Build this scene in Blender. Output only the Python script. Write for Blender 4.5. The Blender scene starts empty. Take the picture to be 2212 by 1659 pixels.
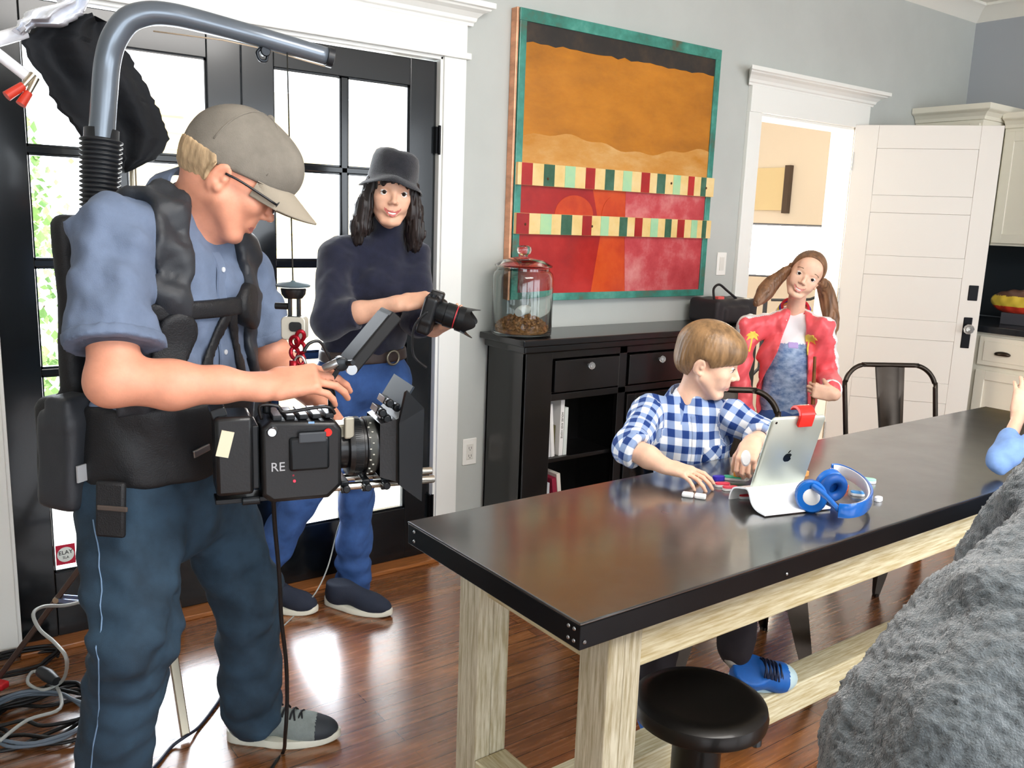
import bpy, bmesh, math, random
import numpy as np
from mathutils import Vector, Matrix
random.seed(7)
rng = np.random.default_rng(7)
SC = bpy.context.scene
COL = SC.collection
PI = math.pi

# ---------------------------------------------------------------- camera
IW, IH = 2212, 1659
FPX = 1886.56
YAW, PIT, ROL = (math.radians(a) for a in (36.669, 10.704, 2.077))
CAM = np.array([0, 0, 1.43])
_fw = np.array([math.sin(YAW)*math.cos(PIT), math.cos(YAW)*math.cos(PIT), -math.sin(PIT)])
_r = np.array([math.cos(YAW), -math.sin(YAW), 0.0])
_u = np.cross(_r, _fw)
RT = _r*math.cos(ROL) + _u*math.sin(ROL)
UP = -_r*math.sin(ROL) + _u*math.cos(ROL)
cd = bpy.data.cameras.new('camera'); cam = bpy.data.objects.new('camera', cd); COL.objects.link(cam)
cd.sensor_width = 36; cd.lens = 36*FPX/IW; cd.clip_start = 0.02; cd.clip_end = 200
cam.matrix_world = Matrix(((RT[0], UP[0], -_fw[0], CAM[0]), (RT[1], UP[1], -_fw[1], CAM[1]),
                           (RT[2], UP[2], -_fw[2], CAM[2]), (0, 0, 0, 1)))
SC.camera = cam
def ray(x, y): return RT*(x-IW/2)/FPX - UP*(y-IH/2)/FPX + _fw
def at(x, y, Y):            # survey point of the photograph on the plane at depth Y
    d = ray(x, y); return CAM + d*(Y-CAM[1])/d[1]
def atz(x, y, z):
    d = ray(x, y); return CAM + d*(z-CAM[2])/d[2]
def atx(x, y, X):
    d = ray(x, y); return CAM + d*(X-CAM[0])/d[0]

# ---------------------------------------------------------------- world, exposure, big lights
w = bpy.data.worlds.new('world'); SC.world = w; w.use_nodes = True
nt = w.node_tree; bg = nt.nodes['Background']
bg.inputs[0].default_value = (0.86, 0.93, 1.0, 1); bg.inputs[1].default_value = 4.2
SC.view_settings.view_transform = 'Standard'; SC.view_settings.look = 'None'
SC.view_settings.exposure = 0.62; SC.view_settings.gamma = 1.0; SC.view_settings.use_curve_mapping = False
SC.cycles.max_bounces = 8; SC.cycles.diffuse_bounces = 4; SC.cycles.transparent_max_bounces = 12
SC.cycles.use_denoising = True; SC.cycles.sample_clamp_indirect = 6
def area(name, loc, aim, size, energy, col=(1, 1, 1), sy=None):
    l = bpy.data.lights.new(name, 'AREA'); l.energy = energy; l.color = col; l.size = size
    if sy: l.shape = 'RECTANGLE'; l.size_y = sy
    o = bpy.data.objects.new(name, l); COL.objects.link(o); o.location = loc
    o.rotation_euler = (Vector(aim)-Vector(loc)).to_track_quat('-Z', 'Y').to_euler(); return o
area('daylight_from_doors', (1.08, 3.4, 1.25), (1.2, 0, 0.6), 1.4, 60, (0.86, 0.92, 1.0), 1.9)
area('added_ceiling_fill', (1.5, 0.2, 2.78), (1.6, 1.2, 0), 1.6, 80, (1, .97, .93), 1.6)  # unseen overhead fill, added to brighten the interior
area('hallway_film_light', (4.15, 4.2, 1.62), (3.2, 2.0, 1.1), 0.5, 38, (1, .93, .84))

# ---------------------------------------------------------------- object helpers
def V(*a): return np.array(a, float)
def tag(o, label=None, cat=None, group=None, kind=None):
    if label: o['label'] = label
    if cat: o['category'] = cat
    if group: o['group'] = group
    if kind: o['kind'] = kind
    return o
def thing(name, label, cat, loc=(0, 0, 0), group=None):
    o = bpy.data.objects.new(name, None); COL.objects.link(o); o.location = Vector([float(v) for v in loc]); o.empty_display_size = .05
    return tag(o, label, cat, group)
def origin(o):
    v = np.zeros(3)
    while o is not None: v = v + np.array(o.location); o = o.parent
    return v
def copy_tree(o, parent=None):
    c = o.copy(); COL.objects.link(c); c.parent = parent
    for ch in list(o.children): copy_tree(ch, c)
    return c
def ident(): return np.eye(3)
def frame(zdir, xhint=(1, 0, 0)):      # columns x,y,z with z along zdir
    z = np.array(zdir, float); z /= np.linalg.norm(z)
    x = np.array(xhint, float); x = x - z*(x@z)
    if np.linalg.norm(x) < 1e-4: x = np.cross(z, [0.3, 0.9, 0.1])
    x /= np.linalg.norm(x); return np.array([x, np.cross(z, x), z]).T
def rotz(a): return np.array([[math.cos(a), -math.sin(a), 0], [math.sin(a), math.cos(a), 0], [0, 0, 1.]])
def rotx(a): return np.array([[1., 0, 0], [0, math.cos(a), -math.sin(a)], [0, math.sin(a), math.cos(a)]])
def roty(a): return np.array([[math.cos(a), 0, math.sin(a)], [0, 1., 0], [-math.sin(a), 0, math.cos(a)]])

class MB:
    def __init__(s, R=None, o=None):
        s.v = []; s.f = []; s.m = []; s.R = ident() if R is None else np.array(R); s.o = V(0, 0, 0) if o is None else np.array(o, float); s.n = 0
    def add(s, vs, fs, mi=0):
        vs = np.array(vs, float).reshape(-1, 3) @ s.R.T + s.o
        s.v.append(vs); s.f += [tuple(i+s.n for i in f) for f in fs]; s.m += [mi]*len(fs); s.n += len(vs); return s
    def box(s, lo, hi, mi=0):
        (x0, y0, z0), (x1, y1, z1) = lo, hi
        return s.add([(x0,y0,z0),(x1,y0,z0),(x1,y1,z0),(x0,y1,z0),(x0,y0,z1),(x1,y0,z1),(x1,y1,z1),(x0,y1,z1)],
                     [(0,3,2,1),(4,5,6,7),(0,1,5,4),(1,2,6,5),(2,3,7,6),(3,0,4,7)], mi)
    def obox(s, c, size, R=None, mi=0):
        R = ident() if R is None else np.array(R); h = np.array(size)/2.0
        P = np.array([[a, b, d] for d in (-1, 1) for a, b in ((-1,-1),(1,-1),(1,1),(-1,1))])*h
        return s.add(P @ R.T + np.array(c), [(0,3,2,1),(4,5,6,7),(0,1,5,4),(1,2,6,5),(2,3,7,6),(3,0,4,7)], mi)
    def beam(s, a, b, wd, ht, xh=(0, 0, 1), mi=0):     # bar from a to b
        a = np.array(a, float); b = np.array(b, float); F = frame(b-a, xh)
        return s.obox((a+b)/2, (ht, wd, np.linalg.norm(b-a)), F, mi)
    def rings(s, rs, closed=False, cap=True, mi=0):    # list of (n,3) loops
        rs = [np.array(r, float) for r in rs]; n = len(rs[0]); k = len(rs); fs = []
        for i in range(k if closed else k-1):
            a = i*n; b = ((i+1) % k)*n
            for j in range(n): fs.append((a+j, a+(j+1) % n, b+(j+1) % n, b+j))
        if cap and not closed:
            fs.append(tuple(range(n-1, -1, -1))); fs.append(tuple((k-1)*n+j for j in range(n)))
        return s.add(np.concatenate(rs), fs, mi)
    def tube(s, pts, r, n=12, closed=False, mi=0, sx=1.0, xh=None, cap=True, smooth=0):
        P = np.array(pts, float)
        rr = np.full(len(P), r) if np.isscalar(r) else np.array(r, float)
        if smooth: P, rr = spline(P, smooth, rr, closed)
        T = np.gradient(P, axis=0) if not closed else np.roll(P, -1, 0)-np.roll(P, 1, 0)
        T /= np.linalg.norm(T, axis=1)[:, None]+1e-12
        F = frame(T[0], xh if xh is not None else (0.13, 0.21, 0.97)); x = F[:, 0]; out = []
        for p, t, q in zip(P, T, rr):
            if xh is not None: x = np.array(xh, float)
            x = x - t*(x@t); x /= np.linalg.norm(x)+1e-12; y = np.cross(t, x)
            out.append([p + q*(sx*x*math.cos(a)+y*math.sin(a)) for a in np.arange(n)*2*PI/n])
        return s.rings(out, closed, cap, mi)
    def strap(s, pts, wd, th, nrm, mi=0, smooth=0):      # flat band following points; nrm = list/one normal
        P = np.array(pts, float); N = np.array(nrm, float)
        if N.ndim == 1: N = np.tile(N, (len(P), 1))
        if smooth:
            N, _ = spline(N, smooth); P, _ = spline(P, smooth)
        T = np.gradient(P, axis=0); out = []
        for p, t, nn in zip(P, T, N):
            t = t/np.linalg.norm(t); b = np.cross(t, nn); b /= np.linalg.norm(b)+1e-9; n2 = np.cross(b, t)
            q = [(-.5, -.5), (-.42, .5), (.42, .5), (.5, -.5)]
            out.append([p + b*wd*u + n2*th*v for u, v in q])
        return s.rings(out, False, True, mi)
    def lathe(s, prof, c=(0, 0, 0), axis=(0, 0, 1), n=32, mi=0, sc=(1, 1), cap=True):
        F = frame(axis); out = []
        for r, z in prof:
            out.append([np.array(c)+F[:, 0]*r*sc[0]*math.cos(a)+F[:, 1]*r*sc[1]*math.sin(a)+F[:, 2]*z for a in np.arange(n)*2*PI/n])
        return s.rings(out, False, cap, mi)
    def prism(s, poly, d0, d1, F=None, c=(0, 0, 0), mi=0):   # poly in local xy, extruded d0..d1 on local z
        F = ident() if F is None else np.array(F); n = len(poly)
        A = [np.array(c)+F@V(x, y, d0) for x, y in poly]; B = [np.array(c)+F@V(x, y, d1) for x, y in poly]
        ar = sum(poly[i][0]*poly[(i+1) % n][1]-poly[(i+1) % n][0]*poly[i][1] for i in range(n))
        if ar < 0: A.reverse(); B.reverse()
        return s.rings([A, B], False, True, mi)
    def sphere(s, c, r, n=16, R=None, mi=0):
        r = V(r, r, r) if np.isscalar(r) else np.array(r, float); R = ident() if R is None else R
        out = [[np.array(c)+R@(r*V(math.sin(t)*math.cos(a), math.sin(t)*math.sin(a), -math.cos(t))) for a in np.arange(n)*2*PI/n]
               for t in np.linspace(.02, PI-.02, n//2+2)]
        return s.rings(out, False, True, mi)
    def build(s, name, mat, parent=None, smooth=False, bev=0, seg=2, kind=None, attr=None, loc=None):
        vs = np.concatenate(s.v) if s.v else np.zeros((0, 3))
        return mesh_obj(name, vs, s.f, mat, parent, smooth, bev, seg, s.m, kind, attr, loc)

def mesh_obj(name, vs, fs, mat, parent=None, smooth=False, bev=0, seg=2, mi=None, kind=None, attr=None, loc=None):
    off = origin(parent)
    if loc is not None: off = off+np.array(loc)
    me = bpy.data.meshes.new(name); me.from_pydata((np.array(vs)-off).tolist(), [], [tuple(int(i) for i in f) for f in fs])
    for m in (mat if isinstance(mat, (list, tuple)) else [mat]): me.materials.append(m)
    if mi is not None and any(mi): me.polygons.foreach_set('material_index', np.array(mi, dtype=np.int32))
    if smooth is True: me.polygons.foreach_set('use_smooth', np.ones(len(me.polygons), dtype=bool))
    if attr:
        for k, a in attr.items():
            at_ = me.attributes.new(k, 'FLOAT_VECTOR', 'POINT'); at_.data.foreach_set('vector', np.array(a, dtype=np.float32).ravel())
    me.update(); me.validate()
    if smooth == 'auto' or (smooth and bev): me.set_sharp_from_angle(angle=math.radians(38))
    o = bpy.data.objects.new(name, me); COL.objects.link(o)
    if parent is not None: o.parent = parent
    if loc is not None: o.location = Vector([float(q) for q in loc])
    if bev:
        b = o.modifiers.new('bevel', 'BEVEL'); b.width = bev; b.segments = seg; b.limit_method = 'ANGLE'; b.angle_limit = math.radians(38)
        b.harden_normals = False
    if smooth == 'auto': me.polygons.foreach_set('use_smooth', np.ones(len(me.polygons), dtype=bool))
    if kind: o['kind'] = kind
    return o

def spline(P, m, rr=None, closed=False):      # Catmull-Rom resample, m pieces per span
    P = np.array(P, float); n = len(P); out = []; ro = []
    for i in range(n if closed else n-1):
        if closed: a, b, c, d = (P[(i+k) % n] for k in (-1, 0, 1, 2))
        else: a, b, c, d = P[max(i-1, 0)], P[i], P[i+1], P[min(i+2, n-1)]
        for t in np.arange(m)/m:
            out.append(.5*((2*b)+(-a+c)*t+(2*a-5*b+4*c-d)*t*t+(-a+3*b-3*c+d)*t**3))
            if rr is not None: ro.append(rr[i]*(1-t)+rr[(i+1) % n]*t)
    if not closed:
        out.append(P[-1])
        if rr is not None: ro.append(rr[-1])
    return np.array(out), (np.array(ro) if rr is not None else None)

# ---------------------------------------------------------------- materials
MATS = {}
def srgb(c):
    if isinstance(c, str): c = tuple(int(c[i:i+2], 16)/255 for i in (0, 2, 4))
    return tuple((x/12.92 if x <= .04045 else ((x+.055)/1.055)**2.4) for x in c)
def mat(name, col, rough=.6, metal=0., var=0., vscale=8., bump=0., bscale=120., coat=0., spec=.5, trans=0., ior=1.45, emit=0., stretch=None, sub=0., sheen=0., alpha=1., col2=None):
    if name in MATS: return MATS[name]
    m = bpy.data.materials.new(name); m.use_nodes = True; n = m.node_tree; b = n.nodes['Principled BSDF']
    c = (*srgb(col), 1); I = b.inputs
    I['Base Color'].default_value = c; I['Roughness'].default_value = rough; I['Metallic'].default_value = metal
    I['Coat Weight'].default_value = coat; I['Specular IOR Level'].default_value = spec; I['Coat Roughness'].default_value = .1
    I['Transmission Weight'].default_value = trans; I['IOR'].default_value = ior; I['Alpha'].default_value = alpha
    if sheen: I['Sheen Weight'].default_value = sheen; I['Sheen Roughness'].default_value = .4
    if sub: I['Subsurface Weight'].default_value = sub; I['Subsurface Radius'].default_value = (.01, .004, .002); I['Subsurface Scale'].default_value = 1
    if emit: I['Emission Color'].default_value = c; I['Emission Strength'].default_value = emit
    tc = n.nodes.new('ShaderNodeTexCoord'); mp = n.nodes.new('ShaderNodeMapping'); n.links.new(tc.outputs['Object'], mp.inputs[0])
    if stretch: mp.inputs['Scale'].default_value = stretch
    if var or col2:
        t = n.nodes.new('ShaderNodeTexNoise'); t.inputs['Scale'].default_value = vscale; t.inputs['Detail'].default_value = 6; t.inputs['Roughness'].default_value = .6
        n.links.new(mp.outputs[0], t.inputs[0]); r = n.nodes.new('ShaderNodeValToRGB'); n.links.new(t.outputs[0], r.inputs[0])
        lin = srgb(col); lo = srgb(col2) if col2 else tuple(max(0, x*(1-var)) for x in lin); hi = lin if col2 else tuple(min(1, x*(1+var)) for x in lin)
        r.color_ramp.elements[0].position = .36; r.color_ramp.elements[1].position = .64
        r.color_ramp.elements[0].color = (*lo, 1); r.color_ramp.elements[1].color = (*hi, 1); n.links.new(r.outputs[0], I['Base Color'])
    if bump:
        t = n.nodes.new('ShaderNodeTexNoise'); t.inputs['Scale'].default_value = bscale; t.inputs['Detail'].default_value = 4
        n.links.new(mp.outputs[0], t.inputs[0]); bp = n.nodes.new('ShaderNodeBump'); bp.inputs['Strength'].default_value = bump; bp.inputs['Distance'].default_value = .003
        n.links.new(t.outputs[0], bp.inputs['Height']); n.links.new(bp.outputs[0], I['Normal'])
    MATS[name] = m; return m

# ---------------------------------------------------------------- smooth solids (implicit surfaces)
def smin(a, b, k):
    if k <= 0: return np.minimum(a, b)
    h = np.clip(.5+.5*(b-a)/k, 0, 1); return b+(a-b)*h-k*h*(1-h)
class Sdf:
    def __init__(s, k=.02): s.p = []; s.k = k; s.warp = None
    def _a(s, f, c, R, op, k): s.p.append((f, np.array(c, float), float(R), op, s.k if k is None else k)); return s
    def cap(s, a, b, ra, rb=None, k=None, op='+', sq=None, hint=(1, 0, 0)):   # tapered limb; sq=(sx,sy) squash in its own frame
        a = np.array(a, float); b = np.array(b, float); rb = ra if rb is None else rb; d = b-a; L2 = max(d@d, 1e-12)
        if sq is None:
            def f(p):
                t = np.clip((p-a)@d/L2, 0, 1); return np.linalg.norm(p-a-t[..., None]*d, axis=-1)-(ra+(rb-ra)*t)
            m = 1
        else:
            F = frame(d, hint); L = math.sqrt(L2); sx, sy = sq; m = max(sx, sy, 1); mn = min(sx, sy, 1)
            def f(p):
                q = (p-a)@F; t = np.clip(q[..., 2]/L, 0, 1); z = q[..., 2]-t*L
                return (np.sqrt((q[..., 0]/sx)**2+(q[..., 1]/sy)**2+z*z)-(ra+(rb-ra)*t))*(mn if mn < 1 else 1)
        return s._a(f, (a+b)/2, math.sqrt(L2)/2+max(ra, rb)*m, op, k)
    def chain(s, pts, rs, k=None, op='+', **kw):
        rs = [rs]*len(pts) if np.isscalar(rs) else rs
        for i in range(len(pts)-1): s.cap(pts[i], pts[i+1], rs[i], rs[i+1], k, op, **kw)
        return s
    def ell(s, c, r, R=None, k=None, op='+'):
        c = np.array(c, float); r = np.array(r, float) if not np.isscalar(r) else V(r, r, r); R = ident() if R is None else np.array(R)
        def f(p):
            q = (p-c)@R; k0 = np.linalg.norm(q/r, axis=-1); k1 = np.linalg.norm(q/(r*r), axis=-1)+1e-9; return k0*(k0-1)/k1
        return s._a(f, c, r.max(), op, k)
    def rbox(s, c, h, rd, R=None, k=None, op='+'):
        c = np.array(c, float); h = np.array(h, float)-rd; R = ident() if R is None else np.array(R)
        def f(p):
            q = np.abs((p-c)@R)-h; return np.linalg.norm(np.maximum(q, 0), axis=-1)+np.minimum(q.max(axis=-1), 0)-rd
        return s._a(f, c, np.linalg.norm(h)+rd, op, k)
    def plane(s, c, n, k=0.0):          # cuts away the half-space in front of n
        c = np.array(c, float); n = np.array(n, float); n /= np.linalg.norm(n)
        return s._a(lambda p: -((p-c)@n), c, 1e3, '-', k)
    def ev(s, P, prims=None):
        d = np.full(P.shape[:-1], 9.0)
        for f, c, R, op, k in (s.p if prims is None else prims):
            g = f(P)
            d = smin(d, g, k) if op == '+' else -smin(-d, g, k)
        if s.warp is not None: d = d+s.warp(P)
        return d
    def mesh(s, h, n=14):
        pos = [q for q in s.p if q[3] == '+']
        lo = np.min([q[1]-q[2] for q in pos], 0)-4*h-.01; hi = np.max([q[1]+q[2] for q in pos], 0)+4*h+.01
        N = np.ceil((hi-lo)/h).astype(int)+2; NY, NZ = N[1]+4, N[2]+4; hd = h*(n+2)*math.sqrt(3)/2
        VK = []; VP = []; Q = []
        for i0 in range(0, N[0], n):
            for j0 in range(0, N[1], n):
                for k0 in range(0, N[2], n):
                    b = np.array([i0, j0, k0]); cc = lo+h*(b+n/2.0)
                    pr = [q for q in s.p if np.linalg.norm(cc-q[1]) < q[2]+hd+q[4]+.02]
                    if not any(q[3] == '+' for q in pr): continue
                    if s.ev(cc[None], pr)[0] > hd+.035: continue
                    g = [lo[a]+h*(np.arange(n+2)+b[a]-1) for a in range(3)]
                    P = np.stack(np.meshgrid(*g, indexing='ij'), -1); D = s.ev(P, pr); S = D < 0
                    if S.all() or not S.any(): continue
                    m = n+1; acc = np.zeros((m, m, m, 3)); cnt = np.zeros((m, m, m))
                    sl = lambda o: slice(o, o+m)
                    for ax in range(3):
                        o1, o2 = [q for q in range(3) if q != ax]
                        for u in (0, 1):
                            for v in (0, 1):
                                A = [0, 0, 0]; A[o1] = u; A[o2] = v; B = list(A); B[ax] = 1
                                da = D[sl(A[0]), sl(A[1]), sl(A[2])]; db = D[sl(B[0]), sl(B[1]), sl(B[2])]
                                cr = (da < 0) != (db < 0); t = np.where(cr, da/(da-db+1e-20), 0)
                                pt = np.zeros((m, m, m, 3)); pt[..., 0] += A[0]; pt[..., 1] += A[1]; pt[..., 2] += A[2]; pt[..., ax] += t
                                acc += pt*cr[..., None]; cnt += cr
                    idx = np.argwhere(cnt > 0); gi = idx+b-1+1
                    VK.append((gi[:, 0]*NY+gi[:, 1])*NZ+gi[:, 2])
                    VP.append(lo+h*(b-1+idx+acc[tuple(idx.T)]/cnt[tuple(idx.T)][:, None]))
                    for ax in range(3):
                        o1, o2 = [(1, 2), (2, 0), (0, 1)][ax]
                        s0 = [slice(1, n+1)]*3; s1 = list(s0); s1[ax] = slice(2, n+2)
                        a = S[tuple(s0)]; c = S[tuple(s1)]; e = np.argwhere(a != c)
                        if not len(e): continue
                        fl = a[tuple(e.T)]; e = e+1+b-1+1
                        def key(d1, d2):
                            q = e.copy(); q[:, o1] -= d1; q[:, o2] -= d2; return (q[:, 0]*NY+q[:, 1])*NZ+q[:, 2]
                        q = np.stack([key(0, 0), key(1, 0), key(1, 1), key(0, 1)], 1)
                        q[~fl] = q[~fl][:, ::-1]; Q.append(q)
        VK = np.concatenate(VK); VP = np.concatenate(VP); Q = np.concatenate(Q)
        uk, ui = np.unique(VK, return_index=True); vs = VP[ui]; fs = np.searchsorted(uk, Q)
        return vs, fs
def solid(name, s, h, mat_, parent=None, paint=None, attr=None, extra=None, relax=1):
    vs, fs = s.mesh(h)
    lab = np.arange(len(vs))                  # drop stray flecks, keep the real pieces
    while True:
        m_ = lab[fs].min(1); new = lab.copy()
        for c_ in range(4): np.minimum.at(new, fs[:, c_], m_)
        new = new[new]; new = new[new]
        if (new == lab).all(): break
        lab = new
    fl_ = lab[fs[:, 0]]; u_, n_ = np.unique(fl_, return_counts=True)
    if len(u_) > 1:
        fs = fs[np.isin(fl_, u_[n_ >= n_.max()*.06])]; k_ = np.unique(fs); vs = vs[k_]; fs = np.searchsorted(k_, fs)
    if relax:                                 # light smoothing of the grid steps
        n = len(vs)
        for _ in range(relax):
            acc = np.zeros((n, 3)); cnt = np.zeros(n)
            for a, b in ((0, 1), (1, 2), (2, 3), (3, 0)):
                np.add.at(acc, fs[:, a], vs[fs[:, b]]); np.add.at(acc, fs[:, b], vs[fs[:, a]])
                np.add.at(cnt, fs[:, a], 1); np.add.at(cnt, fs[:, b], 1)
            vs = vs*.4+.6*acc/np.maximum(cnt, 1)[:, None]
    mi = None
    if paint is not None:
        c = vs[fs].mean(1); mi = paint(c)
    o = mesh_obj(name, vs, fs, mat_, parent, True, mi=mi, attr={k: g(vs) for k, g in attr.items()} if attr else None)
    return o
def join_meshes(parts):      # [(vs,fs)]
    vs = []; fs = []; n = 0
    for v, f in parts: vs.append(v); fs.append(np.array(f)+n); n += len(v)
    return np.concatenate(vs), np.concatenate(fs)
def text_mb(s, txt, size, c, xd, yd, mi=0, th=.0008):      # lettering as mesh
    cu = bpy.data.curves.new('t', 'FONT'); cu.body = txt; cu.size = size; cu.align_x = 'CENTER'; cu.align_y = 'CENTER'; cu.extrude = th; cu.resolution_u = 3
    o = bpy.data.objects.new('t', cu); COL.objects.link(o); dg = bpy.context.evaluated_depsgraph_get(); dg.update()
    me = o.evaluated_get(dg).to_mesh(); xd = np.array(xd, float); yd = np.array(yd, float); zd = np.cross(xd, yd)
    vs = [np.array(c)+xd*v.co.x+yd*v.co.y+zd*v.co.z for v in me.vertices]; fs = [tuple(p.vertices) for p in me.polygons]
    o.evaluated_get(dg).to_mesh_clear(); bpy.data.objects.remove(o); bpy.data.curves.remove(cu)
    return s.add(vs, fs, mi)
# ================================================================ ROOM
D = 3.012            # inner face of the long back wall
RX = 5.805           # kitchen wall
CZ = 2.841
sun = bpy.data.lights.new('sun', 'SUN'); sun.energy = 3.2; sun.angle = .02; sun.color = (1, .97, .9)
so = bpy.data.objects.new('sun', sun); COL.objects.link(so); so.rotation_euler = (math.radians(38), 0, math.radians(-14))

M_wall = mat('wall_paint', 'babdb8', .75, var=.03, vscale=3, bump=.03, bscale=300)
M_trim = mat('trim_paint', 'eeeee8', .35)
M_door = mat('white_door_paint', 'dcd8d0', .35)
M_ceil = mat('ceiling_paint', 'efece2', .8)
M_blk = mat('black_door_paint', '0c1013', .22, var=.1, coat=.3)
M_cream = mat('cream_wall', 'f6efe4', .8)
M_cab = mat('cabinet_paint', 'e6e2d2', .35)
M_glass = None
def glass_mat():
    m = bpy.data.materials.new('window_glass'); m.use_nodes = True; n = m.node_tree; n.nodes.clear()
    o = n.nodes.new('ShaderNodeOutputMaterial'); mx = n.nodes.new('ShaderNodeMixShader'); t = n.nodes.new('ShaderNodeBsdfTransparent'); g = n.nodes.new('ShaderNodeBsdfGlossy')
    g.inputs['Roughness'].default_value = .02; f = n.nodes.new('ShaderNodeFresnel'); f.inputs[0].default_value = 1.45
    n.links.new(f.outputs[0], mx.inputs[0]); n.links.new(t.outputs[0], mx.inputs[1]); n.links.new(g.outputs[0], mx.inputs[2]); n.links.new(mx.outputs[0], o.inputs[0]); return m
M_glass = glass_mat()

def floor_mat():
    m = bpy.data.materials.new('floor_wood'); m.use_nodes = True; n = m.node_tree; b = n.nodes['Principled BSDF']; L = n.links
    tc = n.nodes.new('ShaderNodeTexCoord'); mp = n.nodes.new('ShaderNodeMapping'); L.new(tc.outputs['Object'], mp.inputs[0])
    br = n.nodes.new('ShaderNodeTexBrick'); L.new(mp.outputs[0], br.inputs[0]); br.offset = .37; br.inputs['Scale'].default_value = 1
    br.inputs['Brick Width'].default_value = 1.1; br.inputs['Row Height'].default_value = .058; br.inputs['Mortar Size'].default_value = .0012; br.inputs['Bias'].default_value = 0
    br.inputs['Color1'].default_value = (*srgb('966436'), 1); br.inputs['Color2'].default_value = (*srgb('7a4c2c'), 1); br.inputs['Mortar'].default_value = (*srgb('26150c'), 1)
    m2 = n.nodes.new('ShaderNodeMapping'); L.new(tc.outputs['Object'], m2.inputs[0]); m2.inputs['Scale'].default_value = (2.2, 26, 1)
    t = n.nodes.new('ShaderNodeTexNoise'); t.inputs['Scale'].default_value = 3; t.inputs['Detail'].default_value = 8; L.new(m2.outputs[0], t.inputs[0])
    r = n.nodes.new('ShaderNodeValToRGB'); L.new(t.outputs[0], r.inputs[0]); r.color_ramp.elements[0].position = .35; r.color_ramp.elements[1].position = .7
    r.color_ramp.elements[0].color = (.6, .52, .47, 1); r.color_ramp.elements[1].color = (1.25, 1.1, .95, 1)
    mx = n.nodes.new('ShaderNodeMix'); mx.data_type = 'RGBA'; mx.blend_type = 'MULTIPLY'; mx.inputs[0].default_value = .9; L.new(br.outputs[0], mx.inputs[6]); L.new(r.outputs[0], mx.inputs[7])
    # worn patches where the old stain has rubbed to orange wood, and pale scratches
    t2 = n.nodes.new('ShaderNodeTexNoise'); t2.inputs['Scale'].default_value = 1.3; t2.inputs['Detail'].default_value = 5; L.new(tc.outputs['Object'], t2.inputs[0])
    r2 = n.nodes.new('ShaderNodeValToRGB'); L.new(t2.outputs[0], r2.inputs[0]); r2.color_ramp.elements[0].position = .52; r2.color_ramp.elements[1].position = .66
    mx2 = n.nodes.new('ShaderNodeMix'); mx2.data_type = 'RGBA'; L.new(r2.outputs[0], mx2.inputs[0]); L.new(mx.outputs[2], mx2.inputs[6])
    mu = n.nodes.new('ShaderNodeMix'); mu.data_type = 'RGBA'; mu.blend_type = 'MULTIPLY'; mu.inputs[0].default_value = 1; L.new(r.outputs[0], mu.inputs[6]); mu.inputs[7].default_value = (*srgb('a86f38'), 1); L.new(mu.outputs[2], mx2.inputs[7])
    m3 = n.nodes.new('ShaderNodeMapping'); L.new(tc.outputs['Object'], m3.inputs[0]); m3.inputs['Scale'].default_value = (9, 26, 1); m3.inputs['Rotation'].default_value = (0, 0, .4)
    t3 = n.nodes.new('ShaderNodeTexNoise'); t3.inputs['Scale'].default_value = 2.2; t3.inputs['Detail'].default_value = 4; t3.inputs['Distortion'].default_value = 1.2; L.new(m3.outputs[0], t3.inputs[0])
    r3 = n.nodes.new('ShaderNodeValToRGB'); L.new(t3.outputs[0], r3.inputs[0]); r3.color_ramp.elements[0].position = .70; r3.color_ramp.elements[1].position = .76
    mx3 = n.nodes.new('ShaderNodeMix'); mx3.data_type = 'RGBA'; L.new(r3.outputs[0], mx3.inputs[0]); L.new(mx2.outputs[2], mx3.inputs[6]); mx3.inputs[7].default_value = (*srgb('c4966a'), 1)
    L.new(mx3.outputs[2], b.inputs['Base Color'])
    rr = n.nodes.new('ShaderNodeMapRange'); L.new(t.outputs[0], rr.inputs[0]); rr.inputs[3].default_value = .16; rr.inputs[4].default_value = .36; L.new(rr.outputs[0], b.inputs['Roughness'])
    b.inputs['Coat Weight'].default_value = .9; b.inputs['Coat Roughness'].default_value = .2; b.inputs['Coat IOR'].default_value = 1.75
    bp = n.nodes.new('ShaderNodeBump'); bp.inputs['Strength'].default_value = .12; bp.inputs['Distance'].default_value = .003; L.new(t.outputs[0], bp.inputs['Height']); L.new(bp.outputs[0], b.inputs['Normal'])
    return m
M_floor = floor_mat()
def struct(name, s, m, parent=None, **k):
    o = s.build(name, m, parent, **k)
    if parent is None: o['kind'] = 'structure'
    return o
struct('floor', MB().box((-3.2, -3.2, -.1), (RX, D+.14, 0)), M_floor)
struct('ceiling', MB().box((-3.2, -3.2, CZ), (RX+.15, D+.14, CZ+.12)), M_ceil)
# back wall with french-door opening and the hallway doorway
OX0, OX1, OZ = .30, 1.851, 2.03
HX0, HX1, HZ = 3.757, 4.604, 2.005
bw = MB()
for x0, x1, z0, z1 in ((-3.2, OX0, 0, CZ), (OX0, OX1, OZ, CZ), (OX1, HX0, 0, CZ), (HX0, HX1, HZ, CZ), (HX1, RX, 0, CZ)):
    bw.box((x0, D, z0), (x1, D+.14, z1))
struct('wall_back', bw, M_wall)
struct('wall_right', MB().box((RX, -3.2, 0), (RX+.15, D+.14, CZ)), mat('right_wall_paint', 'a9adb2', .75))
struct('wall_left', MB().box((-3.35, -3.2, 0), (-3.2, D+.14, CZ)), M_wall)
rw = MB(); rw.box((-3.2, -3.35, 0), (RX, -3.2, .5)); rw.box((-3.2, -3.35, 2.45), (RX, -3.2, CZ))
for x in (-3.2, -.4, 2.4, RX-.3): rw.box((x, -3.35, .5), (x+.3, -3.2, 2.45))
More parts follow.
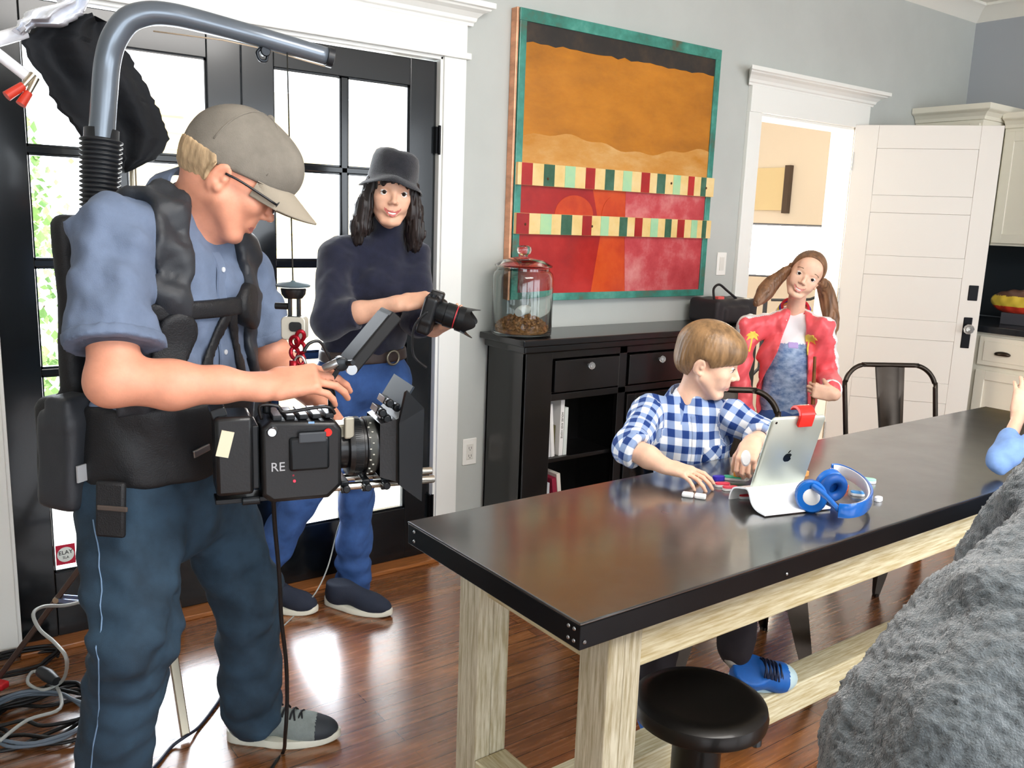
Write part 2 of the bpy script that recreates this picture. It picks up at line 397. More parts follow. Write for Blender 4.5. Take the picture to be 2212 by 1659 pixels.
struct('wall_rear', rw, M_wall)
# ceiling cove moulding in the far corner
cm = MB(); pr = [(0, 0), (-.10, 0), (-.10, -.015), (-.06, -.03), (-.02, -.075), (0, -.09)]
A = [(x, z) for x, z in pr]
cm.rings([[(-3.2, D+x, CZ+z) for x, z in A], [(RX, D+x, CZ+z) for x, z in A]])
cm2 = MB(); cm2.rings([[(RX+x, -3.2, CZ+z) for x, z in A], [(RX+x, D, CZ+z) for x, z in A]])
struct('trim_1', cm, M_ceil, smooth='auto'); struct('trim_2', cm2, M_ceil, smooth='auto')
# french-door casing: jambs, frieze, crown
c = MB(); y = D-.022
c.box((OX1, y, 0), (OX1+.10, D, OZ)); c.box((OX0-.11, y, 0), (OX0, D, OZ))
c.box((OX1-.012, D-.012, 0), (OX1+.004, D+.13, OZ)); c.box((OX0-.004, D-.012, 0), (OX0+.012, D+.13, OZ)); c.box((OX0, D-.012, OZ-.012), (OX1, D+.13, OZ+.004))
c.box((OX0-.125, D-.034, OZ), (OX1+.115, D, OZ+.024))
c.box((OX0-.11, D-.024, OZ+.024), (OX1+.10, D, OZ+.125))
def crown(s, x0, x1, z, y1=D, h=.085, pj=.085, n=8):
    pf = [(0, 0), (.022, 0), (.024, .012), (.03, .016), (.034, .03), (.05, .046), (.07, .055), (.074, .062), (.085, .064), (.085, .085), (0, .085)]
    pf = [(a*pj/.085, b*h/.085) for a, b in pf]
    s.rings([[(x0-a, y1-a, z+b) for a, b in pf], [(x1+a, y1-a, z+b) for a, b in pf]])
crown(c, OX0-.115, OX1+.105, OZ+.125)
struct('trim_3', c, M_trim, bev=.002)
c = MB(); c.box((HX0-.10, y, 0), (HX0, D, HZ)); c.box((HX1, y, 0), (HX1+.10, D, HZ)); c.box((HX0-.10, D-.026, HZ), (HX1+.10, D, HZ+.125))
c.box((HX0-.004, D-.01, 0), (HX0+.014, D+.14, HZ)); c.box((HX1-.014, D-.01, 0), (HX1+.004, D+.14, HZ)); c.box((HX0, D-.01, HZ-.014), (HX1, D+.14, HZ+.003))
crown(c, HX0-.105, HX1+.105, HZ+.125, h=.08, pj=.09)
struct('trim_4', c, M_trim, bev=.002)
bb = MB(); bb.box((OX1+.10, D-.018, 0), (HX0-.10, D, .13)); struct('baseboard_back', bb, M_trim, bev=.003)
# wooden threshold strip along the french doors
struct('trim_5', MB().box((OX0, D-.06, 0), (OX1, D+.16, .018)), mat('threshold_oak', '9c6030', .35, var=.25, vscale=5, stretch=(2, 30, 30), coat=.3), bev=.004)

# ---- french doors (black, 2 x 5 panes)
def french(name, x0, x1, gx0, gx1):
    o = thing(name, None, None, (x0, D+.03, 0)); o['kind'] = 'structure'
    y0, y1 = D+.012, D+.055; zs = [.24, .567, .905, 1.244, 1.583, 1.911]; hb = .011
    s = MB(); s.box((x0, y0, .02), (gx0, y1, 2.012)); s.box((gx1, y0, .02), (x1, y1, 2.012)); s.box((gx0, y0, .02), (gx1, y1, zs[0])); s.box((gx0, y0, zs[5]), (gx1, y1, 2.012))
    s.build('door_frame', M_blk, o, bev=.003)
    m = MB(); xm = (gx0+gx1)/2; m.box((xm-.0125, y0+.006, zs[0]), (xm+.0125, y1-.006, zs[5]))
    for z in zs[1:5]: m.box((gx0, y0+.006, z-hb), (gx1, y1-.006, z+hb))
    m.build('muntins', M_blk, o, bev=.003)
    bd = MB()
    for a, b in ((gx0, xm-.0125), (xm+.0125, gx1)):
        for i in range(5):
            z0, z1 = zs[i]+(hb if i else 0), zs[i+1]-(hb if i < 4 else 0)
            for p in (((a, y0+.012, z0), (a+.006, y1-.012, z1)), ((b-.006, y0+.012, z0), (b, y1-.012, z1)), ((a, y0+.012, z0), (b, y1-.012, z0+.006)), ((a, y0+.012, z1-.006), (b, y1-.012, z1))): bd.box(*p)
            MB().box((a, D+.032, z0), (b, D+.035, z1)).build('pane', M_glass, o)
    bd.build('glazing_bead', M_blk, o)
    return o
L_ = french('door_1', .312, 1.071, .42, .958)
R_ = french('door_2', 1.073, 1.838, 1.186, 1.722)
h = MB()
for z in (1.72, .23):
    h.box((1.828, D-.006, z-.05), (1.846, D+.02, z+.05)); h.lathe([(.006, -.055), (.006, .055)], (1.842, D-.008, z), n=10)
h.build('hinge', mat('black_iron', '101012', .35, .8), R_, smooth='auto')
# stickers on the lower panes
def sticker(x, z, l1, l2):
    t = thing('window_sticker', None, 'sticker', (x, D+.030, z))
    s = MB().box((x-.029, D+.0300, z-.034), (x+.029, D+.0312, z+.034)); s.build('backing', mat('sticker_red', 'c01c3c', .4), t)
    MB().lathe([(.0255, 0), (.0255, .0008)], (x, D+.0300, z), (0, -1, 0), 28).build('disc', mat('sticker_white', 'e6ece6', .4), t)
    s = MB(); text_mb(s, l1, .019, (x, D+.0288, z+.007), (1, 0, .04), (-.04, 0, 1)); text_mb(s, l2, .012, (x, D+.0288, z-.010), (1, 0, 0), (0, 0, 1))
    s.build('lettering', mat('sticker_ink', '1c2224', .5), t); return t
sticker(.458, .292, 'ELAY', 'SLA')['label'] = 'square red sticker with white disc low on the left glass door behind the tripod leg'
sticker(1.690, .868, 'ELAY', 'SLA')['label'] = 'red and white square sticker on the right glass door beside the woman\'s belt'

# ---- white panelled door standing open
DA = math.radians(-52.9); dR = rotz(DA); dO = V(HX1, D-.004, 0)
o = thing('door_3', None, None, dO); o['kind'] = 'structure'
W_ = .757; T = .036; P5 = [(1.637, 1.893), (1.30, 1.54), (.943, 1.19), (.585, .831), (.2, .47)]
s = MB(dR, dO); s.box((0, -T, .01), (.125, 0, 2.02)); s.box((.645, -T, .01), (W_, 0, 2.02))
zz = [2.02]+[v for a, b in P5 for v in (b, a)]+[.01]
for i in range(0, len(zz), 2): s.box((.125, -T, zz[i+1]), (.645, 0, zz[i]))
s.build('door_leaf', M_door, o, bev=.002)
for a, b in P5:
    s = MB(dR, dO); s.box((.125, -T+.012, a), (.645, -.012, b))
    for yy, sg in ((-T+.012, -1), (-.012, 1)):
        s.rings([[(.125+e, yy+sg*h_, a+e), (.645-e, yy+sg*h_, a+e), (.645-e, yy+sg*h_, b-e), (.125+e, yy+sg*h_, b-e)] for e, h_ in ((.0, .011), (.004, .010), (.014, .003), (.018, .0), (.03, .0), (.052, .008), (.06, .008))])
    s.build('door_panel', M_door, o, bev=.0012)
M_iron = mat('black_iron', '101012', .35, .8)
MB(dR, dO).box((.685, -T-.004, 1.07), (.735, 0.004, 1.155)).build('deadbolt_plate', M_iron, o, bev=.003)
lp = MB(dR, dO).box((.68, -T-.004, .80), (.725, 0.004, .975)).build('lock_plate', M_iron, o, bev=.003)
kn = MB(dR, dO); kn.lathe([(.008, 0), (.008, .025)], (.705, -T, .912), (0, -1, 0), 14)
kn.build('knob_stem', mat('nickel', 'b8b4aa', .25, 1.), o, smooth='auto')
MB(dR, dO).lathe([(.01, .022), (.023, .028), (.029, .042), (.024, .056), (.012, .062)], (.705, -T, .912), (0, -1, 0), 10).build('glass_knob', mat('crystal', 'f4f6f6', .03, trans=.85), o)
hg = MB(dR, dO)
for z in (.25, 1.05, 1.82): hg.lathe([(.006, -.05), (.006, .05)], (.0, -T-.002, z), n=10)
hg.build('hinge', mat('nickel', 'b8b4aa', .25, 1.), o, smooth='auto')

# ---- outlet, switch
def plate(name, x, z, label, cat, sw):
    t = thing(name, label, cat, (x, D, z)); w_, h_ = (.035, .058)
    MB().box((x-w_, D-.006, z-h_), (x+w_, D, z+h_)).build('cover_plate', mat('plastic_white', 'f1efe8', .35), t, bev=.003)
    if sw: MB().box((x-.017, D-.009, z-.034), (x+.017, D-.005, z+.034)).build('rocker', mat('plastic_white2', 'e2dfd6', .3), t, bev=.002)
    else:
        MB().box((x-.017, D-.008, z-.034), (x+.017, D-.005, z+.034)).build('receptacle', mat('plastic_white2', 'e2dfd6', .3), t, bev=.002)
        s = MB()
        for dz in (.017, -.017):
            for dx in (-.006, .006): s.box((x+dx-.001, D-.0085, z+dz-.005), (x+dx+.001, D-.0078, z+dz+.005))
            s.lathe([(.0022, 0), (.0022, .0007)], (x, D-.0078, z+dz-.009), (0, -1, 0), 8)
        s.build('slots', mat('slot_dark', '2c2a28', .6), t)
plate('wall_outlet', 2.026, .444, 'white wall outlet on the grey wall between black glass doors and black sideboard', 'outlet', False)
plate('light_switch', 3.553, 1.241, 'white light switch on the grey wall left of the hallway doorway', 'switch', True)

# ---- hallway beyond the doorway
hw = MB(); hw.box((2.9, 5.2, 0), (6.6, 5.3, 2.7)); struct('wall_hallway_back', hw, M_cream)
struct('wall_hallway_right', MB().box((5.62, D+.14, 0), (5.72, 5.2, 2.7)), M_cream)
struct('wall_hallway_left', MB().box((2.9, D+.14, 0), (3.0, 5.2, 2.7)), M_cream)
struct('ceiling_hallway', MB().box((2.9, D+.14, 2.7), (6.6, 5.3, 2.8)), M_cream)
struct('floor_hallway', MB().box((2.9, D+.14, -.1), (6.6, 5.3, 0)), M_floor)

# ---- outdoors
struct('ground', MB().box((-14, D+.14, -.16), (2.9, 16, -.06)), mat('patio_concrete', 'e4e1da', .8, var=.06, vscale=4))
nb = thing('neighbour_house', 'pale yellow house wall with white eaves seen through the right glass door', 'house', (3.0, 9.0, -.06))
M_sid = mat('yellow_siding', 'f0dca6', .7); s = MB(); s.box((2.0, 8.6, -.06), (9.5, 8.8, 2.35))
s.build('siding_wall', M_sid, nb)
s = MB(); z = .0
while z < 2.3: s.box((1.99, 8.585, z), (9.5, 8.6, z+.13)); z += .15
s.build('siding_boards', M_sid, nb)
MB().box((1.6, 8.1, 2.35), (9.7, 8.9, 2.5)).build('eaves', mat('eaves_white', 'efe8d6', .6), nb)
s = MB(); s.rings([[(1.5, 8.0, 2.5), (9.8, 8.0, 2.5), (9.8, 8.0, 2.56), (1.5, 8.0, 2.56)], [(1.5, 11, 3.9), (9.8, 11, 3.9), (9.8, 11, 3.96), (1.5, 11, 3.96)]]); s.build('roof', mat('roof_pale', 'c9ccd0', .7), nb)
# back steps outside
st = thing('outdoor_steps', 'pale wooden steps on the patio seen through the bottom right pane', 'steps', (2.45, 4.6, -.06))
for i in range(4): MB().box((2.0, 4.3+i*.26, -.06+i*.17), (2.82, 4.6+i*.26, .08+i*.17)).build('tread', mat('step_wood', 'e8e2d2', .7, var=.08), st, bev=.006)
MB().box((1.95, 4.3, -.06), (2.0, 5.4, .7)).build('stringer', mat('step_tan', 'cdb489', .7), st)
# shrubs beyond the left door
def shrub(name, label, c, sc, n, seed, cols, gr='shrubs beyond the left glass door'):
    t = thing(name, label, 'shrub', (c[0], c[1], -.06), gr); r = np.random.default_rng(seed)
    br = MB()
    for k in range(14):
        a = r.uniform(0, 6.28); e = V(c[0]+math.cos(a)*sc[0]*.7*r.random(), c[1]+math.sin(a)*sc[1]*.7*r.random(), c[2]+sc[2]*r.uniform(-.2, .8))
        br.tube([(c[0], c[1], -.06), (V(c[0], c[1], .2)+e)/2+r.normal(0, .05, 3), e], [.016, .010, .004], 6, smooth=4)
    br.build('stem', mat('bark', '6c5a44', .8), t, smooth=True)
    s = MB()
    for k in range(n):
        v = r.normal(0, 1, 3); v /= np.linalg.norm(v); p = V(*c)+v*V(*sc)*r.uniform(.55, 1)**.5*(1+.15*math.sin(7*v[0])+.12*math.sin(9*v[2])); F = frame(r.normal(0, 1, 3)); q = r.uniform(.03, .06)
        s.add([p, p+F@V(q*.45, q*.5, .004), p+F@V(0, q*1.1, 0), p+F@V(-q*.45, q*.5, .004)], [(0, 1, 2, 3)], int(r.integers(0, len(cols))))
    s.build('foliage', cols, t)
G = [mat('leaf_a', '8fb068', .6), mat('leaf_b', 'a9c480', .6), mat('leaf_c', '6f9450', .6)]
shrub('green_shrub', 'leafy green shrub outdoors against the left glass door, left of the vest', (.45, 4.9, 1.0), (.55, .5, .75), 1600, 3, G)
shrub('green_shrub', 'taller pale green shrub outdoors farther from the left glass door', (.2, 7.2, 1.3), (1.0, .8, 1.3), 1500, 5, G)
# ================================================================ FURNITURE
M_tt = bpy.data.materials.new('zinc_tabletop'); M_tt.use_nodes = True
def _tt():
    n = M_tt.node_tree; b = n.nodes['Principled BSDF']; L = n.links; tc = n.nodes.new('ShaderNodeTexCoord')
    t = n.nodes.new('ShaderNodeTexNoise'); t.inputs['Scale'].default_value = 2.4; t.inputs['Detail'].default_value = 7; t.inputs['Roughness'].default_value = .62; L.new(tc.outputs['Object'], t.inputs[0])
    r = n.nodes.new('ShaderNodeValToRGB'); L.new(t.outputs[0], r.inputs[0]); e = r.color_ramp.elements; e[0].position = .38; e[1].position = .66; e[0].color = (*srgb('161412'), 1); e[1].color = (*srgb('303533'), 1)
    x = e.new(.52); x.color = (*srgb('1f1c19'), 1); L.new(r.outputs[0], b.inputs['Base Color'])
    t2 = n.nodes.new('ShaderNodeTexNoise'); t2.inputs['Scale'].default_value = 5; t2.inputs['Detail'].default_value = 8; L.new(tc.outputs['Object'], t2.inputs[0])
    m = n.nodes.new('ShaderNodeMapRange'); L.new(t2.outputs[0], m.inputs[0]); m.inputs[3].default_value = .20; m.inputs[4].default_value = .46; L.new(m.outputs[0], b.inputs['Roughness'])
    b.inputs['Metallic'].default_value = .0; b.inputs['Specular IOR Level'].default_value = .7; b.inputs['Coat Weight'].default_value = .9; b.inputs['Coat Roughness'].default_value = .14; b.inputs['Coat IOR'].default_value = 1.9
_tt()
M_edge = mat('zinc_edge', '15171a', .3, .6, var=.15, vscale=12)
M_old = mat('whitewashed_wood', 'd2cab2', .7, col2='a39676', vscale=5, stretch=(30, 30, 2.2), bump=.12, bscale=60)
M_oldx = mat('whitewashed_rail', 'dbd2b2', .7, col2='b8a67a', vscale=5, stretch=(2.2, 30, 30), bump=.12, bscale=60)
M_oldy = mat('whitewashed_cross', 'dbd2b2', .7, col2='b8a67a', vscale=5, stretch=(30, 2.2, 30), bump=.12, bscale=60)
TZ = .76
t = thing('dining_table', 'long dark metal-topped dining table on pale whitewashed wooden legs', 'table', (2.25, 1.3, 0))
TX0, TX1, TY0, TY1 = .93, 3.573, 1.03, 1.62
MB().box((TX0, TY0, TZ-.006), (TX1, TY1, TZ)).build('tabletop', M_tt, t, bev=.002)
MB().box((TX0+.001, TY0+.001, .708), (TX1-.001, TY1-.001, TZ-.006)).build('edge_band', M_edge, t, bev=.002)
rv = MB()
for y_ in (TY0+.03, TY1-.03, TY0+.015):
    for z_ in (.722, .744): rv.lathe([(.0038, 0), (.003, .0016), (.001, .0024)], (TX0, y_, z_), (-1, 0, 0), 10)
for x_ in (TX0+.012, 1.5, 2.6):
    rv.lathe([(.0038, 0), (.003, .0016), (.001, .0024)], (x_, TY0, .722), (0, -1, 0), 10)
rv.build('rivets', mat('steel', 'a9abad', .3, 1.), t)
for x_ in (1.02, 3.39):
    for y_ in (1.05, 1.46):
        s = MB(); s.box((x_, y_, 0), (x_+.041, y_+.078, .708)); s.box((x_+.0425, y_+.002, 0), (x_+.086, y_+.078, .708)); s.build('leg', M_old, t, bev=.003)
for y_ in (1.058, 1.50): MB().box((1.106, y_, .615), (3.39, y_+.032, .708)).build('apron_rail', M_oldx, t, bev=.003)
for x_ in (1.04, 3.41): MB().box((x_, 1.128, .615), (x_+.032, 1.46, .708)).build('end_apron', M_oldy, t, bev=.003)
for x_ in (1.02, 3.39): MB().box((x_, 1.128, .14), (x_+.086, 1.46, .226)).build('foot_crossbar', M_oldy, t, bev=.004)
MB().box((1.106, 1.262, .14), (3.39, 1.345, .226)).build('stretcher', M_oldx, t, bev=.004)

# ---- metal chairs
M_gun = mat('gunmetal', '3a332d', .33, .85, var=.2, vscale=6)
def hoop(w, h, z0, lean, n=10):
    pts = [(-w*.98, 0, z0)]
    for a in np.linspace(PI, PI/2, n): pts.append((-(w-.10)+.10*math.cos(a), 0, h-.10+.10*math.sin(a)))
    for a in np.linspace(PI/2, 0, n): pts.append(((w-.10)+.10*math.cos(a), 0, h-.10+.10*math.sin(a)))
    pts.append((w*.98, 0, z0)); P = np.array(pts); P[:, 1] = .155+(P[:, 2]-z0)*lean; return P
def make_chair(loc, ang, label, h=.86):
    t = thing('metal_chair', label, 'chair', loc); R = rotz(ang); o = np.array(loc, float)
    s = Sdf(.01); s.rbox((0, 0, .447), (.182, .178, .011), .008); 
    v, f = s.mesh(.009)
    keep = v.copy(); d2 = np.clip(1-(v[:, 0]/.16)**2, 0, 1)*np.clip(1-(v[:, 1]/.16)**2, 0, 1); v = v.copy(); v[:, 2] -= d2*.012
    mesh_obj('seat', v @ R.T + o, f, M_gun, t, True)
    s = MB(R, o); P = hoop(.21, h, .44, .24); s.tube(P, .0105, 12, smooth=2); s.build('back_hoop', M_gun, t, smooth=True)
    s = MB(R, o); top = h-.004; zs = np.linspace(.45, top, 12)
    rs = []
    for z in zs:
        y = .158+(z-.44)*.24; w = .048+.020*(z-.45)/(top-.45); xs = np.array([-1, -.8, -.55, 0, .55, .8, 1])*w; dy = np.array([0, .004, -.002, -.004, -.002, .004, 0])
        rs.append([(a, y+b-.004, z) for a, b in zip(xs, dy)]+[(a, y+b, z) for a, b in zip(xs[::-1], dy[::-1])])
    s.rings(rs); s.build('back_splat', M_gun, t, smooth='auto')
    for sx in (-1, 1):
        for sy in (-1, 1):
            s = MB(R, o); rs = []
            for q in np.linspace(0, 1, 7):
                z = .445*(1-q); w = .072*(1-q)**.8+.019; e = .060*q; cx, cy = sx*(.174+e), sy*(.17+e); i = .0035
                L_ = [(cx, cy), (cx-sx*w, cy), (cx-sx*w, cy-sy*i), (cx-sx*i, cy-sy*i), (cx-sx*i, cy-sy*w), (cx, cy-sy*w)]
                if sx*sy > 0: L_ = L_[::-1]
                rs.append([(a, b, z) for a, b in L_])
            s.rings(rs); s.lathe([(.012, 0), (.012, .01)], (sx*.228, sy*.224, 0), n=10); s.build('leg', M_gun, t)
    s = MB(R, o)
    for a, b in (((-.19, -.185, .25), (.19, .185, .25)), ((.19, -.185, .25), (-.19, .185, .25))): s.beam(a, b, .014, .004)
    s.build('cross_brace', M_gun, t); return t
make_chair((2.21, 1.74, 0), math.radians(-33), 'dark metal cafe chair with curved back that the boy in plaid sits on', .875)
make_chair((3.46, 1.83, 0), math.radians(-30), 'empty dark metal cafe chair behind the table in front of the open white door')

# ---- low round stool
M_stool = mat('stool_black', '0f0d0b', .38, .3, coat=.2)
t = thing('round_stool', 'black round stool under the near edge of the table beside the pale leg', 'stool', (1.355, 1.11, 0))
c_ = (1.355, 1.11, 0)
MB().lathe([(.02, .405), (.134, .405), (.141, .411), (.143, .425), (.139, .441), (.128, .449), (.11, .4505), (.09, .447), (.02, .445)], c_, n=48).build('seat', M_stool, t, smooth='auto')
MB().lathe([(.052, .14), (.052, .365), (.045, .37), (.045, .405)], c_, n=28).build('column', M_stool, t, smooth='auto')
s = MB(); s.tube([(1.40, 1.08, .355), (1.455, 1.045, .355)], .006, 10); s.lathe([(.006, -.018), (.013, -.012), (.013, .012), (.006, .018)], (1.462, 1.04, .350), (0, 0, 1), 12); s.build('height_screw', mat('dull_steel', '54585c', .35, .9), t, smooth='auto')
for k in range(4):
    a = k*PI/2+.5; dx, dy = math.cos(a), math.sin(a)
    MB().tube([(c_[0]+dx*.045, c_[1]+dy*.045, .17), (c_[0]+dx*.10, c_[1]+dy*.10, .12), (c_[0]+dx*.17, c_[1]+dy*.17, .012)], [.016, .014, .011], 10, smooth=5).build('leg', M_stool, t, smooth=True)

# ---- sideboard
M_sb = mat('sideboard_black', '0b0a0a', .3, var=.1, coat=.35)
SX0, SX1, SY0, SY1 = 2.092, 3.52, 2.722, 2.992
t = thing('sideboard', 'long black wooden sideboard with crystal knobs below the colourful painting', 'sideboard', ((SX0+SX1)/2, (SY0+SY1)/2, 0))
MB().box((SX0-.035, SY0-.03, .935), (SX1+.035, SY1+.012, .962)).build('top', M_sb, t, bev=.004)
s = MB(); s.box((SX0-.018, SY0-.014, .905), (SX1+.018, SY1, .935)); s.build('top_moulding', M_sb, t, bev=.006, seg=3)
xs = [SX0, 2.62, 3.10, SX1]; s = MB()
s.box((SX0, SY0, .0), (SX0+.022, SY1, .905)); s.box((SX1-.022, SY0, 0), (SX1, SY1, .905)); s.box((SX0, SY1-.012, .06), (SX1, SY1, .905)); s.box((SX0+.02, SY0+.004, .06), (SX1-.02, SY1, .08))
s.box((SX0, SY0-.004, .0), (SX0+.135, SY0+.022, .905)); s.box((SX1-.1, SY0-.004, 0), (SX1, SY0+.022, .905))
s.box((SX0+.13, SY0-.002, .875), (SX1-.1, SY0+.02, .905)); s.box((SX0+.13, SY0-.002, .70), (SX1-.1, SY0+.02, .728)); s.box((SX0+.13, SY0-.002, .04), (SX1-.1, SY0+.02, .09))
for x_ in (2.60, 3.02): s.box((x_, SY0-.002, .04), (x_+.045, SY0+.02, .905)); s.box((x_+.01, SY0+.02, .06), (x_+.03, SY1, .905))
s.build('carcass', M_sb, t, bev=.002)
MB().box((SX0+.022, SY0+.03, .425), (2.61, SY1-.012, .443)).build('shelf', M_sb, t, bev=.002)
for x0, x1 in ((2.235, 2.592), (2.652, 3.012), (3.072, 3.412)):
    d_ = MB().box((x0, SY0-.012, .735), (x1, SY0+.01, .868)).build('drawer', M_sb, t, bev=.003)
    s = MB(); s.lathe([(.006, 0), (.007, .01), (.005, .012)], ((x0+x1)/2, SY0-.012, .84 if x1 < 3.1 else .8), (0, -1, 0), 12); s.build('knob_stem', mat('steel', 'a9abad', .3, 1.), d_, smooth='auto')
    MB().lathe([(.005, .010), (.013, .014), (.017, .022), (.013, .030), (.005, .033)], ((x0+x1)/2, SY0-.012, .84 if x1 < 3.1 else .8), (0, -1, 0), 8).build('crystal_knob', mat('crystal', 'f4f6f6', .03, trans=.85), d_)
for x0, x1 in ((2.652, 3.012), (3.072, 3.412)):
    d_ = thing('door', None, None, (0, 0, 0)); COL.objects.unlink(d_); bpy.data.objects.remove(d_)
    d_ = MB().box((x0, SY0-.010, .098), (x0+.05, SY0+.008, .692)).box((x1-.05, SY0-.010, .098), (x1, SY0+.008, .692)).box((x0+.05, SY0-.010, .642), (x1-.05, SY0+.008, .692)).box((x0+.05, SY0-.010, .098), (x1-.05, SY0+.008, .15)).build('door', M_sb, t, bev=.003)
    MB().box((x0+.05, SY0-.001, .15), (x1-.05, SY0+.003, .642)).build('door_glass', mat('dark_glass', '0c0e10', .05, spec=.8), d_)
# books in the open bay
def book(x, z, w, h, dp, lean, col, label, mark=None, y=None, grp='books on the sideboard shelves'):
    y = SY0+.045 if y is None else y
    o_ = V(x, y, z); R = roty(lean); t = thing('book', label, 'book', o_, grp)
    MB(R, o_).box((0, 0, 0), (w, dp, h)).build('cover', mat('book_'+col, col, .5), t, bev=.0015)
    MB(R, o_).box((.0015, .003, -.0004), (w-.0015, dp+.002, h-.002)).build('pages', mat('paper', 'e9e4d4', .8), t)
    if mark:
        s = MB(); text_mb(s, mark, w*.62, o_+R@V(w/2, -.0008, h*.55), R@V(0, 0, -1), R@V(1, 0, 0)); s.build('spine_lettering', mat('book_ink', '77756c', .6), t)
book(2.262, .4435, .017, .222, .16, -.10, 'd9dadb', 'pale grey book leaning left at the left end of the sideboard shelf')
book(2.282, .4435, .018, .232, .16, -.10, 'f2f1ee', 'white book leaning left in the sideboard beside the pale grey one')
book(2.303, .4435, .016, .13, .16, .0, '5c5636', 'short olive book with gap above it between two tall white books', y=SY0+.07)
book(2.322, .4435, .021, .243, .16, .0, 'f3f2f0', 'tallest white book with grey lettering down its spine in the sideboard', 'HOUSE AND HOME')
book(2.346, .4435, .019, .208, .16, .0, 'dfe7e2', 'pale green-white book at the right end of the upper row')
book(2.236, .0805, .021, .235, .16, .0, 'e6ded0', 'cream book on the bottom shelf of the sideboard, leftmost')
book(2.260, .0805, .020, .25, .16, .0, 'cfd6dc', 'light blue-grey book upright on the bottom shelf')
book(2.325, .0805, .024, .268, .16, -.13, '9c2440', 'dark red book on the bottom shelf of the sideboard')
book(2.352, .0805, .020, .285, .16, -.13, 'f0e9df', 'white book leaning against the dark red one on the bottom shelf')
# ---- glass jar
jc = V(2.165, 2.857, .962)
t = thing('glass_jar', 'large lidded glass jar with brown pellets standing on the black sideboard', 'jar', jc)
M_jar = mat('jar_glass', 'f2f7f4', .02, trans=1.0, ior=1.45)
MB().lathe([(.118, 0), (.124, .006), (.125, .02), (.125, .235), (.119, .255), (.108, .264), (.108, .274), (.105, .274), (.105, .262), (.115, .252), (.1205, .235), (.1205, .022), (.115, .012), (.0, .010)], jc, n=56, cap=False).build('jar_body', M_jar, t, smooth='auto')
MB().lathe([(.0, .276), (.100, .276), (.117, .279), (.119, .285), (.112, .289), (.085, .304), (.040, .316), (.016, .320), (.015, .325), (.026, .332), (.030, .345), (.027, .358), (.018, .363), (.0, .364)], jc, n=40, cap=False).build('lid', M_jar, t, smooth='auto')
M_kib = mat('kibble', '9a6b3c', .8, var=.3, vscale=60)
s = MB(); r = np.random.default_rng(4)
ico = [(math.cos(a)*1, math.sin(a)*1, 0) for a in np.arange(6)*PI/3]
for k in range(900):
    a = r.uniform(0, 6.28); q = .112*math.sqrt(r.random()); top = .075-.05*(q/.112)**2; z_ = r.uniform(max(.012, top-.03), top) if r.random() < .7 else r.uniform(.014, top)
    F = frame(r.normal(0, 1, 3)); c0 = jc+V(q*math.cos(a), q*math.sin(a), z_+.004)
    A = [c0+F@V(x_*.0055, y_*.0055, -.0028) for x_, y_, _ in ico]; B = [c0+F@V(x_*.0055, y_*.0055, .0028) for x_, y_, _ in ico]; s.rings([A, B])
s.lathe([(.0, .012), (.112, .012), (.112, .022), (.06, .048), (0, .06)], jc, n=30, cap=False)
k_ = s.build('kibble', M_kib, None); tag(k_, 'heap of brown pet food pellets inside the glass jar', 'pet food', kind='stuff')
s = MB(rotz(.4), jc+V(.005, -.01, .082)); s.tube([(-.05, 0, .008), (-.02, 0, .014), (.02, 0, .014)], [.018, .022, .02], 14, smooth=4); s.tube([(.02, 0, .014), (.05, 0, .02)], [.006, .005], 8)
o = s.build('measuring_scoop', mat('scoop_white', 'e3e6e4', .4), None, smooth='auto'); tag(o, 'white plastic scoop lying on the pellets in the jar', 'scoop')
# ---- black bag on the sideboard end
bc = at(1550, 697, 2.86); bc = V(3.42, 2.86, .962)
t = thing('camera_bag', 'soft black equipment bag on the right end of the sideboard', 'bag', bc)
s = Sdf(.015); s.rbox(bc+V(0, 0, .062), (.155, .095, .060), .022); s.rbox(bc+V(-.02, -.085, .05), (.09, .03, .04), .015)
s.warp = lambda P: .0018*np.sin(P[..., 0]*70)*np.sin(P[..., 2]*50+P[..., 1]*40)
solid('bag_body', s, .007, mat('bag_nylon', '2a282b', .6, bump=.2, bscale=300), t)
s = MB(); s.tube([bc+V(-.13, -.05, .115), bc+V(-.13, -.04, .17), bc+V(-.08, -.03, .19), bc+V(-.03, -.04, .16), bc+V(.03, -.05, .122)], .006, 8, smooth=6); s.build('strap', mat('strap_black', '171517', .6), t, smooth=True)
s = MB(); s.box(bc+V(-.115, -.06, .118), bc+V(-.07, -.03, .135)); s.build('red_tag', mat('red_tag', 'd9605a', .5), t, bev=.003)

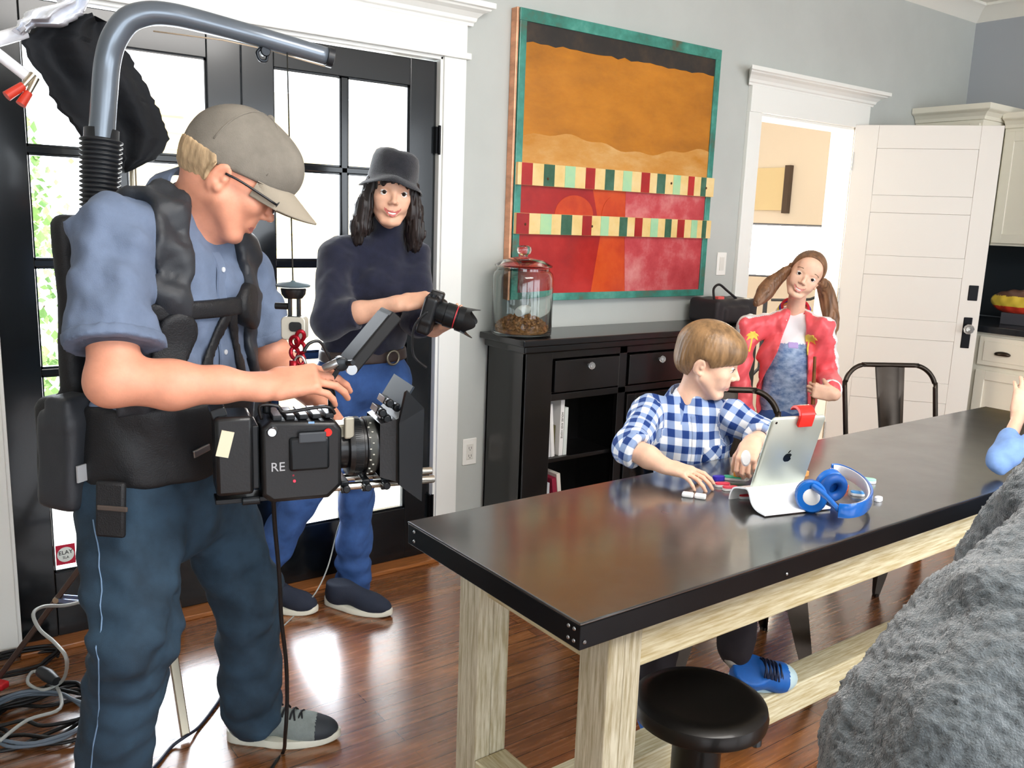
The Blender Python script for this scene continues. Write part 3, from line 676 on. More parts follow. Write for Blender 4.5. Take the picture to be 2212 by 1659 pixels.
# ---- painting
PX0, PX1, PZ0, PZ1, PY = 2.183, 3.386, 1.086, 2.257, 2.968
t = thing('wall_painting', 'large rustic orange, red and teal painting with striped bars on the grey wall', 'painting', (PX0, D, PZ0))
def paint(name, cols, sc, rough=.25, stretch=None, coat=.4):
    m = bpy.data.materials.new(name); m.use_nodes = True; n = m.node_tree; b = n.nodes['Principled BSDF']; b.inputs['Roughness'].default_value = rough; b.inputs['Coat Weight'].default_value = coat; b.inputs['Coat Roughness'].default_value = .06
    tc = n.nodes.new('ShaderNodeTexCoord'); mp = n.nodes.new('ShaderNodeMapping'); n.links.new(tc.outputs['Object'], mp.inputs[0])
    if stretch: mp.inputs['Scale'].default_value = stretch
    t_ = n.nodes.new('ShaderNodeTexNoise'); t_.inputs['Scale'].default_value = sc; t_.inputs['Detail'].default_value = 7; t_.inputs['Roughness'].default_value = .65; n.links.new(mp.outputs[0], t_.inputs[0])
    r_ = n.nodes.new('ShaderNodeValToRGB'); n.links.new(t_.outputs[0], r_.inputs[0]); e = r_.color_ramp.elements; ps = np.linspace(.3, .7, len(cols))
    e[0].position = ps[0]; e[1].position = ps[-1]; e[0].color = (*srgb(cols[0]), 1); e[1].color = (*srgb(cols[-1]), 1)
    for p_, c__ in zip(ps[1:-1], cols[1:-1]): x = e.new(p_); x.color = (*srgb(c__), 1)
    n.links.new(r_.outputs[0], b.inputs['Base Color']); bp = n.nodes.new('ShaderNodeBump'); bp.inputs['Strength'].default_value = .25; bp.inputs['Distance'].default_value = .004; n.links.new(t_.outputs[0], bp.inputs['Height']); n.links.new(bp.outputs[0], b.inputs['Normal'])
    return m
P_or = paint('paint_ochre', ['a36408', 'b8730c', 'c98016'], 3, stretch=(1, 1, 2.2)); P_or2 = paint('paint_sand', ['bb7a1e', 'c98f42', 'd6a868'], 4, stretch=(1, 1, 2.5))
P_teal = paint('paint_teal', ['5c5038', '2e7566', '3f9080', '62a596'], 6, .35); P_blk = paint('paint_black', ['14110f', '1e1915', '3a2c1e'], 8, .4)
P_red = paint('paint_red', ['8f1414', 'a81d18', 'be2c26'], 4); P_orr = paint('paint_orange_red', ['b3300e', 'cc4712', 'd85a1c'], 4); P_pk = paint('paint_rose', ['a82a30', 'c2474c', 'd88a86'], 4.5)
P_yel = paint('paint_cream', ['dcb76a', 'e8c886', 'edd39c'], 7); P_gr = paint('paint_dark_green', ['26492f', '335c44', '47705a'], 7); P_lg = paint('paint_light_green', ['90c49a', 'a5d0a2', 'b6d69a'], 7); P_cu = mat('copper_edge', 'e0a380', .35, .5, var=.25, vscale=5, stretch=(1, 1, 3))
MB().box((PX0+.01, PY+.012, PZ0+.01), (PX1-.01, D-.002, PZ1-.01)).build('backing_panel', mat('panel_wood', '7a5c3c', .7), t)
f_ = MB().box((PX0, PY-.004, PZ1-.048), (PX1, D-.002, PZ1)).box((PX0, PY-.004, PZ0), (PX1, D-.002, PZ0+.032)).box((PX0+.002, PY-.003, PZ0+.03), (PX0+.036, D-.002, PZ1-.046)).box((PX1-.036, PY-.003, PZ0+.03), (PX1, D-.002, PZ1-.046))
f_.build('frame', P_teal, t, bev=.002)
MB().box((PX0-.012, PY+.002, PZ0-.002), (PX0-.001, D-.002, PZ1+.001)).build('copper_side', P_cu, t, bev=.002)
xi0, xi1 = PX0+.034, PX1-.034; pc = PY+.008
def jag(x0, x1, z0, z1, n, amp, seed):          # panel whose bottom edge wavers
    r = np.random.default_rng(seed); xx = np.linspace(x0, x1, n); return [(x0, z1), (x1, z1)]+[(x, z0+r.normal(0, amp)) for x in xx[::-1]]
FX = np.array([[1, 0, 0], [0, 0, -1.], [0, 1., 0]])     # poly plane xz, extrude toward -Y
def panel(name, poly, m, y=pc, th=.004): MB().prism(poly, 0, th, FX, (0, y, 0)).build(name, m, t)
panel('ochre_field', [(xi0, 1.70), (xi1, 1.70), (xi1, PZ1-.05), (xi0, PZ1-.05)], P_or)
panel('sand_band', [(xi0, 1.655), (xi1, 1.655)]+[(x, 1.765+.022*math.sin((x-xi0)*7)+.007*math.sin((x-xi0)*31)) for x in np.linspace(xi1, xi0, 40)], P_or2, pc-.002)
panel('black_band', jag(xi0, xi1, 2.135, 2.21, 30, .003, 4), P_blk, pc-.002)
panel('red_field', [(xi0, PZ0+.03), (xi0+.42, PZ0+.03), (xi0+.46, 1.37), (xi0+.40, 1.575), (xi0, 1.575)], P_red)
panel('red_field', [(xi0+.40, PZ0+.03), (xi0+.64, PZ0+.03), (xi0+.64, 1.575), (xi0+.38, 1.575), (xi0+.44, 1.37)], P_orr, pc+.0005)
panel('rose_field', [(xi0+.63, PZ0+.03), (xi1, PZ0+.03), (xi1, 1.575), (xi0+.60, 1.575), (xi0+.61, 1.36)], P_pk, pc-.0008)
arch = [(xi0+.30+.11*math.cos(a), 1.455+.085*math.sin(a)) for a in np.linspace(0, PI, 16)]; panel('arch_mark', arch, P_orr, pc-.0015)
arch = [(xi0+.53+.07*math.cos(a), 1.455+.09*math.sin(a)) for a in np.linspace(0, PI, 16)]; panel('arch_mark', arch, P_orr, pc-.0015)
def bar(z0, z1, seq, x0=PX0+.004, x1=PX1-.002):
    b_ = MB().box((x0, PY-.020, z0), (x1, PY+.004, z1)).build('striped_bar', P_yel, t, bev=.002); W = x1-x0
    for a, b, m in seq: MB().box((x0+W*a, PY-.0215, z0+.001), (x0+W*b, PY-.0195, z1-.001)).build('stripe', m, b_)
bar(1.569, 1.660, [(.015, .062, P_red), (.112, .16, P_gr), (.208, .255, P_lg), (.305, .35, P_red), (.40, .445, P_gr), (.49, .535, P_lg), (.585, .63, P_red), (.67, .715, P_gr), (.76, .80, P_lg), (.845, .88, P_red), (.90+.02, .95, P_gr)])
bar(1.369, 1.456, [(.0, .055, P_red), (.105, .155, P_lg), (.20, .25, P_gr), (.30, .345, P_red), (.39, .43, P_lg), (.485, .525, P_gr), (.565, .605, P_red), (.65, .69, P_lg), (.73, .765, P_gr), (.80, .84, P_red), (.88, .915, P_lg), (.945, .97, P_gr)])
s = MB()
for x_, z_ in ((PX0+.16, 1.60), (PX0+.42, 1.41), (PX0+.05, 1.41), (PX0+.9, 1.62), (PX1-.06, 1.61)): s.lathe([(.006, 0), (.004, .002)], (x_, PY-.0215, z_), (0, -1, 0), 8)
s.build('nail_heads', mat('rust', '5c3a24', .6, .5), t)

# ---- kitchen
M_bs = mat('black_backsplash', '20262b', .35, bump=.05, bscale=40)
struct('trim_6', MB().box((RX-.012, -3.2, .93), (RX, D, 1.373)), M_bs)
def crown2(s, x0, x1, y0, y1, z, e=.055, h=.085):
    s.rings([[(x0-a, y0-a, z+b), (x1, y0-a, z+b), (x1, y1, z+b), (x0-a, y1, z+b)] for a, b in ((0, 0), (.008, .002), (.012, .02), (.03, .04), (.05, .05), (e, .055), (e, h), (0, h))])
def upper(label, x0, y0, y1, z0, z1, nd):
    t = thing('wall_cabinet', label, 'cabinet', ((x0+RX)/2, (y0+y1)/2, z0))
    MB().box((x0, y0, z0), (RX-.013, y1, z1)).build('body', M_cab, t, bev=.002)
    s = MB(); crown2(s, x0, RX-.013, y0, y1, z1); s.build('crown', M_cab, t, bev=.001)
    w = (y1-y0)/nd
    for i in range(nd):
        a, b = y0+i*w+.012, y0+(i+1)*w-.012
        d_ = MB().box((x0-.019, a, z0+.015), (x0, a+.055, z1-.02)).box((x0-.019, b-.055, z0+.015), (x0, b, z1-.02)).box((x0-.019, a+.055, z0+.015), (x0, b-.055, z0+.07)).box((x0-.019, a+.055, z1-.075), (x0, b-.055, z1-.02)).build('door', M_cab, t, bev=.002)
        MB().box((x0-.01, a+.055, z0+.07), (x0+.001, b-.055, z1-.075)).build('door_panel', M_cab, d_)
upper('white wall cabinet with crown moulding behind the top of the open white door', 5.23, 2.60, 3.008, 1.376, 2.085, 1)
upper('white wall cabinet at the right edge above the dark counter', 5.45, 1.55, 2.575, 1.376, 2.05, 3)
t = thing('base_cabinet', 'white base cabinet with panelled doors under the dark kitchen counter', 'cabinet', (5.5, 2.0, 0))
BX = 5.17
MB().box((BX, 1.2, .09), (RX-.013, 3.008, .885)).build('body', M_cab, t, bev=.002)
MB().box((BX+.06, 1.2, 0), (RX-.013, 3.008, .09)).build('toe_kick', mat('toe_kick', '3a3835', .6), t)
for y0, y1 in ((2.02, 2.42), (1.6, 1.99)):
    d_ = MB().box((BX-.02, y0, .70), (BX, y1, .865)).build('drawer', M_cab, t, bev=.004)
    MB().box((BX-.024, y0+.03, .725), (BX-.018, y1-.03, .84)).build('drawer_field', M_cab, d_, bev=.003)
    s = Sdf(.004); s.ell((BX-.026, (y0+y1)/2+.06, .775), (.022, .045, .016)); s.plane((BX-.024, 0, .766), (0, 0, -1)); solid('cup_pull', s, .004, mat('bronze_pull', '3c342c', .3, .8), d_)
    d_ = MB().box((BX-.02, y0, .11), (BX, y0+.055, .67)).box((BX-.02, y1-.055, .11), (BX, y1, .67)).box((BX-.02, y0+.055, .11), (BX, y1-.055, .165)).box((BX-.02, y0+.055, .615), (BX, y1-.055, .67)).build('door', M_cab, t, bev=.003)
    MB().box((BX-.011, y0+.055, .165), (BX+.001, y1-.055, .615)).build('door_panel', M_cab, d_)
o = MB().box((BX-.035, 1.2, .887), (RX-.013, 3.008, .925)).build('countertop', mat('black_stone', '1c1f24', .2, var=.2, vscale=30), None, bev=.004)
tag(o, 'black stone kitchen countertop on the white base cabinets', 'countertop')
# snack pack and canister on the counter
q = onp = V(5.42, 2.36, .925)
t = thing('snack_bag', 'long yellow and red crinkled snack packet lying on the kitchen counter', 'food packet', q)
s = Sdf(.02); s.ell(q+V(.0, -.02, .13), (.07, .17, .075)); s.warp = lambda P: .003*np.sin(P[..., 1]*90)*np.sin(P[..., 2]*60)
solid('packet', s, .008, [mat('pk_yellow', 'e8c94a', .3), mat('pk_red', 'd0402c', .3), mat('pk_brown', '6a4a3c', .3)], t, paint=lambda c: np.where(c[:, 2] > q[2]+.165, 2, np.where(c[:, 2] < q[2]+.105, 1, 0)))
MB().box(q+V(-.055, -.13, 0), q+V(.055, .06, .068)).build('carton', mat('pk_carton', '4a4a50', .5), t, bev=.004)
t = thing('tin_can', 'small silver ribbed canister beside the snack packet on the counter', 'canister', (5.38, 2.13, .925))
MB().lathe([(.045, 0), (.045, .02), (.047, .022), (.045, .026), (.045, .075), (.047, .079), (.045, .083), (.045, .105), (.01, .106)], (5.38, 2.13, .925), n=28).build('can_body', mat('steel', 'a9abad', .3, 1.), t, smooth='auto')
MB().lathe([(.0455, .03), (.0455, .07)], (5.38, 2.13, .925), n=28, cap=False).build('paper_label', mat('label_white', 'ebe6e2', .5), t, smooth=True)
# ---- film light in the hallway
M_ledp = mat('lit_diffuser', 'fff3df', .5, emit=26)
t = thing('film_light', 'glowing film light panel on a stand in the hallway behind the girl', 'film light', (4.72, 3.6, 0))
lc = V(4.70, 3.55, 1.29); la = frame((-.8, -.6, .0), (0, 0, 1)); 
MB(la, lc).box((-.17, -.34, -.05), (.17, .34, 0)).build('housing', mat('light_housing', '22242a', .5), t, bev=.006)
MB(la, lc).box((-.155, -.325, .001), (.155, .325, .012)).build('diffuser', M_ledp, t, bev=.003)
s = MB(); s.tube([lc+V(.33, -.14, .20), lc+V(.34, -.14, .0), lc+V(.33, -.14, -.28), lc+V(.06, .04, -.32)], .009, 8, smooth=4); s.lathe([(.02, -.02), (.02, .02)], lc+V(.335, -.15, .0), (1, -.3, 0), 12); s.build('yoke', mat('light_housing', '22242a', .5), t, smooth='auto')
s = MB(); s.tube([(4.74, 3.62, .5), (4.74, 3.62, 1.05)], .014, 10)
for k in range(3): s.tube([(4.74, 3.62, .52), (4.74+.42*math.cos(k*2.1+.4), 3.62+.42*math.sin(k*2.1+.4), .01)], .010, 8)
s.build('stand', mat('light_housing', '22242a', .5), t, smooth='auto')
pa, pb_, pc_ = atx(1622, 455, 5.61), atx(1702, 362, 5.61), atx(1702, 455, 5.61)
t = thing('framed_picture', 'cream picture with a dark edge on the bright hallway wall', 'picture', (5.615, (pa[1]+pb_[1])/2, pa[2]))
MB().box((5.59, pb_[1], pc_[2]), (5.62, pa[1], pb_[2])).build('canvas', mat('canvas_cream', 'efdfb4', .7), t, bev=.002)
MB().box((5.575, pb_[1]-.045, pc_[2]-.02), (5.62, pb_[1], pb_[2]+.015)).build('frame_edge', mat('frame_brown', '574a42', .6), t, bev=.002)
# ================================================================ THINGS ON THE TABLE
def lb(a, b): return V(*((np.array(b)-np.array(a))/np.linalg.norm(np.array(b)-np.array(a))))
tbl, tbr = V(1.703, 1.301, .781), V(1.856, 1.262, .781)
tl = lb(tbl, tbr); tn = V(-tl[1], tl[0], 0); ta = math.radians(-17); tu = V(0, 0, math.cos(ta))+tn*math.sin(ta); tw = np.cross(tl, tu)   # tw points away from the camera
TWd, THt = .158, .222
t = thing('tablet', 'silver tablet with dark fruit logo standing in the white curved stand', 'tablet', (tbl+tbr)/2)
R_t = np.array([tl, tu, np.cross(tl, tu)]).T; tc0 = (tbl+tbr)/2
M_alu = mat('silver_aluminium', 'cdd4c9', .36, .55); 
def rrect(w, h, r, n=6):
    out = []
    for cx, cy, a0 in ((w/2-r, h/2-r, 0), (-w/2+r, h/2-r, PI/2), (-w/2+r, -h/2+r, PI), (w/2-r, -h/2+r, 3*PI/2)):
        for a in np.linspace(a0, a0+PI/2, n): out.append((cx+r*math.cos(a), cy+r*math.sin(a)))
    return out
def ctr(u, v, d): return tc0+R_t@V(u, v, d)
zc = THt/2
s = MB(R_t, tc0); rr_ = lambda e, d: [(x, y+zc, d) for x, y in rrect(TWd-2*e, THt-2*e, .011)]
away = 1.0 if (R_t@V(0, 0, 1))@V(.6, .8, 0) > 0 else -1.0      # which way the glass side looks
s.rings([rr_(.0045, -away*.0038), rr_(.0015, -away*.0026), rr_(0, -away*.0005), rr_(0, away*.0032)]); s.build('back_shell', M_alu, t, smooth='auto')
MB(R_t, tc0).rings([rr_(.0008, away*.0033), rr_(.0008, away*.0042)]).build('glass_front', mat('black_glass', '08090b', .05, spec=.8), t)
# logo: an apple shape with a bite and a leaf
lg = []
for a in np.linspace(0, 2*PI, 72, endpoint=False):
    x, y = math.cos(a), math.sin(a); r_ = .0118*(1+.05*abs(x)-.10*math.exp(-((a-PI/2)/.22)**2)-.07*math.exp(-((a-3*PI/2)/.25)**2)); lg.append((r_*x*1.0, r_*y*1.02))
bx = .0148; lg2 = []
for x, y in lg:
    q = V(x-bx, y-.0015); d_ = np.linalg.norm(q)
    if d_ < .0062: q = q/max(d_, 1e-6)*.0062; x, y = bx+q[0], .0015+q[1]
    lg2.append((x, y))
fl = -away; LG = MB(R_t, tc0)
LG.prism([(x*-fl*-1, y+zc*.98) for x, y in lg2], fl*.0036, fl*.0043); LG.prism([(.0005+.0036*math.cos(a)*.6+.0024*math.sin(a), zc*.98+.0165+.0045*math.sin(a)) for a in np.linspace(0, 2*PI, 14, endpoint=False)], fl*.0036, fl*.0043)
LG.build('logo', mat('logo_dark', '171b1a', .25, .4), t)
MB(R_t, tc0).lathe([(.0035, 0), (.003, .0008)], (-TWd/2+.012, THt-.012, fl*.0036), (0, 0, fl), 14).build('lens', mat('black_glass', '08090b', .05, spec=.8), t)
# red clip-on reflector
t = thing('red_reflector_clip', 'bright red plastic reflector clipped over the top edge of the tablet', 'clip', ctr(.012, THt, 0))
s = MB(R_t, tc0); pf = [(fl*.0052, THt-.020), (fl*.0052, THt+.001)]+[(fl*(.0052)-fl*(.016)*(1-math.cos(a)), THt+.001+.013*math.sin(a)) for a in np.linspace(.3, PI*.98, 9)]
o2 = [(fl*.0135, THt-.023), (fl*.0135, THt+.003)]+[(fl*(.0135)-fl*.0215*(1-math.cos(a)), THt+.003+.020*math.sin(a)) for a in np.linspace(.3, PI*.98, 9)]
pr_ = [(d, y) for d, y in pf]+[(d, y) for d, y in o2[::-1]]
n_ = len(pf)
s.rings([[( -.008, pf[i][1], pf[i][0]), (.034, pf[i][1], pf[i][0]), (.034, o2[i][1], o2[i][0]), (-.008, o2[i][1], o2[i][0])] for i in range(n_)])
s.build('reflector_shell', mat('red_plastic', 'ee2a22', .25), t, bev=.0015, smooth='auto')
# white stand
M_ws = mat('white_plastic', 'f4f5f6', .18, coat=.4)
t = thing('tablet_stand', 'glossy white curved tablet stand on the dark table', 'tablet stand', V(*((tbl+tbr)/2)[:2], TZ))
so_ = V(*((tbl+tbr)/2)[:2], TZ); fw_ = -tn
prof = [(-.046, .0), (-.043, .016), (-.034, .031), (-.018, .038), (.000, .042), (.014, .045), (.022, .042), (.028, .033), (.036, .019), (.048, .009), (.066, .004), (.092, .003)]
P_ = np.array(spline(np.array([(a, b, 0) for a, b in prof]), 3)[0]); us = np.linspace(-.098, .098, 5); rs = []
for u in us:
    k_ = 1; top = P_.copy(); top[:, 1] = np.where((P_[:, 0] > .006) & (P_[:, 0] < .04), .0125+(P_[:, 1]-.0125)*k_, P_[:, 1]); top[:, 1] = np.maximum(top[:, 1], .0005)
    T_ = np.gradient(top, axis=0); T_ /= np.linalg.norm(T_, axis=1)[:, None]; N_ = np.stack([-T_[:, 1], T_[:, 0]], 1); up_ = top[:, :2]+N_*.0042
    rs.append([so_+tl*u+fw_*d+V(0, 0, max(z, 0)) for d, z in np.concatenate([top[:, :2], up_[::-1]])])
MB().rings(rs).build('stand_body', M_ws, t, smooth='auto')
MB().lathe([(.010, 0), (.010, .003), (.008, .004)], so_+fw_*.024+V(0, 0, .024), fw_+V(0, 0, .4), 24).build('round_button', M_ws, t, smooth='auto')
# headphones
M_hb = mat('headphone_blue', '1668c4', .22, coat=.5); M_hw = mat('headphone_white', 'eef0f2', .35)
t = thing('headphones', 'blue and white over-ear headphones lying beside the white tablet stand', 'headphones', atz(1830, 1075, TZ))
hz = TZ+.036
B_ = np.array([atz(x, y, hz) for x, y in ((1776, 1090), (1800, 1100), (1838, 1103), (1868, 1094), (1880, 1073), (1868, 1048), (1842, 1028), (1812, 1016), (1790, 1016))])
Bs, _ = spline(B_, 6); c2 = Bs.mean(0)
def band(off, wd, th, name, m, i0=0, i1=None):
    P = Bs[i0:i1]; N = P-c2; N[:, 2] = 0; N /= np.linalg.norm(N, axis=1)[:, None]; rs = []
    for p, n_ in zip(P+N*off, N): rs.append([p+n_*a*th+V(0, 0, b*wd) for a, b in ((-.5, -.4), (-.5, .4), (-.3, .5), (.3, .5), (.5, .4), (.5, -.4), (.3, -.5), (-.3, -.5))])
    MB().rings(rs).build(name, m, t, smooth='auto')
band(.003, .034, .007, 'headband', M_hb, 8, 47); band(-.0045, .030, .007, 'inner_band', M_hw, 12, 46)
fold = MB().beam(atz(1815, 1018, hz), atz(1850, 1033, hz), .03, .006)
def earcup(c, ax, nm):
    g = MB().lathe([(.0, -.012), (.028, -.012), (.036, -.006), (.037, .006), (.033, .012), (.0, .013)], c, ax, 32, sc=(1, 1.08), cap=False).build(nm, M_hb, t, smooth='auto')
    s = MB(); F = frame(ax); s.tube([c+F@V(.024*math.cos(a), .026*math.sin(a), -.020) for a in np.linspace(0, 2*PI, 28, endpoint=False)], .0125, 12, closed=True); s.build('ear_pad', mat('pad_blue', '0d4f9e', .5), g, smooth=True)
    MB(F, c).lathe([(.0, .0135), (.018, .0135), (.020, .0125)], n=24).build('cap_disc', M_hw, g, smooth='auto')
ec1 = atz(1752, 1072, TZ+.039); ec2 = atz(1792, 1046, TZ+.040)
earcup(ec1, V(-.75, -.62, .12), 'ear_cup'); earcup(ec2, V(.45, .85, .15), 'ear_cup')
for e_, p_ in ((ec1, Bs[8]), (ec2, Bs[46])):
    s = MB(); s.tube([e_+V(-.004, -.004, .028), (e_+p_)/2+V(0, 0, .018), p_], [.008, .007, .006], 10, smooth=5); s.build('slider_arm', M_hb, t, smooth=True)
# coloured game pieces
def pill(name, label, x, y, col, L=.036, Wd=.021, ang=0., base=True, z=TZ, h=.011):
    p = atz(x, y, z); t = thing(name, label, 'game piece', p, 'coloured game pieces on the dark table'); R = rotz(ang)
    def ring(e, hh): return [p+R@V((L/2-Wd/2)*(1 if math.cos(a) > 0 else -1)+(Wd/2-e)*math.cos(a), (Wd/2-e)*math.sin(a), hh) for a in np.linspace(.01, 2*PI+.01, 28, endpoint=False)]
    MB().rings([ring(.001, 0), ring(0, .001), ring(0, h*.6), ring(.0008, h*.62)]).build('base', M_ws, t, smooth='auto') if base else None
    MB().rings([ring(.0006, h*.62 if base else 0), ring(.0006, h*.92), ring(.002, h)]).build('top', mat('piece_'+col, col, .3), t, smooth='auto')
pill('game_piece', 'red-topped white piece nearest the boy\'s fingers in the diagonal row', 1560, 1051, 'e04058', ang=-.55, L=.042)
pill('game_piece', 'pink-red piece second in the diagonal row by the tablet', 1577, 1059, 'e85062', ang=-.55, L=.042)
pill('game_piece', 'sky blue topped piece third in the diagonal row', 1596, 1066, '4aa0ea', ang=-.55, L=.042)
pill('game_piece', 'bright red piece last in the row touching the white stand', 1610, 1076, 'd83038', ang=-.55, L=.04)
pill('game_piece', 'deep purple piece under the boy\'s fingertips', 1552, 1036, '3c30b0', ang=-.3, base=False, L=.036)
pill('game_piece', 'long green piece lying behind the red and blue row', 1586, 1037, '4cc49a', ang=-.85, L=.058, Wd=.02)
pill('game_piece', 'orange-yellow piece resting on top of the green one', 1595, 1029, 'f0a030', ang=-.85, base=False, z=TZ+.0113, L=.028, Wd=.015)
pill('game_piece', 'orange piece inside the curve of the headphones', 1822, 1058, 'f27850', ang=.3, L=.032, Wd=.024, base=False, h=.013)
pill('game_piece', 'light blue piece inside the headphone curve beside the orange one', 1852, 1070, '5aa6e8', ang=-.9, L=.036)
pill('game_piece', 'small orange piece between tablet edge and blue ear cup', 1738, 1026, 'f0a860', ang=.2, L=.028, base=False)
pill('game_piece', 'mint green oval piece beyond the headphones on the open tabletop', 1872, 1042, 'a8e6cc', ang=-.95, L=.048, Wd=.024, h=.012)
pill('game_piece', 'small white piece just right of the headphone band', 1897, 1082, 'e8eaf0', ang=.2, L=.026, Wd=.018)
t = thing('game_piece', 'long white double piece lying alone left of the tablet near the boy\'s hand', 'game piece', atz(1499, 1075, TZ), 'coloured game pieces on the dark table')
p = atz(1499, 1075, TZ); R = rotz(-.95)
for u in (-.0155, .0155): MB().obox(p+R@V(u, 0, .006), (.029, .019, .012), R).build('half', M_ws, t, bev=.004, seg=3)
# toy boxes of pencils etc. behind the boy hand: dark mat piece
# ================================================================ PEOPLE: shared builders
M_skin = {}
def skin(name, col, lip):
    m = mat('skin_'+name, col, .5, var=.06, vscale=30, bump=.06, bscale=220, sub=.12); l = mat('lips_'+name, lip, .4); return [m, l]
M_eyew = mat('eye_white', 'f1efec', .15); M_iris = mat('iris_brown', '3f2c1e', .1); M_pup = mat('pupil', '050505', .05); M_teeth = mat('teeth', 'f3f0e8', .2)
def uv_dir(h, pitch, roll=0.):       # h: horizontal heading; pitch down; roll = tilt to the person's left
    h = np.array([h[0], h[1], 0.]); h /= np.linalg.norm(h); F = h*math.cos(pitch)-V(0, 0, 1)*math.sin(pitch); U = h*math.sin(pitch)+V(0, 0, 1)*math.cos(pitch)
    X = np.cross(F, U); U2 = U*math.cos(roll)-X*math.sin(roll); return F, U2
class Head:
    def __init__(s, O, F, U, H, child=False, smile=0., fem=False, fat=0.):
        s.O = np.array(O, float); s.R = np.array([np.cross(F, U), F, U]).T; s.H = H; s.child = child; s.smile = smile; s.fem = fem; s.fat = fat
    def p(s, x, y, z): return s.O+s.R@(V(x, y, z)*s.H)
    def loc(s, P): return ((P-s.O)@s.R)/s.H
    def sdf(s, q):
        H = s.H; p = s.p; R = s.R; k = .045*H
        def E(c, r, kk=.05, op='+', RR=None): q.ell(p(*c), V(*r)*H, R if RR is None else RR, kk*H, op)
        def C(a, b, ra, rb, kk=.05, op='+'): q.cap(p(*a), p(*b), ra*H, rb*H, kk*H, op)
        E((0, -.10, .63), (.325, .425, .365), .02); E((0, -.22, .52), (.27, .29, .28), .08)
        fw = .265+(.02 if s.child else 0)+s.fat
        E((0, .10, .42), (fw, .235, .33), .08)
        jw = .10-(.015 if s.fem else 0)+s.fat*.5
        for x in (-1, 1):
            C((x*.215, -.02, .28), (x*.10, .20, .085), jw-.01, jw-.02, .08)
            E((x*(.175), .195, .385+.02*s.smile), (.085, .085, .075), .07)
            if s.child or s.smile: E((x*.15, .205, .27+.03*s.smile), (.08, .08, .08), .06)
        E((0, .235, .075), (.085, .075, .07), .06); C((0, .1, .06), (0, .02, .10), .10, .12, .08)
        C((-.14, .262, .575), (.14, .262, .575), .055 if not s.child else .045, .055 if not s.child else .045, .06)
        E((0, .22, .70), (.23, .12, .16), .08)
        for x in (-1, 1): E((x*.145, .355, .50), (.082, .066, .052), .045, '-')
        C((0, .30, .54), (0, .385, .395), .024, .038, .035); E((0, .395, .375), (.045, .045, .036), .02)
        for x in (-1, 1):
            E((x*.048, .352, .352), (.030, .036, .026), .02)
            E((x*.026, .385, .333), (.012, .018, .008), .01, '-')
        E((0, .275, .255), (.12, .060, .095), .05)
        sm = s.smile
        if sm:
            q.chain([p(-.118, .262, .272), p(-.06, .315, .222), p(0, .330, .212), p(.06, .315, .222), p(.118, .262, .272)], [.012*H, .019*H, .02*H, .019*H, .012*H], .012*H)
            q.chain([p(-.112, .262, .262), p(-.055, .312, .182), p(0, .325, .168), p(.055, .312, .182), p(.112, .262, .262)], [.012*H, .020*H, .023*H, .020*H, .012*H], .012*H)
            q.chain([p(-.095, .31, .250), p(-.05, .345, .205), p(0, .36, .193), p(.05, .345, .205), p(.095, .31, .250)], [.010*H, .023*H, .027*H, .023*H, .010*H], .005*H, '-')
        else:
            q.chain([p(-.085, .272, .218), p(-.03, .322, .232), p(.03, .322, .232), p(.085, .272, .218)], [.012*H, .021*H, .021*H, .012*H], .014*H)
            q.chain([p(-.075, .272, .205), p(0, .318, .186), p(.075, .272, .205)], [.014*H, .026*H, .014*H], .014*H)
            q.chain([p(-.09, .32, .215), p(0, .355, .210), p(.09, .32, .215)], .006*H, .006*H, '-')
        for x in (-1, 1):      # lids around the eye
            E((x*.145, .262, .50), (.066, .062, .050), .012)
            h_ = .0105 if sm else .014
            E((x*.145, .325, .498), (.046, .03, h_), .006, '-')
            A = s.R@roty(x*.28)@rotx(-.12)
            E((x*.315, -.125, .425), (.030, .082, .125), .03, '+', A); E((x*.345, -.105, .43), (.020, .050, .085), .012, '-', A); E((x*.318, -.09, .335), (.026, .035, .035), .02)
            E((x*.33, -.085, .42), (.016, .022, .03), .01)
        return q
    def paint(s):
        def f(c):
            L = s.loc(c); x = np.abs(L[:, 0])
            if s.smile: zc = .197+ (x/.118)**2*.07; hh = np.where(x < .125, .047-.26*x, 0)
            else: zc = .209+0*x; hh = np.where(x < .092, .038-.33*x, 0)
            return ((np.abs(L[:, 2]-zc) < hh) & (L[:, 1] > .24)).astype(int)
        return f
    def extras(s, par, brow, gaze=(0, 0), iris=None):
        H = s.H
        for x in (-1, 1):
            c = s.p(x*.145, .255, .50); F = frame(s.R@V(gaze[0], 1, gaze[1]), s.R[:, 0])
            e = MB(F, c).sphere((0, 0, 0), .0655*H, 20).build('eye', M_eyew, par, smooth=True)
            MB(F, c).lathe([(0.0001, .0672*H), (.012*H, .0670*H), (.029*H, .0618*H), (.0305*H, .057*H)], n=20, cap=False).build('iris', iris or M_iris, e, smooth=True)
            MB(F, c).lathe([(0.0001, .0682*H), (.014*H, .0672*H), (.0145*H, .065*H)], n=14, cap=False).build('pupil', M_pup, e, smooth=True)
            b = [s.p(x*.07, .318, .598), s.p(x*.13, .318, .622), s.p(x*.19, .285, .612), s.p(x*.235, .235, .585)]
            h_ = .0105 if s.smile else .014
            MB().tube([s.p(x*.098, .300, .500), s.p(x*.12, .322, .499+h_), s.p(x*.15, .326, .501+h_), s.p(x*.178, .312, .499+h_*.7), s.p(x*.20, .288, .495)], [.002*H, .0055*H, .007*H, .006*H, .002*H], 8, smooth=4).build('eyelashes', mat('lash_dark', '2a1a14', .7), par, smooth=True)
            MB().tube(b, [.012*H, .014*H, .011*H, .005*H], 8, smooth=4).build('eyebrow', brow, par, smooth=True)
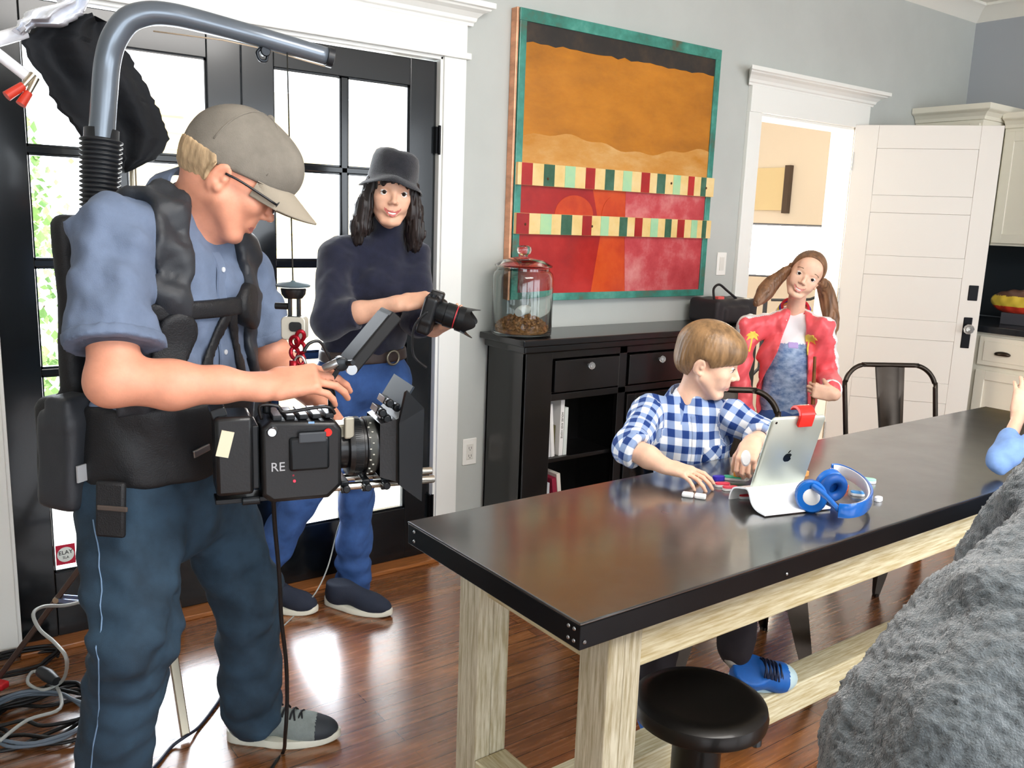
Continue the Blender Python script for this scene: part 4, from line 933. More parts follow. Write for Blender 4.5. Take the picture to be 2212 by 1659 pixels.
        if s.smile:
            t_ = [s.p(-.085, .272, .243), s.p(-.045, .302, .212), s.p(0, .312, .204), s.p(.045, .302, .212), s.p(.085, .272, .243)]
            MB().tube(t_, [.012*H, .024*H, .027*H, .024*H, .012*H], 12, smooth=4).build('teeth', M_teeth, par, smooth=True)
def hand(q, W, D, N, S=1., side=1, curls=None, thumb=(.5, .5), spread=.10, k=.006, rootr=.026, pitch=None):
    """W wrist, D direction of the palm, N back of the hand, side=+1 if the thumb lies on cross(D,N) side."""
    W = np.array(W, float); D = np.array(D, float)/np.linalg.norm(D); N = np.array(N, float); N = N-D*(N@D); N /= np.linalg.norm(N); T = np.cross(D, N)*side
    R = np.array([T, D, N]).T; curls = curls or [(.35, .5, .3)]*4
    q.rbox(W+D*.050*S, V(.036, .046, .0125)*S, .0115*S, R, .012*S)
    q.cap(W-D*.012*S, W+D*.035*S, rootr*S, .021*S, .02*S, sq=(1.15, .72), hint=T)
    L = [(.043, .027, .020), (.047, .030, .022), (.044, .028, .021), (.034, .021, .018)]; tips = []
    for i in range(4):
        u = (.027-.0185*i); b = W+D*(.090-.004*abs(i-1)-(.006 if i == 3 else 0))*S+T*u*S; a = spread*(1.5-i)/1.5
        d0 = D*math.cos(a)+T*math.sin(a); ang = 0; p = b; r = (.0092-.0006*(i == 3)-.0002*i)*S; q.cap(b-d0*.02*S, b, .0095*S, r*1.04, k*S)
        for j in range(3):
            ang += curls[i][j]; dd = d0*math.cos(ang)-N*math.sin(ang); p2 = p+dd*L[i][j]*S; r2 = r*(.93 if j < 2 else .86)
            q.cap(p, p2, r, r2, .0025*S); p = p2; r = r2
        tips.append(p)
    a1, a2 = thumb; b = W+D*.022*S+T*.026*S-N*.004*S
    d0 = D*math.cos(.75)+T*math.sin(.75); d1 = d0*math.cos(a1)-N*math.sin(a1); d1 /= np.linalg.norm(d1)
    p1 = b+d1*.042*S; d2 = D*math.cos(.25)+T*math.sin(.25); d2 = d2*math.cos(a1+a2)-N*math.sin(a1+a2); p2 = p1+(d1*.35+d2*.65)*.033*S; p3 = p2+d2*.026*S
    q.cap(b, p1, .0145*S, .0115*S, .012*S); q.cap(p1, p2, .0112*S, .0100*S, .004*S); q.cap(p2, p3, .0100*S, .0084*S, .003*S)
    return tips, p3
def seg_d(P, pts, r):
    d = np.full(P.shape[:-1], 9.)
    for i in range(len(pts)-1):
        a = np.array(pts[i], float); b = np.array(pts[i+1], float); e = b-a; t = np.clip((P-a)@e/(e@e), 0, 1); ra = r if np.isscalar(r) else r[i]*(1-t)+r[i+1]*t
        d = np.minimum(d, np.linalg.norm(P-a-t[..., None]*e, axis=-1)-ra)
    return d
def over(base, t, region, c, R, k=.004):        # a layer of thickness t lying on a base solid inside a region
    s = Sdf(0); s._a(lambda P: -smin(-(base.ev(P)-t), -region(P), k), c, R, '+', 0); return s
def shell_over(base, t0, t, region, c, R, k=.003):     # hollow layer
    s = Sdf(0); s._a(lambda P: np.maximum(-smin(-(base.ev(P)-t), -region(P), k), -(base.ev(P)-t0)), c, R, '+', 0); return s
def folds(amp, seed=0, sc=1.):
    r = np.random.default_rng(seed); A = r.normal(0, 1, (5, 3)); A /= np.linalg.norm(A, axis=1)[:, None]; f = r.uniform(22, 60, 5)*sc; ph = r.uniform(0, 6, 5)
    def g(P):
        w_ = .35*np.sin(P[..., 0]*13+P[..., 2]*11)+.35*np.sin(P[..., 1]*12-P[..., 2]*9); d = 0
        for a, b, c in zip(A, f, ph): d = d+np.sin(P@a*b+c+w_*4)
        w2 = d*.5
        for a, b, c in zip(A[::-1], f[:3], ph): d = d+.32*(1-2*np.abs(np.sin(P@a*b*1.35+c*2+w2)))
        return 1.55*amp*d/3
    return g
def shoe(par, heel, toe, H=.105, Wd=.047, cols=('sole', 'upper', 'toe'), name='shoe', laces=None, up=V(0, 0, 1), side=None):
    """heel/toe: points on the sole underside; builds upper + sole (+ laces)."""
    heel = np.array(heel, float); toe = np.array(toe, float); D = toe-heel; L = np.linalg.norm(D); D /= L; up = np.array(up, float); up = up-D*(up@D); up /= np.linalg.norm(up); X = np.cross(D, up); R = np.array([X, D, up]).T
    f = lambda x, y, z: heel+R@V(x, y*L, z)
    s = Sdf(.02); s.ell(f(0, .2, .045), (Wd*.82, L*.2, .048), R); s.cap(f(0, .22, .05), f(0, .16, H), .038, .036, .02); s.cap(f(0, .25, .07), f(0, .68, .040), .040, .034, .03); s.ell(f(0, .74, .034), (Wd*.92, L*.255, .036), R, .03)
    s.plane(f(0, 0, .018), -up); s.plane(f(0, 0, H), up)
    u = solid(name, s, .004, cols[1], par, paint=(lambda c: np.where((((c-heel)@R)[:, 1] > L*.80), 1, 0)) if isinstance(cols[1], list) else None)
    rs = []
    for z, e in ((.0, .004), (.004, 0), (.016, .0), (.022, .003)):
        ring = []
        for a in np.linspace(0, 2*PI, 40, endpoint=False):
            y = .5-.5*math.cos(a); wd = Wd*(.80+.24*math.sin((y-.1)*PI)**2*(1 if y > .4 else .4))*math.sin(max(.0, min(PI, PI*y)))**.38
            lift = .012*max(0, (y-.78)/.22)**2+(.010*max(0, (.25-y)/.25))*(z > .01)
            ring.append(f((wd+.003-e)*(1 if math.sin(a) > 0 else -1)*min(1, abs(math.sin(a))*3)**.5, -.015+1.03*y, z+lift))
        rs.append(ring)
    MB().rings(rs).build('sole', cols[0], u, smooth='auto')
    if laces:
        s = MB()
        for i in range(5):
            y = .36+.07*i; z = .118-.115*(y-.16)*1.05
            z = .0+{0: .106, 1: .101, 2: .094, 3: .086, 4: .079}[i]
            s.tube([f(-.026, y, z-.012), f(-.012, y+.012, z), f(.012, y+.03, z), f(.027, y+.045, z-.014)], .0028, 6, smooth=3); s.tube([f(.026, y, z-.012), f(.010, y+.012, z+.003), f(-.012, y+.03, z+.002), f(-.027, y+.045, z-.014)], .0028, 6, smooth=3)
        s.build('laces', laces, u, smooth=True)
    return u
M_denim = mat('denim_grey_blue', '24394a', .85, var=.3, vscale=9, bump=.25, bscale=500)
M_denim2 = mat('denim_blue', '345690', .85, var=.28, vscale=9, bump=.25, bscale=500)
# ================================================================ CAMERA OPERATOR
man = thing('person', 'man in grey cap and blue short-sleeved shirt bending over the film camera at left', 'person', (.55, 2.0, 0))
SK = skin('man', 'dd9a7e', 'bd7468')
mF, mU = uv_dir((.94, -.32), math.radians(34))
MH = Head(at(443, 490, 1.90), mF, mU, .245, fat=.01)
rS, lS = at(238, 500, 1.86), at(512, 575, 2.08)
rE, rW = at(246, 818, 1.735), at(568, 836, 1.665)
lE, lW = at(588, 770, 2.07), at(690, 868, 1.93)
neckb = at(405, 470, 1.97); chest = at(372, 620, 1.98); belly = at(372, 830, 1.985); pelv = at(360, 1010, 2.0)
tF = V(.55, -.83, 0); tL = V(.83, .55, 0)
# body (skin): head, neck, arms, hands
s = Sdf(.02); MH.sdf(s)
s.cap(MH.p(0, -.14, .30), neckb+tF*.01, .060, .066, .03)
s.cap(neckb-V(0, 0, .02), chest, .07, .11, .04)
s.cap(rS, rE, .052, .046, .03); s.cap(rS-V(0, 0, .02), neckb-V(0, 0, .02), .038, .05, .03); s.cap(lS-V(0, 0, .02), neckb-V(0, 0, .02), .038, .05, .03); s.cap(lS, lE, .052, .044, .03)
s.ell(rE+V(-.012, 0, -.014), .034, None, .03)
s.chain([rE, rE*.62+rW*.38+V(0, 0, -.006), rE*.3+rW*.7, rW], [.047, .046, .034, .0262], .02); s.chain([lE, lE*.62+lW*.38, lW], [.045, .044, .027], .02)
dD = at(648, 822, 1.64)-rW; hN = V(.10, -.60, .78)
tips, tb = hand(s, rW+dD/np.linalg.norm(dD)*.014, dD, hN, 1.02, side=-1, curls=[(.62, .50, .30), (.52, .48, .28), (.50, .50, .3), (.55, .55, .3)], thumb=(.75, .35), spread=.10)
hand(s, lW, at(748, 925, 1.84)-lW, V(.5, .2, .8), 1.02, side=-1, curls=[(.5, .6, .4)]*4, thumb=(.6, .4))
solid('body', s, .0036, SK, man, paint=MH.paint(), relax=1)
MH.extras(man, mat('brow_blond', 'a98055', .8), gaze=(0, -.45), iris=mat('iris_blue', '4f7087', .1))
# hair at the back of the head and temple
M_hb2 = mat('hair_blond_grey', 'b59a77', .7, var=.35, vscale=40, stretch=(1, 1, .3), bump=.5, bscale=160)
hd = Sdf(.01); MH.sdf(hd)
def reg(P):
    L = MH.loc(P); z0 = .34+.0*L[..., 1]; f = np.maximum(L[..., 1]+.20, .30-L[..., 2]); f = np.maximum(f, L[..., 2]-.56)
    return f*MH.H
h_ = over(hd, .0065, reg, MH.p(0, -.1, .55), .17); h_.warp = lambda P: .0014*np.sin(MH.loc(P)[..., 0]*90)*np.sin(MH.loc(P)[..., 1]*60+MH.loc(P)[..., 2]*8)
solid('hair', h_, .0035, M_hb2, man)
# cap
M_cap = mat('cap_grey_cotton', '7b756b', .9, var=.14, vscale=14, bump=.3, bscale=400)
q = Sdf(.02); q.ell(MH.p(0, -.085, .63), V(.358, .475, .46)*MH.H, MH.R); q.ell(MH.p(0, .13, .74), V(.30, .335, .31)*MH.H, MH.R, .06*MH.H)
cutn = MH.R@V(0, .20, -1); q.plane(MH.p(0, 0, .525), cutn, .004); 
wf = folds(.0022, 5, .8); q.warp = lambda P: wf(P)*.6
cap = solid('cap', q, .0042, M_cap, man)
hs = MB(); rs = []
for i, u in enumerate(np.linspace(0, 1, 9)):
    ring = []
    for a in np.linspace(-1, 1, 21):
        x = a*.318*(1-.06*u**2); y = .08+.36*math.sqrt(max(0, 1-a*a*.97))+u*(.31*math.sqrt(max(0, 1-abs(a)**2.4))+.004); z = .665-.10*a*a-u*.10-.03*a*a*u; ring.append((x, y, z))
    rs.append(ring)
top_ = [[MH.p(x, y, z+.012) for x, y, z in r] for r in rs]; bot_ = [[MH.p(x, y, z-.004) for x, y, z in r] for r in rs]
vs = np.array(top_+bot_).reshape(-1, 3); n, m = 9, 21; fs = []
for i in range(n-1):
    for j in range(m-1):
        fs.append((i*m+j, i*m+j+1, (i+1)*m+j+1, (i+1)*m+j)); o = n*m; fs.append((o+i*m+j, o+(i+1)*m+j, o+(i+1)*m+j+1, o+i*m+j+1))
for j in range(m-1):
    for i in (0, n-1): fs.append((i*m+j, i*m+j+1, n*m+i*m+j+1, n*m+i*m+j))
for i in range(n-1):
    for j in (0, m-1): fs.append((i*m+j, (i+1)*m+j, n*m+(i+1)*m+j, n*m+i*m+j))
mesh_obj('brim', vs, fs, mat('cap_brim', '9a9080', .85, bump=.2, bscale=400), cap, True)
s = MB(); s.sphere(MH.p(0, -.06, 1.085), .009, 10); s.build('button', M_cap, cap, smooth=True)
s = MB()
for a in (1.0, 2.1, -1.0): s.tube([MH.p(.30*math.cos(b)+.0, -.085+.0, .63)*0+MH.p(.362*math.sin(a*1.)*math.cos(e)*.99, -.085+.478*math.cos(a)*math.cos(e), .63+.462*math.sin(e)) for e, b in [(e, 0) for e in np.linspace(.05, 1.5, 12)]], .0016, 6)
s.build('panel_seams', M_cap, cap, smooth=True)
# glasses
gm = mat('spectacle_black', '15161a', .25); s = MB()
for x in (-1, 1):
    s.tube([MH.p(x*.345, -.10, .47), MH.p(x*.345, .05, .49), MH.p(x*.30, .37, .50)], .0026, 8, smooth=4)
    s.tube([MH.p(x*(.155+.115*math.cos(a)), .395-.02*abs(math.cos(a)), .50+.075*math.sin(a)) for a in np.linspace(0, 2*PI, 24, endpoint=False)], .0018, 6, closed=True)
s.tube([MH.p(-.04, .40, .52), MH.p(0, .41, .53), MH.p(.04, .40, .52)], .0018, 6)
gl = s.build('glasses', gm, man, smooth=True)
# shirt
M_shirt = mat('shirt_chambray', '66748c', .85, var=.10, vscale=18, bump=.25, bscale=450)
q = Sdf(.05)
q.cap(pelv+V(0, 0, .03), belly, .118, .128, .05, sq=(1.42, 1), hint=tL); q.cap(belly, chest, .128, .130, .05, sq=(1.42, 1), hint=tL); q.cap(chest, neckb-V(0, 0, .06), .128, .075, .05, sq=(1.4, 1), hint=tL)
q.cap(rS*.9+neckb*.1-V(0, 0, .012), rS*.35+neckb*.65-V(0, 0, .01), .070, .066, .05); q.cap(lS*.9+neckb*.1-V(0, 0, .012), lS*.35+neckb*.65-V(0, 0, .01), .070, .066, .05)
rC = rS+(rE-rS)*.80; lC = lS+(lE-lS)*.80; rd = (rE-rS)/np.linalg.norm(rE-rS); ld = (lE-lS)/np.linalg.norm(lE-lS)
q.cap(neckb-V(0, 0, .03), neckb+(MH.p(0, -.14, .30)-neckb)*.12, .080, .074, .02)
torso_only = Sdf(.05); torso_only.p = list(q.p)
q.cap(rS, rC, .071, .083, .035); q.cap(lS, lC, .068, .072, .035)
q.warp = folds(.0052, 11, 1.7)
shirt_full = Sdf(.05); shirt_full.p = list(q.p); shirt_full.warp = q.warp
def shirt_reg(P):
    a = (P-rC)@rd; b = (P-lC)@ld; ra = np.linalg.norm(P-rC, axis=-1)-.15; rb = np.linalg.norm(P-lC, axis=-1)-.15
    return np.maximum(-smin(-np.maximum(a, ra*.0-9), a*0+9, 0)*0+np.where(ra < 0, a, -1), np.where(rb < 0, b, -1))
sh = Sdf(0); cc = (chest+pelv)/2; sh._a(lambda P: np.maximum(shirt_full.ev(P), shirt_reg(P)), cc, .62, '+', 0)
solid('shirt', sh, .0068, M_shirt, man)
for c_, d_ in ((rC, rd), (lC, ld)):
    solid('cuff_hem', over(shirt_full, .0028, lambda P, c_=c_, d_=d_: np.maximum(np.abs((P-c_)@d_+.013)-.013, np.linalg.norm(P-c_, axis=-1)-.115), c_, .13, .002), .006, M_shirt, man)
# collar
s = MB(); ax = MH.p(0, -.14, .30)-neckb; ax /= np.linalg.norm(ax); Fc = frame(ax, tF)
rs = []
for a in np.linspace(.38, 2*PI-.38, 26):
    dirv = Fc[:, 0]*math.cos(a)+Fc[:, 1]*math.sin(a); b_ = neckb+ax*(.010-.034*math.cos(a))+dirv*.080; top = b_+ax*.035-dirv*.004; fo = b_+dirv*.022-ax*(.018+.018*max(0, math.cos(a))); rs.append([b_, top-dirv*.003, top+dirv*.003, fo+dirv*.003, fo-dirv*.002, top-dirv*.0-ax*.006])
s.rings(rs); s.build('collar', M_shirt, man, smooth='auto')
s = MB(); P_ = []
for z in np.linspace(neckb[2]-.07, pelv[2]+.05, 26):
    c = chest+(belly-chest)*((chest[2]-z)/(chest[2]-belly[2])); r_ = 0
    o_ = c+tF*.25; d_ = torso_only
    for _ in range(30):
        e = float(shirt_full.ev(o_[None])[0]); o_ = o_-tF*e*.7
        if abs(e) < .0008: break
    P_.append(o_+tF*.002)
s.strap(P_, .028, .004, tF); s.build('button_placket', M_shirt, man, smooth='auto')
s = MB()
for i in (2, 7, 12, 17): s.lathe([(.0055, 0), (.0055, .0022), (.002, .0026)], P_[i]+tF*.002, tF, 12)
s.build('shirt_button', mat('button_pearl', 'c8ccd2', .3), man, smooth='auto')
# jeans
rK, lK = at(288, 1375, 1.80), at(533, 1285, 2.02); rA, lA = V(.338, 1.93, .07), V(.735, 2.10, .10)
rH, lH = at(285, 1085, 1.94), at(455, 1085, 2.07)
q = Sdf(.035); q.cap(pelv+V(0, 0, -.10), pelv+V(0, 0, -.015), .122, .122, .04, sq=(1.35, 1), hint=tL)
q.chain([rH, rK, rA+V(0, 0, .02)], [.112, .082, .072], .03); q.chain([lH, lK, lA+V(0, 0, .02)], [.100, .080, .074], .03)
q.cap(rH+V(0, 0, .05), lH+V(0, 0, .05), .11, .10, .03)
q.plane(pelv+V(0, 0, .05), (0, 0, 1)); q.plane(V(0, 0, .052), (0, 0, -1))
fw1 = folds(.0060, 21, 1.5); def_k = lambda P, K: np.exp(-np.sum((P-K)**2, -1)/.012)
q.warp = lambda P: fw1(P)*(.6+1.5*def_k(P, rK)+1.2*def_k(P, lK)+1.2*def_k(P, lA))+.006*def_k(P, rK)*np.sin(P[..., 2]*95)
jeans = solid('jeans', q, .0068, M_denim, man)
# pale outer seam
s = MB(); pts = []
for a, b in ((rH, rK), (rK, rA)):
    for t_ in np.linspace(0, 1, 12): pts.append((a*(1-t_)+b*t_, V(-.78, -.62, 0)))
P_ = []
for c, d_ in pts:
    o_ = c+d_*.2
    for _ in range(30):
        e = float(q.ev(o_[None])[0]); o_ = o_-d_*e*.7
        if abs(e) < .0008: break
    P_.append(o_)
s.tube(P_, .0016, 6); s.build('outer_seam', mat('seam_pale', '6f8aa8', .8), jeans, smooth=True)
# shoes
M_sole = mat('sole_white', 'dcdacb', .6); M_sgrey = mat('shoe_grey_mesh', '87908e', .8, var=.12, vscale=30, bump=.3, bscale=500); M_stoe = mat('shoe_dark_toe', '2f353c', .6)
lh, lt = V(.700, 2.182, 0), V(.952, 2.02, 0)
shoe(man, lh, lt, .11, .048, (M_sole, [M_sgrey, M_stoe]), laces=mat('lace_black', '1a1c20', .7))
shoe(man, V(.265, 1.955, 0), V(.505, 1.80, 0), .11, .048, (M_sole, [M_sgrey, M_stoe]), laces=mat('lace_black', '1a1c20', .7))

# ================================================================ SUPPORT VEST WITH CURVED ARM
rig = thing('camera_support_rig', 'black padded support vest with ribbed post and curved grey arm over the man', 'support rig', (.45, 2.05, .95))
M_nyl = mat('vest_nylon', '17181b', .55, bump=.35, bscale=350); M_pad = mat('vest_padding', '2b2e33', .5, bump=.2, bscale=500)
bs = shirt_full
def fitpt(p, n, off=0.):
    o_ = np.array(p, float)+np.array(n, float)*.3; n = np.array(n, float)/np.linalg.norm(n)
    for _ in range(40):
        e = float(bs.ev(o_[None])[0])-off; o_ = o_-n*e*.7
        if abs(e) < .001: break
    return o_
sh_top_r = rS*.52+neckb*.48+V(0, 0, .05); sh_top_l = lS*.52+neckb*.48+V(0, 0, .05)
rp = [chest-tF*.16-tL*.09+V(0, 0, .02), sh_top_r-tF*.05, sh_top_r+tF*.05, chest+tF*.12-tL*.125+V(0, 0, .07), belly+tF*.13-tL*.155+V(0, 0, .10), belly+tF*.08-tL*.19+V(0, 0, .0)]
lp_ = [chest-tF*.16+tL*.09+V(0, 0, .02), sh_top_l-tF*.05, sh_top_l+tF*.05, chest+tF*.12+tL*.12+V(0, 0, .07), belly+tF*.13+tL*.15+V(0, 0, .10), belly+tF*.08+tL*.19+V(0, 0, .0)]
for pp in (rp, lp_):
    P2, _ = spline(np.array(pp), 3)
    o_ = over(torso_only, .020, lambda P, P2=P2: seg_d(P, P2, .040), (chest+belly)/2, .42, .012); o_.warp = shirt_full.warp
    solid('shoulder_strap', o_, .0062, M_pad, rig)
def chest_reg(P): 
    c = chest-V(0, 0, .035); L = P-c; return np.maximum(np.abs(L[..., 2]-.02*0)-.019, -(L@tF)-.02)
o_ = over(torso_only, .017, chest_reg, chest, .3, .004); solid('chest_strap', o_, .006, M_nyl, rig)
o_ = over(torso_only, .026, lambda P: seg_d(P, [chest-V(0, 0, .035)+tF*.13+tL*.09, chest-V(0, 0, .05)+tF*.13+tL*.13], .05), chest, .3, .01); solid('strap_buckle', o_, .006, M_nyl, rig)
o_ = over(torso_only, .026, lambda P: seg_d(P, [chest-V(0, 0, .08)+tF*.13-tL*.13, chest-V(0, 0, .16)+tF*.13-tL*.17], .045), chest, .35, .01); solid('strap_buckle', o_, .006, M_nyl, rig)
for sx in (-1, 1):
    pts = [chest-V(0, 0, .035)+tF*.15+tL*.01, belly+tF*.15+tL*.05*sx+V(0, 0, .08), belly+tF*.14+tL*.07*sx]
    o_ = over(torso_only, .014, lambda P, pts=pts: seg_d(P, pts, .016), belly, .4, .004); solid('front_strap', o_, .006, M_nyl, rig)
# waist belt
def belt_reg(P):
    c = pelv+V(0, 0, .095); L = P-c; return np.abs(L[..., 2])-.085
bt = Sdf(.04); bt.cap(pelv-V(0, 0, .05), belly, .132, .134, .05, sq=(1.40, 1), hint=tL)
o_ = over(bt, .022, belt_reg, pelv+V(0, 0, .07), .26, .012); o_.warp = folds(.002, 3); solid('waist_belt', o_, .006, M_nyl, rig)
s = MB(); bk = pelv+V(0, 0, .075)+tF*.162-tL*.08; s.strap([bk-tL*.02, bk+tL*.03+V(0, 0, .006)], .018, .006, tF); s.build('belt_buckle', mat('steel', 'a9abad', .3, 1.), rig, bev=.002)
# back plate and battery pack
bc = chest-tF*.175-tL*.03
s = Sdf(.02); Rb = frame((0, 0, 1), tL); s.rbox(bc-V(0, 0, .12), (.11, .028, .27), .025, Rb); s.rbox(pelv-tF*.185-tL*.06+V(0, 0, .05), (.10, .045, .12), .03, Rb, .03)
s.warp = folds(.002, 8); solid('back_pad', s, .0068, M_nyl, rig)
pk = at(160, 985, 1.95); s = Sdf(.01); s.rbox(pk, (.055, .05, .105), .018, Rb@rotx(.06)); s.rbox(pk+V(-.005, -.02, .10), (.04, .035, .035), .012, Rb); s.warp = folds(.0018, 13); solid('belt_pouch', s, .006, M_pad, rig)
MB().obox(pk+V(.01, -.062, -.02), (.045, .004, .035), Rb).build('grey_patch', mat('patch_grey', 'a6a8ab', .6), rig)
s = MB()
pt = at(240, 1100, 1.80); s.obox(pt, (.058, .016, .115), frame((.05, 0, 1), (.8, -.6, 0))); s.build('hanging_pouch', M_nyl, rig, bev=.006, smooth='auto')
s = MB(); s.obox(pt+V(.0, -.012, .005), (.060, .006, .010), frame((.05, 0, 1), (.8, -.6, 0))); s.build('pouch_band', mat('band_brown', '4a403a', .6), rig, bev=.002)
# ribbed rubber post, curved arm
aY = 2.13
pb = [at(214, 470, 2.13), at(217, 410, 2.135), at(219, 300, 2.14)]
prof = []; n = 17; L_ = np.linalg.norm(pb[2]-pb[0])
for i in range(n):
    z = L_*i/n; rr = .040+.005*(i/n); prof += [(rr-.007, z), (rr, z+L_/n*.35), (rr, z+L_/n*.6), (rr-.007, z+L_/n*.95)]
prof += [(.036, L_), (.036, L_+.02), (.001, L_+.02)]
ax = (pb[2]-pb[0])/L_; MB().lathe(prof, pb[0], ax, 32).build('ribbed_boot', mat('rubber_black', '1d2024', .4), rig, smooth=True)
arm = [at(219, 310, 2.13), at(226, 200, 2.13), at(232, 135, 2.13), at(246, 85, 2.12), at(275, 45, 2.11), at(315, 30, 2.10), at(365, 31, 2.085), at(430, 45, 2.07), at(560, 80, 2.03), at(706, 122, 2.0)]
s = MB(); s.tube(arm, [.027]*5+[.026, .025, .024, .022, .0205], 22, smooth=6); s.build('curved_arm', mat('arm_grey', '6d7680', .28, .5, coat=.3), rig, smooth=True)
e0 = arm[-1]; ed = (arm[-1]-arm[-2]); ed /= np.linalg.norm(ed)
s = MB(); s.lathe([(.020, -.002), (.023, .0), (.023, .014), (.0165, .016), (.015, .006), (.001, .004)], e0, ed, 24); s.build('end_collar', mat('rubber_black', '1d2024', .4), rig, smooth='auto')
s = MB(); s.lathe([(.006, .004), (.006, .017)], e0, ed, 10); s.build('end_screw', mat('brass', 'c9a26a', .3, 1.), rig)
ap = at(566, 84, 2.028); ap2 = at(620, 101, 2.016)
s = MB(); s.tube([ap+V(0, 0, -.018), ap+V(-.012, 0, -.03), ap+V(-.006, 0, -.046), ap+V(.008, 0, -.046), ap+V(.012, 0, -.034)], .0038, 8, smooth=5); s.lathe([(.010, -.007), (.012, -.005), (.012, .005), (.010, .007)], ap+V(.006, 0, -.026), (0, 1, 0), 16); s.build('cable_guide', mat('iron_dark', '22262b', .35, .7), rig, smooth='auto')
s = MB(); s.tube([ap+V(.02, 0, -.022), at(640, 108, 2.01)+V(0, 0, -.018), at(702, 124, 2.0)+V(0, 0, -.02)], .0018, 6); s.tube([at(330, 40, 2.10)+V(0, 0, -.026), at(480, 62, 2.05)+V(0, 0, -.024), ap+V(-.01, 0, -.02)], .0018, 6); s.build('arm_cable', mat('cable_pale', 'b8a48c', .5), rig, smooth=True)
# ================================================================ FILM CAMERA on its cord
cA = V(.972, -.235, 0); cB = V(-.235, -.972, 0); cR = np.array([cA, cB, V(0, 0, 1)]).T      # a forward, b toward viewer (local y), c up
cR = np.array([cA, -cB, V(0, 0, 1)]).T       # right handed: x forward, y away, z up
cO = at(642, 965, 1.665)
M_cb = mat('camera_black', '101113', .38, bump=.1, bscale=200, coat=.15); M_cb2 = mat('camera_satin', '1c1f22', .3, .3); M_al = mat('steel', 'a9abad', .3, 1.); M_rod = mat('rod_silver', 'c9c6be', .22, 1.)
M_red = mat('anodised_red', '9c1426', .3, .6)
fc = thing('film_camera', 'black cinema camera with matte box and silver rods held by the man in the cap', 'film camera', cO)
def cb(): return MB(cR, cO)
body = cb(); pf = [(-.078, -.085), (-.06, -.10), (.055, -.10), (.082, -.075), (.082, .045), (.07, .062), (-.06, .07), (-.078, .055)]
FXZ = np.array([[1, 0, 0], [0, 0, -1.], [0, 1, 0]])
body.rings([[(x*s_, y, z*s_) for x, z in pf] for y, s_ in ((-.055, .94), (-.048, 1), (.05, 1), (.056, .95))])
bd_ = body.build('camera_body', M_cb, fc, bev=.004, smooth='auto')
s = cb(); s.obox((.015, -.058, .0), (.08, .012, .07)); s.build('side_module', M_cb2, bd_, bev=.006, smooth='auto')
s = cb(); s.obox((.02, -.066, .035), (.055, .006, .022)); s.build('side_grip', mat('grip_grey', '3c4045', .5), bd_, bev=.003)
s = cb(); s.lathe([(.008, 0), (.008, .004)], (.052, -.058, .042), (0, -1, 0), 14); s.build('record_button', mat('red_plastic', 'ee2a22', .25), bd_)
s = cb(); s.lathe([(.0025, 0), (.0025, .002)], (-.015, -.055, -.056), (0, -1, 0), 10); s.build('status_light', mat('red_led', 'ff2030', .3, emit=3), bd_)
s = cb(); s.lathe([(.002, 0), (.002, .0016)], (-.017, -.055, -.044), (0, -1, 0), 10); s.build('dim_light', mat('dim_led', '8a2030', .3), bd_)
s = cb(); text_mb(s, 'RE', .026, (-.047, -.0556, -.025), (1, 0, 0), (0, 0, 1)); s.build('lettering', mat('letter_grey', 'a9a9ad', .5), bd_)
s = cb(); s.lathe([(.009, 0), (.010, .002), (.010, .022), (.008, .026)], (-.055, -.052, .05), (-.2, -1, .1), 20); s.build('mounting_bolt', M_al, bd_, smooth='auto')
s = cb(); s.obox((.02, -.052, .058), (.012, .004, .012)); s.build('blue_key', mat('blue_key', '7fa8d8', .4), bd_)
s = cb()
for i in range(5): s.obox((-.045+.026*i, 0, .072), (.018, .085, .010))
s.build('top_plate_ribs', M_cb2, bd_, bev=.002)
# battery and rear plate
s = cb(); s.obox((-.128, .0, .0), (.072, .095, .160)); bt_ = s.build('battery', M_cb, fc, bev=.008, smooth='auto')
s = cb(); s.obox((-.088, 0, -.005), (.014, .085, .13)); s.build('battery_plate', M_cb2, bt_, bev=.003)
s = cb(); s.obox((-.146, -.049, .028), (.024, .003, .052), roty(.25)@rotx(0)); s.build('paper_tape', mat('tape_cream', 'd9cfb4', .7), bt_)
s = cb(); s.obox((-.10, 0, -.098), (.13, .05, .010)); s.lathe([(.009, 0), (.009, .035)], (-.115, -.03, -.097), (1, 0, 0), 14); s.build('base_plate', M_cb2, fc, bev=.002)
s = cb(); s.obox((-.155, 0, .085), (.03, .06, .02), roty(-.3)); s.build('battery_latch', M_cb2, bt_, bev=.003)
# lens
s = cb(); s.lathe([(.046, .082), (.046, .098), (.060, .100), (.062, .108), (.062, .128), (.058, .130), (.058, .135), (.061, .137), (.061, .158), (.057, .160), (.057, .168), (.0, .168)], (0, 0, -.006), (1, 0, 0), 40); ln = s.build('lens', M_cb, fc, smooth='auto')
s = cb()
for a in range(90): t_ = a*2*PI/90; s.obox((.118, .062*math.cos(t_), -.006+.062*math.sin(t_)), (.016, .002, .002), rotx(t_))
s.build('focus_teeth', M_cb2, ln)
s = cb(); s.lathe([(.0618, .140), (.0618, .155)], (0, 0, -.006), (1, 0, 0), 40, cap=False); s.build('scale_ring', mat('scale_ring', '3a3c38', .5), ln, smooth=True)
s = cb()
for i, t_ in enumerate(np.linspace(-2.6, -.5, 12)): s.obox((.140+.006*(i % 2), -.0625*abs(math.sin(t_)) if 0 else .0625*math.sin(t_), -.006+.0625*math.cos(t_)*1), (.004, .002, .003), rotx(-t_))
s.build('scale_marks', mat('marks_pale', 'bdbcb2', .5), ln)
s = cb(); s.obox((.09, -.01, .034), (.03, .05, .03)); s.obox((.098, -.045, .045), (.02, .012, .045)); s.build('lens_mount_block', mat('mount_beige', 'a8a291', .35, .6), fc, bev=.003)
